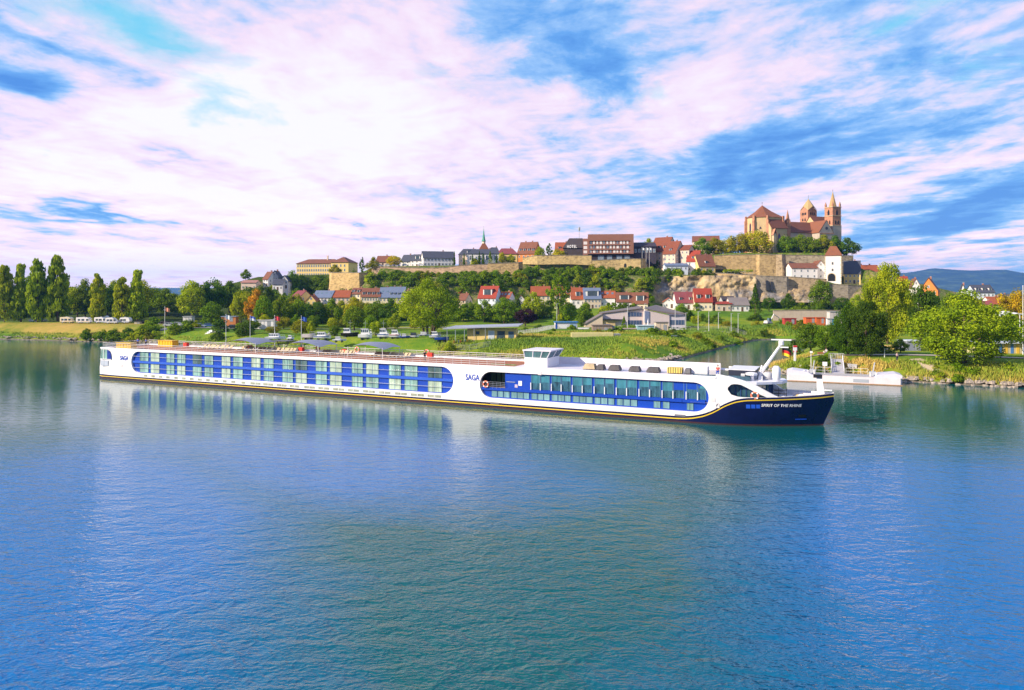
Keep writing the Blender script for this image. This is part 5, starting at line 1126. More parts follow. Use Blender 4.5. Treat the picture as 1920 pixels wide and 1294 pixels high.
house('yellow house under the brightest orange red roof', 1303, 1339, 541.5, 565, 583, 346, 9, 6, wall='cream', roof='red', rows=1, cols=4, dorm=2, dw=1.9, door=False)
house('red roofed annex beside the yellow house', 1336, 1344, 557, 570, 583, 348, 6, 0, wall='cream', roof='red', rows=1, cols=1, chim=0, door=False)
house('low beige house with a flat red roof edge', 1343, 1372, 566, 570, 584, 345, 7, 0, wall='beige', roof='red', rows=1, cols=3, chim=0)
house('white house under a wide grey roof by the spruce', 1370, 1405, 558.5, 572, 584, 345, 9, 0, wall='white', roof='grey', rows=1, cols=4, chim=0)
house('small dark roofed house at the foot of the cliff', 1355, 1378, 556, 563, 572, 356, 6, 0, wall='grey', roof='dark', rows=1, cols=2, chim=0)
# low hill on the left
house('pink wall and low house on the left hill', 452, 480, 526, 530, 545, 405, 8, 0, wall='pink', roof='pink', rows=1, cols=4, chim=0)
house('half timbered house with a steep brown roof on the left hill', 492, 512, 510, 523, 537, 410, 8, 20, wall='white', roof='brown', rows=2, cols=2, side=2)
house('narrow stone gable house highest on the left hill', 507, 522, 508, 519, 540, 414, 8, 0, 'y', 'grey', 'slate', rows=3, cols=2)
house('white house with a slate lean roof on the left hill', 511, 530, 524, 533, 545, 400, 8, 0, wall='white', roof='slate', rows=1, cols=3, chim=0)
house('small white gable right of the slate lean roof', 526, 540, 517, 526, 541, 404, 7, 0, 'y', 'white', 'slate', rows=2, cols=2, chim=0)
# upper town, left to centre
house('house with a plain red brown roof on the town wall', 705, 732, 480.5, 491, 500, 425, 9, 4, wall='pink', roof='brown', rows=1, cols=3)
house('small slate roofed house left of the long white villa', 751, 777, 478.5, 490, 500, 425, 9, 16, wall='white', roof='slate', rows=2, cols=2, side=2)
house('slate roofed house with a dormer next to the white villa', 769, 803, 477.5, 488, 500, 422, 9, 18, wall='white', roof='slate', rows=2, cols=3, dorm=1, dw=3, side=2)
house('large white villa with a dark roof and glazed veranda', 786, 852, 472, 483.5, 500, 415, 11, -14, wall='white', roof='slate', rows=2, cols=9, side=3, wh=1.6, ww=1.4)
house('slate roofed house with a dormer left of the green spire', 860, 900, 467.5, 477, 493, 424, 9, 0, wall='beige', roof='slate', rows=2, cols=4, dorm=1, dw=3, hip=.6)
house('white modern villa with a large window below the green spire', 876, 938, 468, 475.5, 493, 416, 9, 0, wall='white', roof='slate', rows=1, cols=4, hip=.8, ww=2.6, wh=2.8, door=False)
house('slate roofed house right of the green spire', 914, 938, 464.5, 476, 490, 432, 9, 0, wall='white', roof='slate', rows=2, cols=2, hip=.5)
house('yellow house with a purple hipped roof in the upper town', 931, 970, 466.5, 475.5, 488, 424, 9, 0, wall='yellow', roof='purple', rows=1, cols=4, hip=.7)
house('tall brick red house with two rows of dormers', 970, 1016, 454.5, 475, 486, 422, 12, 22, wall='orange', roof='brown', rows=1, cols=4, dorm=4, chim=2, side=2)
house('orange roofed house left of the dark hotel wing', 1041, 1074, 455, 470, 482, 424, 10, 6, wall='orange', roof='orange', rows=1, cols=3, dorm=2)
# terrace stepping up beside the hotel
house('largest orange roofed stepped house right of the hotel', 1221, 1279, 445.5, 471, 497, 412, 15, 40, wall='pink', roof='rust', rows=3, cols=4, side=2, dorm=3)
house('middle orange roofed stepped house right of the hotel', 1246, 1293, 453, 475, 498, 405, 13, 40, wall='pink', roof='rust', rows=3, cols=3, side=2, dorm=1)
house('lowest orange roofed stepped house right of the hotel', 1277, 1308, 460, 468, 499, 404, 9, 34, wall='pink', roof='rust', rows=3, cols=2, side=2, chim=0)
house('white house with a bright red roof above the cliff', 1289, 1321, 470.5, 489, 510, 400, 8, 26, wall='white', roof='red', rows=2, cols=2, dorm=1, side=2)
house('yellow house under a broad brown roof above the cliff', 1304, 1342, 478, 498.5, 511, 396, 10, -10, wall='yellow', roof='brown', rows=1, cols=3, dorm=1)
house('low white garden pavilion with a blue awning roof above the cliff', 1247, 1290, 494.5, 498, 508, 398, 5, 0, wall='bluish', roof='blue', rows=1, cols=5, chim=0, door=False)
house('pink building behind the lime trees left of the church', 1300, 1356, 443, 452, 468, 452, 12, 14, wall='pink', roof='brown', rows=2, cols=6, chim=0)
# beside the gate tower
house('long white house on the wall left of the gate tower', 1484, 1533, 494, 502.5, 523, 402, 9, 0, wall='white', roof='brown', rows=2, cols=4, door=False, chim=0)
house('yellow gable annex touching the gate tower', 1529, 1549, 489, 500, 524, 404, 8, 0, 'y', 'white', 'brown', rows=2, cols=1, chim=0, door=False)
house('yellow house with a big slate roof right of the gate tower', 1586, 1628, 489.5, 512.5, 532, 400, 12, 24, wall='yellow', roof='slate', rows=2, cols=4, side=3, dorm=0)
house('orange roofed house behind the slate roofed one', 1612, 1652, 497.5, 510, 530, 425, 10, 0, wall='beige', roof='orange', rows=2, cols=4, chim=2)
# beyond the park on the right
house('house with a red roof half hidden behind the linden', 1688, 1714, 519, 531, 550, 360, 9, 20, wall='white', roof='red', rows=2, cols=2, side=2)
house('white gable house left of the orange gable', 1712, 1735, 523, 536, 556, 352, 9, 18, 'y', 'white', 'brown', rows=2, cols=2)
house('house with a tall orange gable and dark roof', 1731, 1788, 521.5, 545, 565, 330, 14, 34, 'y', 'orange', 'brown', rows=2, cols=3)
house('white gabled house behind the plane tree', 1803, 1842, 533.5, 552, 572, 320, 14, 30, 'y', 'white', 'slate', rows=2, cols=3)
house('long dark slate roofed house right of the plane tree top', 1830, 1870, 535, 548, 570, 345, 10, 10, wall='bluish', roof='slate', rows=2, cols=5, dorm=3)
house('orange roofed house near the right edge', 1860, 1893, 557, 570, 590, 320, 9, 0, wall='white', roof='orange', rows=2, cols=4)
house('white house with a purple roof near the right edge', 1850, 1875, 565, 577, 595, 300, 8, 20, wall='white', roof='purple', rows=2, cols=2)
for i, (a, b_, yr) in enumerate(((1880, 1902, 552), (1845, 1862, 545))): house(('distant slate roofed house at the right edge', 'distant slate roofed house behind the purple roof')[i], a, b_, yr, yr + 9, 575, 420, 9, 0, wall='grey', roof='slate', rows=1, cols=3)

# long yellow building: hipped roof, three rows of windows, cross wing
root = empty('school_building', (XW(606, 445), 452, ZH(519, 445)), R(-9), 'long yellow three storey building with a red hipped roof on the hill', 'building')
wl = 34.5; hb = ZH(494, 445) - ZH(519, 445); dd = 11
m = MB(); m.prism([(-wl/2, -dd/2), (wl/2, -dd/2), (wl/2, dd/2), (-wl/2, dd/2)], -6, hb); m.prism([(wl/2 - 11, -dd/2 - 1.6), (wl/2 + .4, -dd/2 - 1.6), (wl/2 + .4, dd/2 + 3), (wl/2 - 11, dd/2 + 3)], -6, hb + .6); m.build('wall', WL['yellow'], root)
m = MB()
def hiproof(mb, x0, x1, y0, y1, z0, h, o=.6, mi=0):
    w2 = min((y1 - y0), (x1 - x0)) / 2 + o; cy = (y0 + y1) / 2; cx_ = (x0 + x1) / 2
    if x1 - x0 >= y1 - y0: ra, rb = (x0 - o + w2, cy), (x1 + o - w2, cy)
    else: ra, rb = (cx_, y0 - o + w2), (cx_, y1 + o - w2)
    v = [(x0-o, y0-o, z0), (x1+o, y0-o, z0), (x1+o, y1+o, z0), (x0-o, y1+o, z0), (ra[0], ra[1], z0+h), (rb[0], rb[1], z0+h)]
    f = [(0,1,5,4), (1,2,5), (2,3,4,5), (3,0,4), (3,2,1,0)] if x1 - x0 >= y1 - y0 else [(0,1,4), (1,2,5,4), (2,3,5), (3,0,4,5), (3,2,1,0)]
    mb.add(v, f, mi)
hiproof(m, -wl/2, wl/2 - 6, -dd/2, dd/2, hb, 3.0); hiproof(m, wl/2 - 11, wl/2 + .4, -dd/2 - 1.6, dd/2 + 3, hb + .6, 3.6); rf = m.build('roof', RT['brown'], root)
m = MB(); m.box(1.0, 1.8, -1.2, -.4, hb + 1, hb + 5.2); m.build('chimney', WL['pink'], rf)
for r_ in range(3):
    for c in range(15): wobj(root, WING, -wl/2 + 1.0 + c * 1.52, -dd/2, .7 + r_ * hb / 3.05, .85, 1.5)
    for c in range(4): wobj(root, WING, wl/2 - 9.6 + c * 2.5, -dd/2 - 1.6, .7 + r_ * hb / 3.05, .85, 1.5)

# hotel: brown cladding, three balcony bands, dark recessed ground floor, dark wings
root = empty('hotel_building', (XW(1147, 408), 414, ZH(488, 408)), R(-5), 'wide brown hotel with three bands of white balconies and a dark ground floor', 'hotel')
k = 408 / F; hw_ = 42.5 * k; clad = tiles((.26, .115, .08), .15); darkp = paint((.035, .025, .028), .6, .2)
zt_, zm, z1 = (488 - 439) * k, (488 - 476) * k, 0
bands = [((488 - y1_) * k, (488 - y0_) * k) for y0_, y1_ in ((451.5, 457.5), (460, 466), (468.5, 474))]
m = MB(); edges = [zm] + [z for bd in reversed(bands) for z in bd] + [zt_]
for i in range(0, len(edges), 2): m.box(-hw_, hw_, -5.6 - .0, -5.2, edges[i], edges[i+1])
m.box(-hw_, hw_, -5.05, 7, zm, zt_ - .8); m.box(-hw_, -hw_ + .8, -5.59, -5.06, zm, zt_); m.box(hw_ - 1.9, hw_, -5.59, -5.06, zm, zt_); m.box(-hw_, hw_, -5.19, -5.06, zm, zm + .3); m.build('wall', clad, root)
for j, (za, zb2) in enumerate(bands):
    n = 12
    for i in range(n):
        x0 = -hw_ + 1.0 + (2*hw_ - 3.0) * i / n; x1 = x0 + (2*hw_ - 3.0) / n * (.50 if (i + j) % 3 else .68); m = MB(); m.box(x0, x1, -5.12, -5.06, za + .1, zb2 - .05, 0); m.box((x0+x1)/2 - .04, (x0+x1)/2 + .04, -5.17, -5.125, za + .1, zb2 - .05, 1)
        m.build('window', [paint((.80, .76, .74), .5, .2, 3) if (i * 7 + j) % 4 else GLASSB, WFRAME], root)
m = MB(); m.box(-hw_ + .8, hw_, -3.9, 6.5, -3.0, zm - .01); gf = m.build('ground_floor', darkp, root)
for i, (a, b_) in enumerate(((-.80, -.52), (-.40, -.16), (.02, .28), (.36, .62))):
    m = MB(); m.box(a * hw_ + 3, b_ * hw_ + 3, -3.98, -3.91, .2, zm - .9, 0)
    for q_ in range(1, 5): xx = (a + (b_ - a) * q_ / 5) * hw_ + 3; m.box(xx - .06, xx + .06, -4.03, -3.985, .2, zm - .9, 1)
    m.build('shop_window', [GLASSB, WFRAME], gf)
m = MB(); m.box(-hw_ - 2.9, -hw_ - .02, -3.6, 5, -.5, (488 - 446.5) * k); m.build('stair_tower', clad, root)
for j, (za, zb2) in enumerate(bands): m = MB(); m.box(-hw_ - 2.5, -hw_ - .4, -3.68, -3.61, za - .1, zb2 - .2); m.build('window', paint((.70, .66, .66), .5, .1), root)
m = MB(); a0, a1 = -hw_ - 14, -hw_ - 2.95; h0 = (488 - 478) * k; h1 = (488 - 464) * k; h2 = (488 - 445) * k
m.prism([(a0, -3), (a1, -3), (a1, 6), (a0, 6)], -1, h1); m.prism([(a0 - .6, -3.6), (a1, -3.6), (a1, 6.6), (a0 - .6, 6.6)], h1, h2, 0, [(a0 + 3.2, -.6), (a1, -.6), (a1, 4), (a0 + 3.2, 4)]); dwg = m.build('dark_wing', RT['dark'], root)
m = MB(); m.box(a0 + 1, a1 - 1, -3.08, -3.02, .6, 2.4, 0)
for q_ in range(6): xx = a0 + 1 + (a1 - a0 - 2) * q_ / 5; m.box(xx - .07, xx + .07, -3.14, -3.085, .6, 2.4, 1)
m.build('window', [GLASSB, WFRAME], dwg)
tx0, tz0 = a0 + 2.0, h1 - .05
letters('HOTEL', 5.6, 1.75, lambda u, v: (tx0 + u, -3.75, tz0 + v), 'lettering', paint((.88, .86, .86), .5, .03), root, bold=.03, spacing=1.25)
m = MB(); m.tube([(a1 - 2, 2, h2 - 1), (a1 - 2, 2, h2 + 6)], .12, 6); m.lathe([(.45, 0), (.55, .8), (.55, 2.0), (.3, 2.3)], (a1 - 2, 2, h2 + 4.5), 8); m.build('antenna_mast', GREYM, root)
m = MB(); b0, b1 = hw_ + .02, hw_ + 13; hh = (488 - 462) * k; ht = (488 - 453.5) * k
m.prism([(b0, -2), (b1, -2), (b1, 6), (b0, 6)], -2, hh); m.prism([(b0, -2.7), (b1 + .5, -2.7), (b1 + .5, 6.7), (b0, 6.7)], hh, ht, 0, [(b0, .5), (b1 - .4, .5), (b1 - .4, 3.5), (b0, 3.5)]); dwg = m.build('dark_wing', paint((.05, .04, .055), .6, .2), root)
for q_ in range(6): wobj(dwg, WINB, b0 + 1.4 + q_ * 2.1, -2, hh - 3.2, 1.2, 1.8)

# spire church of the upper town
root = empty('spire_chapel', (XW(907, 428), 428, ZH(492, 428)), R(8), 'chapel tower with a brown pyramid roof and thin green copper spire', 'church')
k = 428 / F; m = MB(); m.box(-3.0, 3.0, -3, 3, -2, (492 - 471) * k); m.build('wall', WL['cream'], root)
m = MB(); m.cone([(-3.4, -3.4), (3.4, -3.4), (3.4, 3.4), (-3.4, 3.4)], (492 - 471) * k, (0, 0, (492 - 452) * k)); rf = m.build('roof', RT['church'], root)
cop = paint((.07, .30, .20), .5, .2, 2); m = MB(); z = (492 - 456) * k; m.lathe([(1.05, 0), (1.0, 1.4)], (0, 0, z - .3), 8); m.build('lantern', WL['cream'], rf); m = MB(); m.lathe([(1.5, 0), (1.1, .5), (.75, 2.0), (.38, 4.6), (.05, 7.9)], (0, 0, z + 1.1), 8); m.tube([(0, 0, z + 8.5), (0, 0, z + 10.2)], .05, 4); m.build('spire', cop, rf)

# minster
ME_ = (math.cos(R(20)), math.sin(R(20)))
root = empty('minster', (XW(1429, 450), 450, ZH(482, 450)), R(20), 'large medieval church with a steep choir roof and two towers on the hill', 'church')
zb_ = ZH(482, 450)
def zz(py, Y=450): return ZH(py, Y) - zb_
plaster = paint((.56, .41, .22), .85, .22, .25); redstone = stone((.42, .20, .12), .3, .8); greyp_shade = paint((.43, .36, .30), .85, .22, .3); palest = stone((.50, .40, .26), .25, .8)  # greyer plaster carries the shade of the right-facing church walls in its colour
ch = RT['church']; ch_shade = tiles((.15, .05, .026))  # darker copy of the tiles paints in shade on the nave-side roofs
cp = [(9, -8), (-3, -8), (-9, -3.5), (-9, 3.5), (-3, 8), (9, 8)]
m = MB(); m.prism(cp, -3, zz(409.5)); m.build('choir_wall', plaster, root)
m = MB(); o = 1.07
cpo = [(x * o + .1, y * o) for x, y in cp]; mid = [(x * .45, y * .45) for x, y in cp]
m.prism(cpo, zz(409.5), zz(397), 0, mid); m.cone(mid, zz(397), (0, 0, zz(385))); rf = m.build('choir_roof', ch, root)
m = MB(); m.tube([(0, 0, zz(385) - .3), (0, 0, zz(379))], .08, 5); m.box(-.5, .5, -.05, .05, zz(380.8), zz(380.3)); m.build('finial', DARKM, rf)
def buttress(x, y, ang, z1, w_=1.3, dep=2.2):
    m = MB(); T_ = Matrix.Translation((x, y, 0)) @ Matrix.Rotation(ang, 4, 'Z')
    m.box(-w_/2, w_/2, 0, dep, -3, z1 * .55, 0, T_); m.box(-w_/2, w_/2, 0, dep * .62, z1 * .55, z1 * .92, 0, T_); m.box(-w_/2 + .004, w_/2 - .004, .004, dep * .45, z1 * .92, z1 + 1.0, 0, T_); m.build('buttress', redstone, root)
for (x, y), a in zip([(-3, -8), (-9, -3.5), (-9, 3.5), (9, -8)], (R(200), R(120), R(70), R(180))): buttress(x, y, a + (0), zz(409.5))
def lancet(x, y, z0, z1, w_, rz, mat_, name='window', parent=None):
    m = MB(); n = 6; pts = [(-w_/2, z0), (w_/2, z0), (w_/2, z1 - w_)]
    for i in range(1, n): a = i / n; pts.append((w_/2 * (1 - a), z1 - w_ + w_ * math.sin(a * math.pi/2)))
    pts += [(0, z1)] + [(-p[0], p[1]) for p in pts[3:][::-1]] + [(-w_/2, z1 - w_)]
    m.extr([(p[0], -.10, p[1]) for p in pts], (0, .2, 0), 0)
    big_ = [(p[0] * 1.35, z0 - .15 + (p[1] - z0) * 1.05) for p in pts]; m.extr([(p[0], -.05, p[1]) for p in big_], (0, .1, 0), 1)
    return m.build(name, [mat_, redstone], parent or root, (x, y, 0), (0, 0, rz))
dglass = glassy((.03, .03, .05), .3, .4); vglass = glassy((.06, .04, .13), .2, .5, 1.5)
lancet(-9, 0, zz(455), zz(420), 1.4, R(-90), dglass); lancet(-6.1, -5.8, zz(431), zz(427), 1.0, R(-37), dglass); lancet(3, -12, zz(476), zz(441), 1.5, 0, vglass); lancet(-1.5, -12, zz(470), zz(441), 1.1, 0, glassy((.30, .10, .06), .4, .4))
# side chapel with its lean-to roof
m = MB(); m.prism([(-3, -12), (9, -12), (9, -7.9), (-3, -7.9)], -3, zz(430.5)); m.add([(-3, -12, zz(430.5)), (-3, -7.9, zz(430.5)), (-3, -7.9, zz(414.5))], [(0, 1, 2)]); m.add([(9, -12, zz(430.5)), (9, -7.9, zz(430.5)), (9, -7.9, zz(414.5))], [(0, 1, 2)]); m.build('chapel_wall', plaster, root)
m = MB(); m.extr([(-2.9, -12.5, zz(431.5)), (9.4, -12.5, zz(431.5)), (9.4, -7.85, zz(413.7)), (-2.9, -7.85, zz(413.7))], (0, 0, .3)); m.build('chapel_roof', ch_shade, root)
m = MB(); m.prism([(-2.4, -13.6), (-.4, -13.6), (-.4, -12), (-2.4, -12)], -3, zz(441)); pch = m.build('porch', palest, root)
m = MB()
for s_ in (-1, 1): m.extr([(-1.4 + s_ * 1.6, -13.9, zz(444)), (-1.4 + s_ * 1.6, -11.9, zz(444)), (-1.4, -11.9, zz(433)), (-1.4, -13.9, zz(433))], (0, 0, .25))
m.build('roof', redstone, pch)
# nave
m = MB(); m.prism([(9, -7), (40, -7), (40, 7), (9, 7)], -3, zz(436)); m.build('nave_wall', greyp_shade, root)
m = MB(); 
for s_ in (-1, 1): m.extr([(9, s_ * 7.6, zz(436.5)), (41, s_ * 7.6, zz(436.5)), (41, 0, zz(414.5)), (9, 0, zz(414.5))], (0, 0, .3))
m.build('nave_roof', ch_shade, root)
# transept with gable to the south
m = MB(); t0, t1, ty = 32.5, 43.5, -14
m.prism([(t0, ty), (t1, ty), (t1, 0), (t0, 0)], -3, zz(436)); m.add([(t0, ty, zz(436)), (t1, ty, zz(436)), ((t0+t1)/2, ty, zz(414))], [(0, 1, 2)]); tw_ = m.build('transept_wall', greyp_shade, root)
m = MB()
for s_ in (-1, 1): m.extr([((t0+t1)/2 + s_ * 6.0, ty + .15, zz(437)), ((t0+t1)/2 + s_ * 6.0, 0, zz(437)), ((t0+t1)/2, 0, zz(413.5)), ((t0+t1)/2, ty + .15, zz(413.5))], (0, 0, .3))
m.build('transept_roof', ch, root)
m = MB(); m.lathe([(1.0, 0), (1.0, .15)], (0, 0, 0), 14); o_ = m.build('round_window', dglass, tw_, ((t0+t1)/2, ty + .02, zz(428)), (R(90), 0, 0))
m = MB(); m.box(t0 - .15, t1 + .15, ty - .18, ty + .05, zz(438.5), zz(437.2)); m.build('cornice', redstone, tw_)
# pinnacle
m = MB(); m.box(11.8, 14.4, -8.9, -6.6, -3, zz(419)); m.cone([(11.9, -8.8), (14.3, -8.8), (14.3, -6.7), (11.9, -6.7)], zz(419), (13.1, -7.7, zz(393.5))); 
for x in (12.0, 14.2):
    for y in (-8.7, -6.8): m.cone([(x-.35, y-.35), (x+.35, y-.35), (x+.35, y+.35), (x-.35, y+.35)], zz(420), (x, y, zz(411)))
m.build('pinnacle', redstone, root)
# hall between the towers
m = MB(); m.prism([(38, -3.5), (50, -3.5), (50, 4), (38, 4)], 10, zz(414)); m.add([(38, -3.5, zz(414)), (38, 4, zz(414)), (38, .25, zz(402.5))], [(0, 1, 2)]); m.build('west_hall_wall', plaster, root)
m = MB()
for y in (-4.3, 4.8): m.extr([(37.8, y, zz(415.5)), (50, y, zz(415.5)), (50, .25, zz(402)), (37.8, .25, zz(402))], (0, 0, .3))
m.build('west_hall_roof', ch_shade, root)
def louvre(parent, x, y, z0, z1, w_, rz): lancet(x, y, z0, z1, w_, rz, BLACKM, 'belfry_opening', parent)
# south tower, gabled helm roof
cx_, cy_, hs = 42, 6.0, 3.6; Ys = 470; z0, z1, z2 = 5, zz(395.5, Ys), zz(372.8, Ys); gz = zz(388.5, Ys)
sq = [(cx_-hs, cy_-hs), (cx_+hs, cy_-hs), (cx_+hs, cy_+hs), (cx_-hs, cy_+hs)]
m = MB(); m.prism(sq, z0, z1)
for i in range(4):
    a, b_ = sq[i], sq[(i+1) % 4]; m.add([(a[0], a[1], z1), (b_[0], b_[1], z1), ((a[0]+b_[0])/2, (a[1]+b_[1])/2, gz)], [(0, 1, 2)])
st_ = m.build('south_tower', redstone, root)
m = MB(); ap = (cx_, cy_, z2)
for i in range(4):
    a, b_, c = sq[i-1], sq[i], sq[(i+1) % 4]; e = 1.08
    def ex(p): return (cx_ + (p[0]-cx_)*e, cy_ + (p[1]-cy_)*e)
    g0 = ex(((a[0]+b_[0])/2, (a[1]+b_[1])/2)); g1 = ex(((b_[0]+c[0])/2, (b_[1]+c[1])/2)); bb = ex(b_)
    m.add([(*g0, gz + .2), (*bb, z1 - .1), ap, (*g1, gz + .2)], [(0, 1, 2), (1, 3, 2)])
m.build('helm_roof', tiles((.44, .30, .13), .25), st_)
m = MB(); m.tube([(cx_, cy_, z2 - .3), (cx_, cy_, z2 + 2.2)], .09, 5); m.build('finial', DARKM, st_)
for x_, y_, rz in ((cx_, cy_ - hs, 0), (cx_ - hs, cy_, R(-90))):
    m = MB(); m.box(-1.9, 1.9, -.06, .05, zz(404, Ys), zz(399.5, Ys), 0)
    for q_ in (-.65, .65): m.box(q_ - .13, q_ + .13, -.12, -.065, zz(404, Ys), zz(399.5, Ys), 1)
    m.build('belfry_opening', [BLACKM, redstone], st_, (x_, y_, 0), (0, 0, rz))
    for q_ in (-1.1, 1.1):
        louvre(st_, x_ + (q_ if rz == 0 else 0), y_ + (0 if rz == 0 else q_), zz(415, Ys), zz(409.5, Ys), 1.2, rz)
# north tower, stone spire and corner pinnacles
cx_, cy_, hs = 48.2, -8.6, 3.4; Ys = 458; z1, z2 = zz(388.5, Ys), zz(358.5, Ys)
sq = [(cx_-hs, cy_-hs), (cx_+hs, cy_-hs), (cx_+hs, cy_+hs), (cx_-hs, cy_+hs)]
m = MB(); m.prism(sq, zz(424, Ys), z1); nt_ = m.build('north_tower', redstone, root)
m = MB(); m.prism([(cx_ + (x-cx_)*1.06, cy_ + (y-cy_)*1.06) for x, y in sq], -3, zz(424, Ys)); m.build('tower_base', greyp_shade, nt_)
oc = [(cx_ + 2.55 * math.cos(i * math.pi/4 + .39), cy_ + 2.55 * math.sin(i * math.pi/4 + .39)) for i in range(8)]
m = MB(); m.cone(oc, z1, (cx_, cy_, z2)); m.build('spire', tiles((.42, .27, .11), .3), nt_)
m = MB(); m.tube([(cx_, cy_, z2 - .4), (cx_, cy_, z2 + 1.0)], .08, 5); m.box(cx_ - .4, cx_ + .4, cy_ - .05, cy_ + .05, z2 + .5, z2 + .62); m.build('cross', DARKM, nt_)
for x, y in sq:
    px_, py_ = cx_ + (x-cx_)*.86, cy_ + (y-cy_)*.86; m = MB(); m.box(px_-.45, px_+.45, py_-.45, py_+.45, z1, z1 + 1.4); m.cone([(px_-.5, py_-.5), (px_+.5, py_-.5), (px_+.5, py_+.5), (px_-.5, py_+.5)], z1 + 1.4, (px_, py_, z1 + 3.6)); m.build('corner_pinnacle', redstone, nt_)
for zc3 in (zz(405.5, Ys), zz(424, Ys), zz(389, Ys)):
    m = MB(); m.prism([(cx_ + (x-cx_)*1.09, cy_ + (y-cy_)*1.09) for x, y in sq], zc3 - .2, zc3 + .2); m.build('string_course', palest, nt_)
for x_, y_, rz in ((cx_, cy_ - hs, 0), (cx_ - hs, cy_, R(-90))):
    louvre(nt_, x_, y_, zz(404, Ys), zz(393.5, Ys), 1.7, rz)
    for q_ in (-1.05, 1.05): louvre(nt_, x_ + (q_ if rz == 0 else 0), y_ + (0 if rz == 0 else q_), zz(421, Ys), zz(413.5, Ys), 1.1, rz)

# white gate tower
root = empty('gate_tower', (XW(1567, 396), 399, ZH(534, 396)), R(-24), 'white medieval gate tower with a red pyramid roof and arched gateway', 'tower')
k = 396 / F; h_ = (534 - 479.5) * k; hs = 4.05
m = MB(); m.prism([(-hs, -hs), (hs, -hs), (hs, hs), (-hs, hs)], -5, h_); m.build('wall', WL['white'], root)
m = MB(); m.prism([(-hs-.5, -hs-.5), (hs+.5, -hs-.5), (hs+.5, hs+.5), (-hs-.5, hs+.5)], h_, (534 - 461) * k, 0, [(-1.6, -.5), (1.6, -.5), (1.6, .5), (-1.6, .5)]); m.build('roof', ch, root)
def arch(x, y, w_, z0, h, rz, mat_, nm):
    m = MB(); pts = [(-w_/2, z0), (w_/2, z0)] + [(w_/2 * math.cos(a * math.pi/10), z0 + h - w_/2 + w_/2 * math.sin(a * math.pi/10)) for a in range(11)]
    m.extr([(p[0], -.12, p[1]) for p in pts], (0, .2, 0)); b2 = [(p[0]*1.2, z0 + (p[1]-z0)*1.08) for p in pts]; m.extr([(p[0], -.07, p[1]) for p in b2], (0, .1, 0), 1); m.build(nm, [mat_, palest], root, (x, y, 0), (0, 0, rz))
arch(-.9, -hs, 3.6, 2.0, 4.2, 0, BLACKM, 'gateway')
for z in (7.6, 11.2): wobj(root, WIND, -.4, -hs, z, .9, 1.3)
for z in (5.5, 9.4): wobj(root, WIND, hs, -.6, z, .8, 1.4, R(90))
for y in (-1.6, 1.2): arch(hs, y, 1.0, h_ - 3.4, 2.2, R(90), BLACKM, 'belfry_opening')
m = MB()
for i in range(14):
    for x, y in ((hs, -hs), (-hs, -hs)):
        s_ = .28 + .18 * (i % 2); m.box(x - s_, x + .05, y - .05, y + s_, i * h_/14 + .05, (i + .82) * h_/14)
m.build('corner_stone', palest, root)

# ------------------------------------------------------------------ town walls, bastion and cliff
wallst = stone((.38, .265, .125), .5, .9); wallst2 = stone((.34, .25, .15), .5, .8); wgrey = stone((.25, .21, .165), .5, .8)
def curtain(label, pts, mat_=None, thick=1.6, batter=.06, name='town_wall', cope=True, cat='wall'):
    """pts: (px, ytop, ybottom, Y); a battered masonry wall along those points"""
    root = empty(name, (0, 0, 0), 0, label, cat); m = MB(); c = MB()
    Pt = [(XW(a, Y), Y, ZH(t_, Y), ZH(b_, Y)) for a, t_, b_, Y in pts]; o = Vector((Pt[0][0], Pt[0][1], Pt[0][3])); root.location = o
    n = max(2, 1)
    vs = []
    for i, (x, y, zt2, zb2) in enumerate(Pt):
        p0 = Pt[max(0, i-1)]; p1 = Pt[min(len(Pt)-1, i+1)]; dxx, dyy = p1[0]-p0[0], p1[1]-p0[1]; l = math.hypot(dxx, dyy); nx_, ny_ = dyy/l, -dxx/l
        bt = (zt2 - zb2) * batter
        vs.append([(x + nx_*bt - o.x, y + ny_*bt - o.y, zb2 - 1 - o.z), (x - o.x, y - o.y, zt2 - o.z), (x - nx_*thick - o.x, y - ny_*thick - o.y, zt2 - o.z), (x - nx_*thick - o.x, y - ny_*thick - o.y, zb2 - 1 - o.z), nx_, ny_])
    for i in range(len(vs) - 1):
        a, b_ = vs[i], vs[i+1]
        m.add(a[:4] + b_[:4], [(0, 4, 5, 1), (1, 5, 6, 2), (2, 6, 7, 3), (3, 7, 4, 0)] + ([(0, 1, 2, 3)] if i == 0 else []) + ([(4, 5, 6, 7)[::-1]] if i == len(vs)-2 else []))
        if cope:
            A = [(p[1][0] + p[4]*.18, p[1][1] + p[5]*.18, p[1][2]) for p in (a, b_)]; B2 = [(p[2][0] - p[4]*.1, p[2][1] - p[5]*.1, p[2][2]) for p in (a, b_)]
            c.extr([A[0], A[1], B2[1], B2[0]], (0, 0, .3))
    m.build('masonry', mat_ or wallst, root)
    if cope: c.build('coping', wgrey, root)
    return root
curtain('great sloping stone bastion below the long yellow building', [(618, 512, 548, 422), (622, 511.6, 548, 404), (673, 512, 549, 398), (700, 513, 545, 416)], stone((.48, .33, .14), .45, .9), 3, .13, 'bastion')
curtain('long pinkish town wall below the white villa', [(697, 500, 515, 412), (760, 502, 515, 410), (800, 503, 520, 408), (835, 502, 524, 406), (862, 498, 512, 405), (914, 496, 510, 404)], stone((.44, .30, .19), .45, .9))
curtain('town wall section below the villa garden', [(914, 494.5, 512, 404), (945, 494, 512, 403), (972, 493, 510, 402), (980, 492, 508, 408)], wallst)
curtain('long sunlit terrace wall left of the hotel', [(980, 484, 492, 412), (1007, 479.5, 493, 408), (1060, 479, 492, 406), (1109, 479.5, 494, 405)], stone((.47, .34, .15), .45, .9))
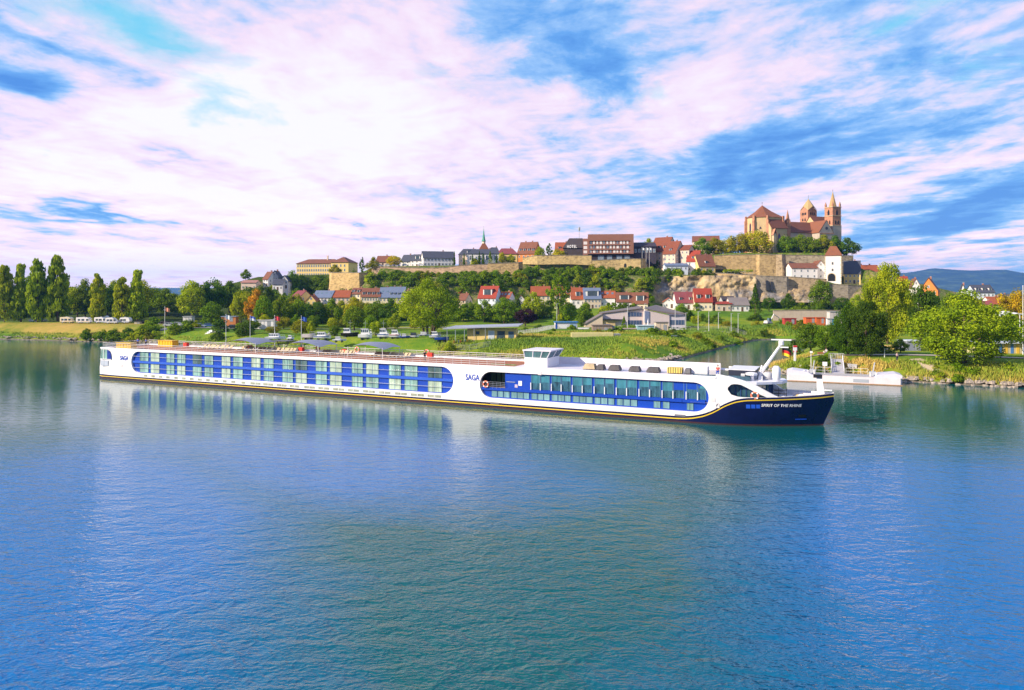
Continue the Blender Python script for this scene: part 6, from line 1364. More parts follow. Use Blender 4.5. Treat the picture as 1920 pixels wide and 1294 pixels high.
hwl = curtain('tall terrace wall with arched windows below the hotel', [(1109, 489, 500, 405), (1163, 486.5, 504, 404), (1201, 485.5, 508, 402), (1214, 485.5, 500, 412)], stone((.47, .34, .15), .45, .9))
for px in (1172, 1180):
    m = MB(); p = P(px, 501, 403.3) - hwl.location; m.extr([(p.x - .6, p.y - .2, p.z), (p.x + .6, p.y - .2, p.z), (p.x + .6, p.y - .2, p.z + 1.5), (p.x, p.y - .2, p.z + 2.2), (p.x - .6, p.y - .2, p.z + 1.5)], (0, .4, 0)); m.build('arched_window', DARKM, hwl)
curtain('narrow retaining wall climbing the slope above the timbered house', [(876, 512, 530, 392), (884, 514, 536, 386), (893, 528, 542, 380), (902, 540, 550, 374)], wallst2, 1.0)
curtain('upper terrace wall below the lime trees', [(1340, 480, 502, 418), (1373, 478.5, 502, 416), (1418, 478, 520, 414), (1424, 478, 520, 412), (1462, 478, 521, 411)], wallst, 2.5, .05)
curtain('rounded corner bastion of the terrace wall below the choir', [(1455, 478, 521, 411), (1466, 478, 521, 409), (1473, 478.2, 521, 413)], wallst2, 3.0, .05, 'wall_bastion')
curtain('shaded terrace wall behind the long white house', [(1473, 479, 521, 418), (1510, 479, 521, 417), (1552, 479.5, 521, 416), (1600, 480, 510, 418)], stone((.34, .28, .19), .5, .9), 2.5, .03)
curtain('high lower town wall left of the ruined windows', [(1338, 512.5, 545, 392), (1360, 513, 548, 389), (1382, 515, 552, 386), (1417, 515.5, 556, 384)], wallst, 2.5, .08)
rw = curtain('ruined lower wall with tall blind window openings', [(1417, 517, 560, 384), (1436, 518, 562, 383), (1475, 519.5, 560, 382), (1478, 519.5, 556, 384)], wgrey, 2.5, .07)
for px, y0, y1 in ((1439, 526, 545), (1448, 528, 546)):
    m = MB(); p = P(px, y1, 381.4) - rw.location; q_ = P(px, y0, 382.6) - rw.location; m.extr([(p.x - .55, p.y - .45, p.z), (p.x + .55, p.y - .45, p.z), (p.x + .55, q_.y - .45, q_.z), (p.x - .55, q_.y - .45, q_.z)], (0, 1.5, 0)); m.build('blind_window', DARKM, rw)
curtain('brown town wall below the long white house', [(1476, 519, 545, 386), (1510, 521.5, 548, 385), (1550, 524, 552, 384)], wallst2, 2.5, .05)
curtain('grey town wall below the gate tower', [(1552, 533, 560, 386), (1590, 535, 562, 385), (1626, 537, 562, 388)], wgrey, 2.0, .04)
curtain('low concrete wall behind the red containers', [(1450, 583, 598, 318), (1510, 582, 598, 317), (1578, 583, 598, 316)], paint((.44, .36, .30), .85, .2, .4), .5, 0)
# cliff: weathered rock face
def cliff(px0, px1, yt, yb, Y0, seed, mat_, amp=3.2):
    n, h = int((px1 - px0) / 1.6), 26; v = []
    for j in range(h + 1):
        for i in range(n + 1):
            px = px0 + (px1 - px0) * i / n; f_ = j / h; t_ = np.interp(px, [p[0] for p in yt], [p[1] for p in yt]); b_ = np.interp(px, [p[0] for p in yb], [p[1] for p in yb])
            py = b_ + (t_ - b_) * f_; Y = Y0 + 5.5 * f_ ** 1.3; x = XW(px, Y); z = ZH(py, Y)
            nz = (vnoise(np.array([x * 1.0]), np.array([z * 1.6]), 5.5, seed)[0] - .5) * amp + (vnoise(np.array([x]), np.array([z * 1.3]), 1.9, seed + 3)[0] - .5) * amp * .45 + (vnoise(np.array([x]), np.array([z * 2]), .8, seed + 5)[0] - .5) * amp * .2
            ed = min(1, min(i, n - i) / 4); v.append((x, Y + nz - (1 - ed) * -3, z))
    k = n + 1; idx = (np.arange(h)[:, None] * k + np.arange(n)[None, :]).ravel()
    return fast_mesh('cliff', np.array(v), np.stack([idx, idx + 1, idx + k + 1, idx + k], 1), mat_, False)
m_rock, t, b = newmat('cliff_rock')
v = t.coord('Position'); n1 = t.noise(t.coord('Position', (1, 1, .7)), .13, 7, .65, .6); n2 = t.noise(t.coord('Position', (1, 1, .3)), .9, 6, .7); n3 = t.noise(v, .07, 3, .6)
f = t.math('ADD', t.math('MULTIPLY', n1, .6), t.math('MULTIPLY', n2, .4))
rc = t.ramp(f, [(.32, (.06, .05, .045)), (.43, (.24, .17, .10)), (.52, (.50, .36, .18)), (.66, (.60, .47, .28))]); rc2 = t.ramp(f, [(.34, (.07, .065, .06)), (.5, (.26, .24, .23)), (.66, (.42, .39, .36))])
t.l.new(t.mix(t.math('MULTIPLY', t.math('SUBTRACT', n3, .52), 8, clamp=True), rc, rc2), b.inputs['Base Color']); b.inputs['Roughness'].default_value = .95; t.l.new(t.bump(f, 1.0, .8), b.inputs['Normal'])
tag(link('cliff', cliff(1196, 1424, [(1196, 524), (1215, 518), (1240, 519), (1300, 517), (1424, 516)], [(1196, 560), (1240, 570), (1330, 570), (1424, 565)], 378, 3, m_rock)), kind='structure')
tag(link('cliff', cliff(1424, 1560, [(1424, 545), (1480, 540), (1530, 546), (1560, 550)], [(1424, 566), (1560, 568)], 378, 19, m_rock, 3.0)), kind='structure')
# ------------------------------------------------------------------ people
SKIN = paint((.55, .33, .23), .6, .08)
def person(loc, rz, shirt, legs, label, sit=False, hair=(.06, .04, .03), group=None):
    root = empty('person', loc, rz, label, 'person', group)
    def skin(name, pts, edges, radii, mat_):
        me = bpy.data.meshes.new(name); me.from_pydata(pts, edges, []); o = link(name, me, root); me.materials.append(mat_)
        o.modifiers.new('skin', 'SKIN'); sv = me.skin_vertices[0].data
        for s_, r_ in zip(sv, radii): s_.radius = (r_, r_)
        sv[0].use_root = True; o.modifiers.new('sub', 'SUBSURF').levels = 1; o.modifiers['sub'].render_levels = 1
        dg = bpy.context.evaluated_depsgraph_get(); dg.update(); nm = bpy.data.meshes.new_from_object(o.evaluated_get(dg)); o.modifiers.clear(); o.data = nm; nm.materials.clear(); nm.materials.append(mat_)
        nm.polygons.foreach_set('use_smooth', [True] * len(nm.polygons)); return o
    hz = .48 if sit else .92; kn = [(.11, -.40, .48), (-.11, -.42, .47)] if sit else [(.11, -.04, .48), (-.10, .03, .48)]; ft = [(.12, -.42, .06), (-.12, -.46, .06)] if sit else [(.12, -.02, .06), (-.12, .06, .06)]
    toe = [(p[0] * 1.1, p[1] - .14, .03) for p in ft]
    b0 = hz; body = [(0, 0, b0), (0, .01, b0 + .28), (0, 0, b0 + .50), (0, -.01, b0 + .60), (0, -.03, b0 + .74), (.19, 0, b0 + .48), (.25, -.04, b0 + .22), (.24, -.14, b0 + .02), (-.19, 0, b0 + .48), (-.25, -.02, b0 + .22), (-.23, -.12, b0 + .02), (.10, 0, b0 - .04), kn[0], ft[0], toe[0], (-.10, 0, b0 - .04), kn[1], ft[1], toe[1]]
    ed = [(0, 1), (1, 2), (2, 3), (3, 4), (2, 5), (5, 6), (6, 7), (2, 8), (8, 9), (9, 10), (0, 11), (11, 12), (12, 13), (13, 14), (0, 15), (15, 16), (16, 17), (17, 18)]
    skin('body', body, ed, [.13, .12, .12, .055, .105, .06, .042, .034, .06, .042, .034, .085, .06, .045, .035, .085, .06, .045, .035], SKIN)
    skin('shirt', body[:3] + [body[5], body[6], body[8], body[9]], [(0, 1), (1, 2), (2, 3), (3, 4), (2, 5), (5, 6)], [.15, .145, .14, .075, .058, .075, .058], shirt)
    skin('trousers', [body[0], body[11], body[12], body[13], body[15], body[16], body[17]], [(0, 1), (1, 2), (2, 3), (0, 4), (4, 5), (5, 6)], [.15, .105, .075, .058, .105, .075, .058], legs)
    m = MB(); m.lathe([(.112, 0), (.12, .05), (.09, .12), (.02, .15)], (0, .012, b0 + .74), 10); m.build('hair', paint(hair, .7), root, smooth=True)
    return root
shb = paint((.03, .14, .62), .7, .1); shw = paint((.72, .70, .70), .7, .1); trd = paint((.02, .025, .05), .7, .1); shp = paint((.70, .30, .30), .7, .1); shr = paint((.55, .06, .05), .7)
person(W2(SS(258.5, 641, t=.8)[0], .8, DK), SRZ + .6, shb, trd, 'crew member in blue standing left at the ship stern'); person(W2(SS(273.5, 640, t=1.2)[0], 1.2, DK), SRZ - .5, shb, trd, 'crew member in blue standing right at the ship stern')
person(W2(SS(796.5, 664, t=-1.5)[0], -1.5, DK), SRZ + 1, paint((.03, .03, .035), .7), trd, 'passenger dressed in black beside the deck rail'); person(W2(SS(1346, 694, t=-1.0)[0], -1.0, 6.02), SRZ, shr, paint((.05, .10, .45), .7), 'person in red and blue sitting on the forward deck', sit=True)
person(P(1682, 676, 143.5) - Vector((0, 0, .1)), .3, paint((.75, .55, .58), .7), trd, 'walker in a pale pink top on the bank path')
person(P(1545.5, 667, 158), .2, shw, trd, 'person sitting by the picnic spot in white', sit=True); person(P(1549.5, 668, 157), -.4, paint((.5, .55, .62), .7), paint((.25, .25, .28), .7), 'person standing under the small tree at the picnic spot')
r_ = empty('picnic_bench', P(1541, 668, 158), .1, 'reddish wooden bench at the picnic spot', 'bench'); m = MB(); m.box(-.9, .9, -.2, .2, .42, .48); m.build('seat', paint((.42, .15, .08), .7), r_); m = MB(); m.box(-.9, .9, .2, .25, .55, .9); m.build('backrest', paint((.42, .15, .08), .7), r_); m = MB(); [m.box(x - .04, x + .04, -.18, .22, -.2, .42) for x in (-.7, .7)]; m.build('leg', DARKM, r_)
# ------------------------------------------------------------------ vehicles
def wheels(root, xs, ys, r=.34):
    for x in xs:
        for y in ys:
            m = MB(); n = 14; pts = []
            for yy, rr in ((-.11, r), (.11, r)): pts += [(rr * math.cos(2*math.pi*i/n), yy, rr * math.sin(2*math.pi*i/n)) for i in range(n)]
            m.add(pts, [(i, (i+1) % n, n+(i+1) % n, n+i) for i in range(n)] + [tuple(range(n)), tuple(range(n, 2*n))], 0)
            m.add([(.55*r*math.cos(2*math.pi*i/8), yy, .55*r*math.sin(2*math.pi*i/8)) for yy in (-.13, .13) for i in range(8)], [tuple(range(8)), tuple(range(8, 16))], 1)
            m.build('wheel', [TYRE, STEEL], root, (x, y, r))
def car(px, yb, Y, rz, col, label, L_=4.3, group=None, z=None):
    x = XW(px, Y); root = empty('parked_car', (x, Y, G(x, Y) if z is None else z), rz, label, 'car', group); h = L_ / 2; pt = paint(col, .22, .05, spec=.6)
    prof = [(-h, .35), (-h + .05, .78), (-h + .25, .95), (-h + 1.0, 1.0), (h - 1.2, .98), (h - .15, .78), (h, .6), (h, .32)]
    m = MB(); m.extr([(p[0], -.85, p[1]) for p in prof], (0, 1.7, 0)); m.build('body', pt, root)
    cab = [(-h + .35, .97), (-h + .85, 1.42), (h - 1.75, 1.45), (h - .95, .98)]
    m = MB(); m.extr([(p[0], -.74, p[1]) for p in cab], (0, 1.48, 0)); m.build('cabin_window', GLASS, root)
    m = MB(); m.box(-h + .85, h - 1.72, -.72, .72, 1.42, 1.49); 
    for xx in (-h + .9, -.15, h - 1.7): m.box(xx - .05, xx + .05, -.76, .76, .98, 1.43)
    m.build('car_roof', pt, root)
    for y in (-.6, .6): m = MB(); m.box(h - .04, h + .02, y - .18, y + .18, .58, .74); m.build('headlight', WHITE, root)
    wheels(root, (-h + .8, h - .85), (-.78, .78)); return root
def camper(px0, px1, yb, yt, Y, label, kind=0, col=(.80, .78, .78)):
    px0 += 1.5; px1 -= 1.5
    x = XW((px0 + px1) / 2, Y); L_ = (px1 - px0) * Y / F; zt2 = ZH(yt, Y); zb2 = max(G(x, Y), ZH(yb, Y)); H_ = max(2.4, zt2 - zb2); root = empty('caravan' if kind == 2 else 'camper_van', (x, Y, zb2), 0, label, 'caravan' if kind == 2 else 'camper'); h = L_ / 2; pt = paint(col, .35, .05)
    if kind == 0: prof = [(-h, .5), (-h, H_ - .15), (-h + .2, H_), (h - 1.2, H_), (h - .3, H_ * .74), (h - .75, H_ * .62), (h - .2, H_ * .42), (h, .95), (h, .5)]
    elif kind == 1: prof = [(-h, .5), (-h, H_ - .2), (-h + .25, H_), (h - 1.9, H_), (h - 1.3, H_ * .86), (h - .5, H_ * .48), (h, .95), (h, .5)]
    else: prof = [(-h, .9), (-h + .25, H_ - .2), (-h + .6, H_), (h - .6, H_), (h - .15, H_ - .5), (h, 1.0), (h - .4, .5), (-h + .4, .5)]
    m = MB(); m.extr([(p[0], -1.1, p[1]) for p in prof], (0, 2.2, 0)); m.build('body', pt, root)
    for f_, w_ in ((-.55, .9), (.0, 1.0)) + (() if kind == 2 else ((.62, .8),)): m = MB(); c = f_ * h; m.box(c - w_/2, c + w_/2, -1.14, -1.101, H_ * .44, H_ * .74, 0); m.box(c - w_/2 - .05, c + w_/2 + .05, -1.125, -1.1, H_ * .46, H_ * .74, 1); m.build('window', [GLASS, DARKM], root)
    m = MB(); m.box(-h + .1, h - .2, -1.12, -1.101, H_ * .30, H_ * .36); m.build('side_stripe', paint((.10, .16, .40), .4) if kind != 0 else paint((.5, .30, .12), .4), root)
    m = MB(); m.box(-.4 * h - .35, -.4 * h + .35, -1.13, -1.1, .6, H_ * .78); m.build('door', paint((.72, .70, .70), .4, .05), root)
    wheels(root, (-h * .6, h * .62) if kind != 2 else (0,), (-.95, .95), .36)
    m = MB(); m.box(-.5, .3, -.4, .4, H_, H_ + .2); m.build('roof_hatch', GREYM, root); return root
camper(114, 139, 607, 597, 283, 'cream camper, first in the row on the levee', 0, (.78, .66, .46)); camper(144, 173, 607, 596, 283, 'long white camper second in the row on the levee', 0); camper(178, 204, 607, 597, 284, 'white camper third in the row, beside the lone poplar', 1); camper(190, 206, 603, 594, 292, 'taller white camper standing behind the third one', 0); camper(199, 223, 608, 598, 281, 'white camper fourth in the row on the levee', 1); camper(225, 247, 608, 600, 283, 'white caravan with a rounded body at the end of the row', 2)
car(66, 606, 290, 0, (.5, .5, .52), 'pale grey car parked under the tall poplars'); car(76, 606, 290, 0, (.62, .60, .58), 'white car parked behind the pale grey one under the poplars')
cs = [(318, (.5, .5, .52)), (334, (.62, .62, .64)), (352, (.06, .07, .12)), (374, (.55, .62, .66)), (392, (.05, .12, .3)), (410, (.35, .42, .44)), (438, (.02, .02, .025)), (452, (.55, .56, .6)), (463, (.03, .05, .09))]
for i, (px, c) in enumerate(cs): car(px, 610, 262 + (i % 3) * 3, .1, c, ['silver car left end of the riverside car park', 'white car second in the riverside car park', 'dark navy car in the riverside car park', 'pale blue car in the riverside car park', 'blue car by the white steps', 'grey green car right of the white steps', 'black car beside the blue tent', 'light grey car beside the blue tent', 'dark blue car nearest the blue tent'][i])
car(1141, 616, 262, 0, (.02, .06, .30), 'blue car parked at the angular building', 4.6); car(1268, 616, 258, 0, (.70, .70, .72), 'white car on the drive beside the beige hut', 4.8); car(1252, 617, 262, 0, (.03, .03, .035), 'dark car half hidden behind the white car', 3.6); car(636, 640, 208, 0, (.60, .60, .62), 'silver car in front of the blue boat', 4.2)
for i, px in enumerate((712, 728, 744, 760, 790)): car(px, 496, 414, .05, ((.6, .6, .62), (.55, .55, .57), (.45, .47, .5), (.66, .66, .66), (.7, .7, .72))[i], ['silver car parked on the upper town wall road, leftmost', 'grey car second on the upper town wall road', 'grey blue car third on the upper town wall road', 'white car fourth on the upper town wall road', 'white van like car before the white villa'][i], 4.2, z=G(XW(px, 414), 414))
# ------------------------------------------------------------------ boats on the hard
def boat(px0, px1, yb, yt, Y, hull, label, cabin=.45, stripe=None, mast=False, cab=(.78, .77, .78), bow=1, name='motor_boat', cx_=.0):
    x = XW((px0 + px1) / 2, Y); L_ = (px1 - px0) * Y / F; zb2 = max(G(x, Y), ZH(yb, Y)); H_ = max(1.2, ZH(yt, Y) - zb2); root = empty(name, (x, Y, zb2), 0 if bow > 0 else math.pi, label, 'boat'); h = L_ / 2; hh = H_ * (.46 if cabin else .8); bw = min(1.6, L_ * .17)
    m = MB(); n = 10; ring = []
    for i in range(n + 1):
        f_ = i / n; x_ = -h + L_ * f_; w_ = bw * (1 - max(0, (f_ - .45) / .55) ** 2.2) ; sh = hh * (1 + .35 * max(0, f_ - .4))
        ring.append([(x_, -w_, sh), (x_ - .12 * f_, -w_ * .8, hh * .35), (x_ - .25 * f_, 0, .12), (x_ - .12 * f_, w_ * .8, hh * .35), (x_, w_, sh)])
    v = [p for rg in ring for p in rg]; m.add(v, [(i*5+k, (i+1)*5+k, (i+1)*5+k+1, i*5+k+1) for i in range(n) for k in range(4)] + [(i*5, i*5+4, (i+1)*5+4, (i+1)*5) for i in range(n)] + [(0, 1, 2, 3, 4)]); m.build('hull', paint(hull, .3, .06), root)
    if stripe:
        m = MB(); pts = [(-h + L_*i/n, -(bw * (1 - max(0, (i/n - .45)/.55) ** 2.2)) - .025) for i in range(n)]
        for i in range(n - 1): m.quad((*pts[i], hh*.80), (*pts[i+1], hh*.82), (*pts[i+1], hh*.98), (*pts[i], hh*.96))
        m.build('stripe', paint(stripe, .35), root)
    if cabin:
        a, c = -h * .62 + cx_ * h, h * (cabin * .9) + cx_ * h; w2 = bw * .78
        m = MB(); m.prism([(a, -w2), (c, -w2), (c, w2), (a, w2)], hh * .95, H_, 0, [(a + .1, -w2*.85), (c - H_*.22, -w2*.85), (c - H_*.22, w2*.85), (a + .1, w2*.85)]); cb = m.build('cabin', paint(cab, .35, .05), root)
        k = 4
        for i in range(k): x0 = a + (c - a - H_*.2) * (i + .18) / k; x1 = a + (c - a - H_*.2) * (i + .85) / k; m = MB(); m.extr([(x0, -w2 - .02, hh + (H_-hh)*.42), (x1, -w2 - .02, hh + (H_-hh)*.42), (x1, -w2*.9 - .02, H_ - .12), (x0, -w2*.9 - .02, H_ - .12)], (0, .06, 0)); m.build('window', GLASS, cb)
        m = MB(); m.box(a - .1, c - H_*.2, -w2*.9, w2*.9, H_, H_ + .08); m.build('cabin_roof', paint(scl(cab, .95), .4), cb)
    m = MB()
    for i in range(5): xx = h*.15 + h*.75*i/4; m.tube([(xx, -bw*.5*(1 - i/6), hh*1.1), (xx, -bw*.5*(1-i/6), hh*1.1+.6)], .03, 4)
    m.tube([(h*.15, -bw*.5, hh*1.1+.6), (h*.9, -.2, hh*1.1+.6)], .03, 4); m.build('railing', STEEL, root)
    for xx in (-h*.5, h*.35): m = MB(); m.box(xx - .15, xx + .15, -.9, .9, -.3, .3); m.build('cradle', DARKM, root)
    if mast: m = MB(); m.tube([(0, 0, H_*.9), (0, 0, H_ + 2.6)], .05, 5); m.tube([(-.6, 0, H_ + 1.8), (.6, 0, H_ + 1.8)], .03, 4); m.build('mast', STEEL, root)
    return root
wh_ = (.78, .77, .78); bl_ = (.02, .07, .36)
boat(498, 536, 637, 626, 222, wh_, 'white boat with dark windows left of the olive tree'); boat(538, 552, 637, 629, 218, wh_, 'small white boat under the olive tree', .4); boat(567, 592, 636, 624, 224, (.70, .60, .62), 'pinkish covered boat beside the flagpole', 0)
boat(589, 621, 636, 623, 220, wh_, 'white and blue boat with a dark canopy', .5, bl_); boat(612, 634, 634, 625, 228, (.55, .5, .45), 'low beige boat behind the small round tree', .3); boat(640, 673, 637, 616, 222, (.012, .012, .014), 'black hulled barge with a white wheelhouse', .25, None, True, name='barge', cx_=-.1); boat(624, 650, 640, 632, 212, wh_, 'flat white boat before the black barge', .2)
boat(672, 698, 638, 617, 216, wh_, 'big white motor cruiser left of the slender tree', .8, None, True); boat(708, 730, 638, 617, 215, wh_, 'tall white motor cruiser right of the slender tree', .8, bl_, True); boat(730, 752, 638, 619, 214, (.70, .72, .74), 'white cruiser with a red waterline and rounded cabin', .7, (.5, .04, .04)); boat(750, 769, 638, 628, 214, bl_, 'small blue hulled boat with white top', .3); boat(766, 786, 638, 624, 216, wh_, 'white boat with a dark cabin cover', .6, None, False, (.03, .03, .04)); boat(784, 806, 637, 624, 222, wh_, 'white boat under the willow trunks', .5, bl_); boat(805, 828, 638, 622, 212, wh_, 'white boat with a blue hull band right of the willow', .5, bl_); boat(815, 842, 639, 632, 206, bl_, 'low blue boat nearest the clubhouse', 0); boat(690, 712, 632, 618, 232, wh_, 'white boat half hidden by the slender tree', .6, bl_)
root = empty('boat_trailer', (XW(1094, 248), 248, G(XW(1094, 248), 248)), 0, 'white boat on a trailer parked on the meadow', 'trailer'); m = MB(); m.extr([(-1.9, -.6, .55), (1.4, -.6, .5), (2.1, -.6, .95), (-1.9, -.6, 1.0)], (0, 1.2, 0)); m.build('hull', WHITE, root); m = MB(); m.box(-1.8, 2.4, -.5, .5, .38, .48); m.build('frame', STEEL, root); wheels(root, (-.2,), (-.65, .65), .3)
# ------------------------------------------------------------------ flagpoles and lamps
def fp(px, ytop, ybot, Y, cols, lab, cat='flagpole'):
    x = XW(px, Y); z = min(G(x, Y), ZH(ybot, Y)); flag('flagpole', (x, Y, z), .2, 1.6, 1.3, cols, lab, ZH(ytop, Y) - z, cat=cat)
fp(309, 576, 618, 250, [(.75, .30, .16)], 'white flagpole with an orange flag behind the ship stern'); fp(423.7, 590, 634, 226, [(.7, .7, .7)], 'bare looking flagpole left of the conical tree'); fp(469, 592, 636, 224, [(.08, .14, .5), (.75, .75, .78)], 'flagpole with a blue and white flag'); fp(515, 592, 636, 222, [(.60, .04, .05)], 'flagpole with a bright red flag'); fp(565, 593, 637, 220, [(.03, .10, .45)], 'flagpole with a dark blue flag beside the boats')
def lamp(px, ytop, ybot, Y, lab, group=None):
    x = XW(px, Y); z = min(G(x, Y), ZH(ybot, Y)); h = ZH(ytop, Y) - z; root = empty('street_lamp', (x, Y, z), 0, lab, 'street lamp', group); m = MB(); m.tube([(0, 0, 0), (0, 0, h)], [.11, .07], 6); m.build('post', paint((.62, .62, .62), .4), root); m = MB(); m.box(-.15, .7, -.12, .12, h, h + .14); m.build('lamp_head', GREYM, root)
for i, px in enumerate((1044, 1176.5, 1209, 1266, 1286, 1309, 1329, 1347, 1371, 1384)):
    lamp(px, (570, 575, 570, 575, 587, 584, 584, 586, 588, 588)[i], 622, (268, 250, 262, 255, 262, 258, 256, 262, 260, 262)[i], ['tall thin lamp post left of the kiosk', 'tall lamp post before the angular building', 'lamp post behind the closed parasol', 'lamp post above the white car', 'lamp post right of the angular building', 'first lamp post along the drive', 'second lamp post along the drive', 'third lamp post along the drive', 'fourth lamp post along the drive', 'last lamp post along the drive, by the spruce'][i])
fp(1918, 537, 671, 158, [(.7, .7, .7)], 'tall white pole at the right edge beside the striped cabins'); lamp(1912, 590, 660, 165, 'thin lamp post left of the tall white pole'); lamp(1658.5, 655, 676, 150, 'dark lamp post before the grey shed')
for i, px in enumerate((1204, 1211.5, 1217.5)): fp(px, 464, 490, 404, [(.75, .75, .75)], ['white flagpole nearest the hotel front', 'middle white flagpole beside the hotel', 'right white flagpole beside the hotel'][i])
# ------------------------------------------------------------------ clubhouse, kiosk, angular building, sheds
Y = 205; root = empty('boat_clubhouse', (XW(905, Y), Y, 0), R(-6), 'yellow clubhouse with a wide flat grey roof and open bicycle shelter', 'clubhouse'); g0 = G(XW(905, Y), Y); root.location.z = g0; k = Y / F
m = MB(); m.box(-4.5, 9.6, 0, 5, -1.5, 3.1); m.build('wall', WL['yellow'], root)
m = MB(); m.extr([(-11.2, -2.2, 3.0), (10.6, -2.2, 3.9), (11.2, 6, 4.2), (-9, 6, 3.5)], (0, 0, .28)); m.build('roof', paint((.40, .42, .48), .4, .08, metal=.3), root)
m = MB(); [m.tube([(x, -1.8, -1), (x, -1.8, 3.2 + (x + 11) * .04)], .07, 6) for x in (-10, -7.6, -5, -2.2, 1)]; m.build('roof_post', STEEL, root)
m = MB(); m.box(1.6, 3.4, -.08, .02, 0, 2.6, 0); m.box(1.7, 3.3, -.11, -.085, .1, 2.4, 1); m.build('door', [WFRAME, paint((.55, .60, .68), .4)], root); m = MB(); m.box(4.2, 6.4, -.06, .02, .2, 2.5); m.build('window', GLASS, root); m = MB(); m.box(-2, -.9, -.06, .02, 1.5, 2.4); m.build('window', GLASS, root); m = MB(); m.box(7.4, 9.0, -.06, .02, .1, 2.4); m.build('window', GLASSB, root)
for i in range(9):
    b_ = empty('bicycle', (XW(851 + i * 4.2, 203), 203 + (i % 3) * .4, G(XW(851 + i * 4.2, 203), 203)), R(70 + i * 3), 'bicycle standing under the clubhouse shelter roof', 'bicycle', 'bicycles under the clubhouse shelter')
    m = MB(); m.torus((-.5, 0, .34), .31, .03, 'y', 12, 4); m.build('wheel', TYRE, b_); m = MB(); m.torus((.5, 0, .34), .31, .03, 'y', 12, 4); m.build('wheel', TYRE, b_); m = MB(); m.tube([(-.5, 0, .34), (-.1, 0, .85), (.42, 0, .85), (-.05, 0, .3), (-.5, 0, .34)], .03, 4); m.tube([(.5, 0, .34), (.4, 0, 1.0)], .03, 4); m.box(-.22, .0, -.06, .06, .9, .96); m.build('frame', (RED, BLACKM, BLUE)[i % 3], b_)
def fence(pts, Y, h, lab, mat_=STEEL, name='fence', step=.25):
    root = empty(name, (0, 0, 0), 0, lab, 'fence'); pts = [(XW(px, yy), yy) for px, yy in pts]; root.location = (pts[0][0], pts[0][1], G(*pts[0])); bars = MB(); m = MB(); o = root.location
    for (x0, y0), (x1, y1) in zip(pts, pts[1:]):
        n = max(2, int(math.hypot(x1-x0, y1-y0) / step)); pr = None
        for i in range(n + 1):
            x, y = x0 + (x1-x0)*i/n, y0 + (y1-y0)*i/n; z = G(x, y); p = Vector((x, y, z)) - o; bars.tube([p + Vector((0, 0, -.1)), p + Vector((0, 0, h))], .02 if i % 8 else .05, 4)
            if pr is not None:
                for f_ in (.12, .95): m.tube([pr + Vector((0, 0, h*f_)), p + Vector((0, 0, h*f_))], .025, 4)
            pr = p
    bars.build('bar', mat_, root); m.build('rail', mat_, root); return root
fence([(845, 199), (880, 197), (920, 198)], 200, 1.5, 'grey bar fence in front of the bicycle shelter'); fence([(972, 226), (1010, 240), (1042, 262)], 230, 1.5, 'light wire fence between clubhouse and kiosk', paint((.55, .55, .55), .5)); fence([(1280, 264), (1340, 262), (1400, 264)], 260, 1.6, 'grey fence along the drive by the lamp posts', GREYM, step=.35)
Y = 262; x = XW(1062, Y); root = empty('kiosk', (x, Y, G(x, Y)), R(4), 'small white and blue kiosk on the meadow', 'kiosk'); m = MB(); m.box(-4.0, 4.0, 0, 3.4, -1, 2.3); m.build('wall', paint((.70, .66, .70), .6, .05), root); m = MB(); m.box(-2.6, .5, -.05, .02, .2, 1.5); m.build('front_panel', WHITE, root); m = MB(); m.box(-4.3, 4.3, -.4, 3.7, 2.3, 2.62); m.build('roof', paint((.05, .20, .50), .5), root); m = MB(); m.box(-4.05, -3.4, -.06, .02, 0, 2.2); m.build('pillar', BLUE, root); m = MB(); m.box(1.2, 3.6, -.06, .02, .1, 2.2); m.build('shutter', paint((.30, .45, .62), .5), root)
# angular community building
Y = 272; k = Y / F; x = XW(1192, Y); zb2 = ZH(616, Y); root = empty('community_hall', (x, Y, zb2), 0, 'modern angular beige building with sloping roofs and blue windows', 'building')
def U(px, py): return ((px - 1192) * k, (616 - py) * k)
bw_ = WL['beige']; pw = paint((.62, .52, .52), .7, .06)
def slab(pts, y0, y1, nm, mat_, par=None):
    m = MB(); m.extr([(U(*p)[0], y0, U(*p)[1]) for p in pts], (0, y1 - y0, 0)); return m.build(nm, mat_, par or root)
slab([(1097, 618), (1097, 609), (1130, 590), (1130, 618)], 0, 8, 'left_wing', bw_); slab([(1130, 618), (1130, 589.5), (1178, 583), (1178, 618)], 1.2, 9, 'middle_block', pw); slab([(1130.5, 600), (1130.5, 597.5), (1168, 599), (1168, 601)], -.4, 1.2, 'canopy', DARKM); slab([(1130.5, 618), (1130.5, 601), (1154, 601), (1154, 618)], .6, 1.19, 'entrance_wall', paint((.62, .46, .24), .7))
slab([(1178, 618), (1178, 583), (1208, 580.5), (1208, 618)], 1.6, 9, 'glazed_block', pw); slab([(1208, 620), (1208, 580), (1254, 591), (1254, 620)], -1.0, 9, 'right_wing', pw); slab([(1254.1, 618), (1254.1, 591.5), (1284, 590.5), (1284, 614)], -.6, 9, 'end_wing', paint((.60, .54, .60), .7, .06))
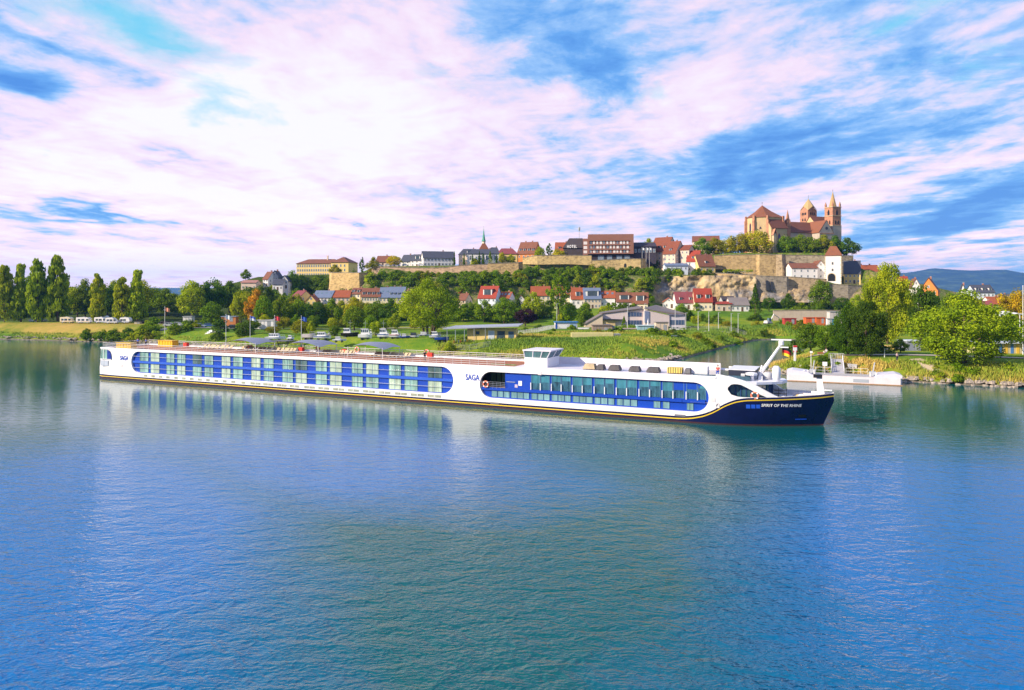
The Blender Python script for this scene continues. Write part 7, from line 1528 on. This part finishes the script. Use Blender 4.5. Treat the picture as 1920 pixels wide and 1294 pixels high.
m = MB(); pA, pB, pC, pD = U(1206, 579), U(1256, 590), U(1285.5, 589.5), U(1240, 578); m.extr([(pA[0], -1.5, pA[1]), (pB[0], -1.5, pB[1]), (pC[0], -1.2, pC[1]), (pD[0], 10, pD[1] + .8)], (0, 0, .35)); m.extr([(U(1129, 588.5)[0], .8, U(0, 588.5)[1]), (pA[0], .8, pA[1]), (pA[0], 9.5, pA[1] + .6), (U(1129, 588.5)[0], 9.5, U(0, 588)[1])], (0, 0, .3)); m.extr([(U(1096, 609.5)[0], -.3, U(0, 609)[1]), (U(1130, 589.5)[0], -.3, U(0, 589.3)[1]), (U(1130, 589.5)[0], 8, U(0, 589.3)[1]), (U(1096, 609.5)[0], 8, U(0, 609)[1])], (0, 0, .25)); m.build('roof', paint((.17, .14, .13), .6, .15), root)
for a, b_, y0, y1, yy in ((1179, 1205, 586, 594, 1.6), (1179, 1205, 601, 613, 1.6), (1256, 1282, 600, 609, -.6)):
    m = MB(); (xa, z0), (xb, z1) = U(a, y1), U(b_, y0); m.box(xa, xb, yy - .06, yy + .05, z0, z1, 0); [m.box(xa + (xb-xa)*q_/5 - .05, xa + (xb-xa)*q_/5 + .05, yy - .12, yy - .065, z0, z1, 1) for q_ in range(6)]; m.build('window', [glassy((.06, .10, .20), .06), paint((.3, .3, .36), .5)], root)
slab([(1207, 605), (1207, 583), (1216, 584), (1216, 605)], -1.25, -1.02, 'blue_panel', paint((.16, .20, .34), .5))
x = XW(1215, 256); root = empty('closed_parasol', (x, 256, G(x, 256)), 0, 'closed white parasol on the terrace of the angular building', 'parasol'); m = MB(); m.tube([(0, 0, 0), (0, 0, 1.2)], .04, 6); m.build('pole', STEEL, root); m = MB(); m.lathe([(.18, 0), (.28, .5), (.2, 2.0), (.03, 3.0)], (0, 0, 1.0), 8); m.build('cloth', WHITE, root)
def shed(px0, px1, yt, yb, Y, mat_, roofm, lab, d=3, rz=0, name='shed', pan=None):
    x = XW((px0+px1)/2, Y); w_ = (px1-px0)*Y/F; zb2 = ZH(yb, Y); h = ZH(yt, Y) - zb2; root = empty(name, (x, Y, zb2), rz, lab, name.replace('_', ' ')); m = MB(); m.box(-w_/2, w_/2, 0, d, -2.0, h); m.build('wall', mat_, root); m = MB(); m.box(-w_/2 - .2, w_/2 + .2, -.3, d + .2, h, h + .2); m.build('roof', roofm, root)
    n = max(2, int(w_ / 1.1))
    m = MB(); [m.box(-w_/2 + w_*i/n - .04, -w_/2 + w_*i/n + .04, -.05, -.002, 0, h) for i in range(1, n)]; m.build('panel_strip', pan or GREYM, root); m = MB(); m.box(w_*.1, w_*.1 + min(1.1, w_*.25), -.06, -.001, 0.02, min(2.1, h*.85)); m.build('door', paint((.3, .32, .35), .5), root); return root
shed(1111, 1148, 610.5, 626, 240, paint((.30, .22, .17), .7, .15), paint((.20, .15, .12), .7), 'brown wooden shed on the meadow'); shed(1195, 1227, 611, 626, 242, paint((.30, .48, .56), .25), paint((.5, .6, .65), .4), 'pale blue green glass screen shed', name='glass_shed'); shed(1148.5, 1194.5, 616.5, 626, 243, paint((.60, .44, .44), .8), paint((.55, .42, .42), .8), 'low pinkish wall between the two sheds', .4, name='garden_wall'); shed(1230, 1253, 605, 621, 244, WL['beige'], paint((.20, .17, .15), .7), 'small beige hut with a dark roof', 3)
shed(483, 513, 601, 613, 262, WHITE, paint((.70, .66, .68), .5), 'white hall with a dark window beside the blue tent', 4, name='white_hall'); shed(415, 442, 594, 603, 275, paint((.50, .17, .05), .6), paint((.25, .30, .42), .5), 'orange brown cabin in the car park', 3, name='cabin'); shed(252, 262, 603, 611, 280, paint((.45, .40, .32), .7), DARKM, 'little hut at the end of the levee', 2, name='hut'); shed(266, 312, 604, 613, 282, paint((.05, .025, .03), .8), paint((.03, .02, .025), .8), 'dark open shelter behind the orange flag', 3, name='shelter'); shed(343, 359, 594, 607, 290, paint((.62, .58, .60), .6), GREYM, 'white container by the tree trunks', 3, name='container')
x = XW(484, 272); root = empty('blue_tent', (x, 272, G(x, 272)), 0, 'bright blue tent roof beside the white hall', 'tent'); m = MB(); m.cone([(-1.8, -1.8), (1.8, -1.8), (1.8, 1.8), (-1.8, 1.8)], 2.0, (0, 0, 3.4)); m.build('tent_roof', BLUE, root); m = MB(); [m.tube([(a * 1.6, b_ * 1.6, 0), (a * 1.6, b_ * 1.6, 2.05)], .05, 5) for a in (-1, 1) for b_ in (-1, 1)]; m.build('pole', STEEL, root)
shed(1471, 1493, 597.5, 607, 292, paint((.40, .05, .04), .6), paint((.34, .05, .04), .6), 'dark red container on the building site', 2.5, name='container', pan=paint((.3, .04, .03), .6)); shed(1511, 1530, 596, 606, 290, paint((.62, .12, .03), .6), paint((.5, .1, .03), .6), 'left orange container on the building site', 2.5, name='container', pan=paint((.45, .09, .02), .6)); shed(1530.5, 1547, 596, 606.5, 289, paint((.58, .13, .03), .6), paint((.5, .1, .03), .6), 'right orange container on the building site', 2.5, name='container', pan=paint((.42, .09, .02), .6)); shed(1551, 1560, 598, 609, 288, WHITE, GREYM, 'white site cabin beside the orange containers', 2, name='site_cabin'); shed(1560.5, 1568, 598, 609, 288, paint((.05, .30, .60), .5), WHITE, 'blue toilet cabin on the building site', 1.5, name='toilet_cabin'); shed(1556, 1580, 585, 597, 300, paint((.55, .50, .50), .6), GREYM, 'pale two storey site office behind the toilet cabin', 3, name='site_office')
x = XW(1440, 300); root = empty('excavator', (x, 300, G(x, 300)), R(25), 'white excavator with a bent arm by the spruce', 'excavator'); m = MB(); m.box(-1.4, 1.4, -1.1, 1.1, .9, 1.6); m.box(-1.3, .0, -.9, .9, 1.6, 2.0); m.build('body', paint((.68, .66, .64), .5), root); m = MB(); m.box(-.2, 1.0, -.8, .3, 1.6, 3.0); m.build('cab', GLASSB, root); m = MB(); m.tube([(1.2, 0, 1.6), (3.2, 0, 4.6), (6.0, 0, 3.2), (6.8, 0, 1.2)], [.25, .22, .18, .15], 6); m.box(6.3, 7.2, -.5, .5, .6, 1.3); m.build('arm', paint((.70, .68, .66), .5), root)
for y in (-.95, .95): m = MB(); m.box(-1.7, 1.7, y - .25, y + .25, 0, .85); m.build('track', DARKM, root)
# stacked boards, steps
x = XW(1117, 208); root = empty('timber_stack', (x, 208, G(x, 208)), R(3), 'long stack of pale boards lying on the meadow', 'timber stack'); m = MB(); [m.box(-7.2 + .2 * (i % 2), 5.0, i * .42 - 1, i * .42 - .62, .05 + .1 * (i % 3), 1.25 + .12 * (i % 3)) for i in range(6)]; m.build('boards', paint((.58, .52, .24), .8, .15), root); m = MB(); [m.box(5.2 + i * .3, 5.35 + i * .3, -1, 1.2, 0, 1.1 + .1 * (i % 2)) for i in range(7)]; m.build('metal_frame', STEEL, root)
x = XW(398, 246); root = empty('boat_steps', (x, 246, G(x, 246)), R(-35), 'white concrete steps down the green bank', 'steps'); m = MB(); [m.box(-.9, .9, -i * .75 - .7, -i * .75, -2 - i * .3, .5 - i * .42) for i in range(7)]; m.build('step', WHITE, root); m = MB(); m.box(-1.2, 3.4, .0, .9, -.4, .62); m.build('landing', WHITE, root)
for i, (a, b_) in enumerate(((1256, 1232), (1258, 1234))): pass
x = XW(1250, 215); root = empty('slipway_rail', (x, 215, G(x, 215)), R(38), 'pale slipway rails in the meadow near the inlet', 'rail'); m = MB(); [m.box(-6, 6, y - .15, y + .15, -.2, .25) for y in (-.6, .6)]; m.build('rail', paint((.5, .5, .52), .5), root)
# vine terrace with chairs above the cliff
x0, x1 = XW(1358, 392), XW(1412, 392); root = empty('vine_pergola', ((x0+x1)/2, 393, G((x0+x1)/2, 393)), 0, 'long green vine pergola above white terrace chairs', 'pergola'); m = MB(); w_ = x1 - x0; [m.tube([(-w_/2 + w_*i/8, 0, -1), (-w_/2 + w_*i/8, 0, 2.6)], .07, 5) for i in range(9)]; m.box(-w_/2, w_/2, -.1, .1, 2.5, 2.65); m.build('post', OFFWHITE, root)
cen = np.stack([rng.uniform(-w_/2, w_/2, 40), rng.uniform(-1.0, 1.0, 40), rng.uniform(2.5, 3.5, 40)], -1); v_, f_, s_ = leaves(cen, np.full(40, .8), 60, .16, 77); o = link('vine', fast_mesh('vine', v_, f_, m_leaf, False, s_), root); o.color = (*GR['light'], 1)
ch0 = empty('garden_chair', (0, 0, 0), 0, 'white chair on the vine terrace above the cliff', 'chair', 'white chairs on the vine terrace'); m = MB(); m.box(-.28, .28, -.28, .28, .42, .48); m.build('seat', WHITE, ch0); m = MB(); m.box(-.28, .28, .24, .3, .48, 1.0); m.build('backrest', WHITE, ch0); m = MB(); [m.box(a*.25-.03, a*.25+.03, b_*.25-.03, b_*.25+.03, 0, .42) for a in (-1, 1) for b_ in (-1, 1)]; m.build('leg', WHITE, ch0)
for i in range(18):
    o = ch0 if i == 0 else copy_tree(ch0); x = x0 + w_ * (i + .5) / 18; o.location = (x, 391.2 + .5 * (i % 2), G(x, 391.2) + .02); o.rotation_euler = (0, 0, .4 * (i % 5))
# ------------------------------------------------------------------ landing stage on the right bank
pa, pb = Vector(P(1475, 713, 139.5)), Vector(P(1692, 723.5, 131.8)); pa.z = pb.z = 0; ax = (pb - pa); PL = ax.length; prz = math.atan2(ax.y, ax.x); root = empty('landing_stage', pa, prz, 'long white floating landing stage moored at the right bank', 'landing stage')
m = MB(); pw_ = 5.0; zd = 1.35
pont = paint((.70, .62, .66), .5, .10, .5)
m.prism([(0.3, 0), (PL - .3, 0), (PL, .6), (PL, pw_), (0, pw_), (0, .6)], -.6, zd); m.build('hull', pont, root)
for s_, o_ in ((0, 1), (PL, -1)): m = MB(); m.extr([(s_, .05, zd), (s_ + o_ * 4.6, .05, zd), (s_ + o_ * 3.8, .05, zd + .55), (s_ + o_ * 1.0, .05, zd + .85), (s_, .05, zd + .55)], (0, pw_ - .1, 0)); m.build('end_cap', paint((.62, .60, .68), .5, .08), root)
m = MB(); m.box(0, PL, -.04, .02, -.02, .16); m.build('waterline_band', paint((.35, .20, .10), .7, .3, 2), root)
m = MB(); m.box(PL - 8.2, PL - 5.6, -.06, .05, .35, .95); m.build('vent_panel', paint((.35, .38, .44), .5), root)
m = MB(); m.box(4.7, PL - 4.7, .1, pw_ - .1, zd, zd + .05); m.build('deck', paint((.40, .38, .38), .8, .2), root)
def rail(xa, xb, y):
    m = MB(); n = int((xb - xa) / 1.5) + 1
    for i in range(n + 1): x = xa + (xb - xa) * i / n; m.tube([(x, y, zd), (x, y, zd + 1.15)], .035, 5)
    for f_ in (.55, 1.15): m.tube([(xa, y, zd + f_), (xb, y, zd + f_)], .03, 5)
    m.build('railing', paint((.66, .66, .60), .4), root)
gxp = PL * .465; rail(5.2, gxp - 1.3, 4.6); rail(gxp + 1.4, PL - 5.4, 4.6)
for x in (3.2, 3.9, 5.0, PL - 5.2, PL - 4.2): m = MB(); m.lathe([(.18, 0), (.16, .6), (.26, .66), (.24, .8)], (x, 1.0, zd), 8); m.build('bollard', paint((.62, .60, .62), .5), root)
for x in (4.6, PL - 4.8): m = MB(); m.tube([(x, 2.4, zd), (x + .4, 2.4, zd + 2.6)], .12, 6); m.box(x - .5, x + .6, 2.0, 2.8, zd, zd + .9); m.build('mooring_crane', paint((.40, .42, .46), .5), root)
m = MB(); x = PL * .22; m.tube([(x, 3.4, zd), (x, 3.4, zd + 4.2)], .06, 6); m.box(x - .2, x + .3, 3.3, 3.5, zd + 4.0, zd + 4.35); m.build('lamp_post', OFFWHITE, root)
m = MB(); x = PL * .345; m.tube([(x, 3.0, zd), (x, 3.0, zd + 2.1)], .05, 5); m.box(x - .42, x + .42, 2.92, 3.0, zd + 1.6, zd + 2.35); m.build('sign_post', WHITE, root)
# gangway
gp = root.matrix_world if False else None
c_, s_ = math.cos(prz), math.sin(prz); gw = Vector((pa.x + c_ * gxp - s_ * 4.4, pa.y + s_ * gxp + c_ * 4.4, zd + .05)); g = empty('gangway', gw, prz, 'gangway ramp with white railings up from the landing stage to the bank', 'gangway'); gl2, gh = 8.5, 2.0
m = MB(); m.extr([(-1.05, 0, 0), (1.05, 0, 0), (1.05, gl2, gh), (-1.05, gl2, gh)], (0, 0, .12), 0); [m.box(-1.0, 1.0, gl2*i/16 - .04, gl2*i/16 + .04, gh*i/16 + .121, gh*i/16 + .16, 1) for i in range(1, 16)]; m.build('ramp', [paint((.34, .34, .40), .7, .15), paint((.5, .46, .44), .7)], g)
for x in (-1.1, 1.1): m = MB(); [m.tube([(x, gl2*i/6, gh*i/6), (x, gl2*i/6, gh*i/6 + .95)], .045, 5) for i in range(7)]; [m.tube([(x, 0, f_), (x, gl2, gh + f_)], .05, 5) for f_ in (.3, .6, .95)]; m.build('railing', WHITE, g)
m = MB(); [m.tube([(-1.4 + 2.8*i/9, gl2 + .8, gh), (-1.4 + 2.8*i/9, gl2 + .8, gh + 1.2)], .035, 4) for i in range(10)]; m.tube([(-1.4, gl2 + .8, gh + 1.2), (1.4, gl2 + .8, gh + 1.2)], .04, 4); m.build('gate', paint((.55, .55, .52), .5), g)
# marks and small things on the right bank
x = XW(1490.5, 152); root = empty('signal_post', (x, 152, ZH(668, 152)), 0, 'white post with a red and white river signal board', 'signal post'); m = MB(); m.box(-.2, .2, -.15, .15, -1, 1.3); m.build('post', WHITE, root); m = MB(); m.box(-.42, .42, -.1, .0, .85, 2.3, 0); m.box(-.42, .42, -.12, -.102, 1.9, 2.3, 1); m.box(-.42, .42, -.12, -.102, .85, 1.2, 1); m.build('board', [WHITE, RED], root)
for px, lab in ((1592.5, 'small white marker post right of the gangway'), (1600, 'short white box on the bank right of the gangway')):
    x = XW(px, 146); root = empty('marker_post', (x, 146, G(x, 146)), 0, lab, 'marker'); m = MB(); w_ = .25 if px < 1595 else .5; m.box(-w_, w_, -w_, w_, -.5, 1.0 if px < 1595 else .7); m.build('post', WHITE, root); m = MB(); m.box(-w_*1.1, w_*1.1, -w_*1.1, w_*1.1, .72 if px > 1595 else 1.0, .8 if px > 1595 else 1.08); m.build('cap', OFFWHITE, root)
fence([(1500, 150), (1530, 147), (1562, 146)], 148, 1.1, 'white rail fence beside the gangway', paint((.6, .58, .52), .5), step=.9)
shed(1701, 1727, 640, 664, 170, paint((.25, .27, .36), .5), paint((.55, .60, .70), .4), 'grey blue shed left of the plane tree', 4, name='shed'); shed(1665, 1690, 650, 664, 175, WL['yellow'], paint((.5, .35, .1), .6), 'yellow hut partly behind a small tree', 3, name='hut'); 
Y = 160; x0, x1 = XW(1828, Y), XW(1960, Y); root = empty('beach_cabins', ((x0+x1)/2, Y, ZH(672, Y)), 0, 'row of blue and yellow striped beach cabins behind the plane tree', 'cabins'); w_ = x1 - x0; h = ZH(644, Y) - ZH(672, Y); m = MB(); m.box(-w_/2, w_/2, 0, 4, -1, h); m.build('wall', paint((.62, .52, .30), .6), root); m = MB(); m.box(-w_/2 - .3, w_/2 + .3, -.8, 4.3, h, h + .3); m.build('roof', paint((.55, .58, .66), .5), root)
for i in range(12): m = MB(); a = -w_/2 + w_ * i / 12; m.box(a + .1, a + .75, -.06, -.002, 0, h - .1); m.build('door', paint((.08, .22, .55), .5) if i % 2 == 0 else paint((.75, .48, .06), .5), root)
Y = 205; x = XW(1895, Y); root = empty('tent_roof_pavilion', (x, Y, G(x, Y)), 0, 'white tensile tent roof among the trees at the right edge', 'pavilion'); zt2 = ZH(588, Y) - G(x, Y); m = MB(); m.extr([(-5, -3, zt2 - .9), (0, -3, zt2 + .1), (5, -3, zt2 - .6), (5, 3, zt2 - .6), (0, 3, zt2 + .6), (-5, 3, zt2 - .9)], (0, 0, .12)); m.build('tent_cloth', WHITE, root); m = MB(); [m.tube([(a, b_, 0), (a, b_, zt2 - .6)], .09, 5) for a in (-4.6, 4.6) for b_ in (-2.6, 2.6)]; m.build('mast', STEEL, root)
# path strips as ground sheets
def path(name, pts, w_, mat_):
    m = MB(); P2 = [(XW(px, Y), Y) for px, Y in pts]; pr = None
    for i, (x, y) in enumerate(P2):
        a, b_ = P2[max(0, i-1)], P2[min(len(P2)-1, i+1)]; dx_, dy_ = b_[0]-a[0], b_[1]-a[1]; l = math.hypot(dx_, dy_); nx_, ny_ = -dy_/l*w_/2, dx_/l*w_/2
        cur = [(x + nx_*s_, y + ny_*s_, G(x + nx_*s_, y + ny_*s_) + .14) for s_ in (-1, 0, 1)]
        if pr: m.add(pr + cur, [(0, 1, 4, 3), (1, 2, 5, 4)])
        pr = cur
    tag(m.build(name, mat_), kind='structure')
gravel = paint((.42, .36, .31), .9, .15, 1.5)
path('footpath', [(1500 + i * 18, 158 - i * .5) for i in range(26)], 2.2, gravel); path('beach_path', [(1715, 146), (1735, 143), (1745, 140), (1760, 138)], 2.6, paint((.50, .40, .28), .9, .15)); path('riverside_road', [(300 + i * 30, 256 + i * 1.2) for i in range(28)], 3.2, paint((.34, .32, .30), .9, .12)); path('driveway', [(1200 + i * 12, 252 + i * .5) for i in range(16)], 5, paint((.55, .45, .44), .9, .1))
# ------------------------------------------------------------------ air
m_haze = bpy.data.materials.new('haze'); m_haze.use_nodes = True; hn = m_haze.node_tree
hn.nodes.remove(hn.nodes['Principled BSDF']); pv = hn.nodes.new('ShaderNodeVolumePrincipled'); pv.inputs['Color'].default_value = (.11, .38, 1.0, 1); pv.inputs['Density'].default_value = 0.75e-4; pv.inputs['Anisotropy'].default_value = .2
hn.links.new(pv.outputs[0], hn.nodes['Material Output'].inputs['Volume'])
m = MB(); m.box(-9800, 9800, -1800, 9900, -6, 330); tag(m.build('haze', m_haze), 'thin blue haze over the river valley', 'haze', kind='stuff')
# ------------------------------------------------------------------ like pieces of one thing become parts of their own
SPLIT = {'awning_pole', 'window_post', 'window_mullion', 'window_grip', 'deck_locker', 'roof_post', 'fairlead', 'hatch_plate', 'bow_marking', 'leg', 'pole', 'mast', 'handrail'}
for o in list(S.objects):
    nm = o.name.split('.')[0]
    if nm not in SPLIT or o.type != 'MESH' or not o.parent or o.parent.name.split('.')[0] in ('sun_lounger', 'garden_chair', 'flagpole', 'motor_boat', 'barge'): continue
    me = o.data; n = len(me.vertices); lab = list(range(n))
    def root_of(a):
        while lab[a] != a: lab[a] = lab[lab[a]]; a = lab[a]
        return a
    for e in me.edges:
        a, b_ = root_of(e.vertices[0]), root_of(e.vertices[1])
        if a != b_: lab[a] = b_
    isl = {}
    for f in me.polygons: isl.setdefault(root_of(f.vertices[0]), []).append(f)
    if not 2 <= len(isl) <= 24: continue
    for fl in isl.values():
        ids = sorted({v for f in fl for v in f.vertices}); ix = {v: i for i, v in enumerate(ids)}
        m2 = bpy.data.meshes.new(nm); m2.from_pydata([me.vertices[v].co[:] for v in ids], [], [[ix[v] for v in f.vertices] for f in fl])
        for mt in me.materials: m2.materials.append(mt)
        m2.polygons.foreach_set('material_index', [f.material_index for f in fl]); m2.polygons.foreach_set('use_smooth', [f.use_smooth for f in fl]); m2.update()
        q_ = link(nm, m2, o.parent); q_.matrix_basis = o.matrix_basis
    bpy.data.objects.remove(o)
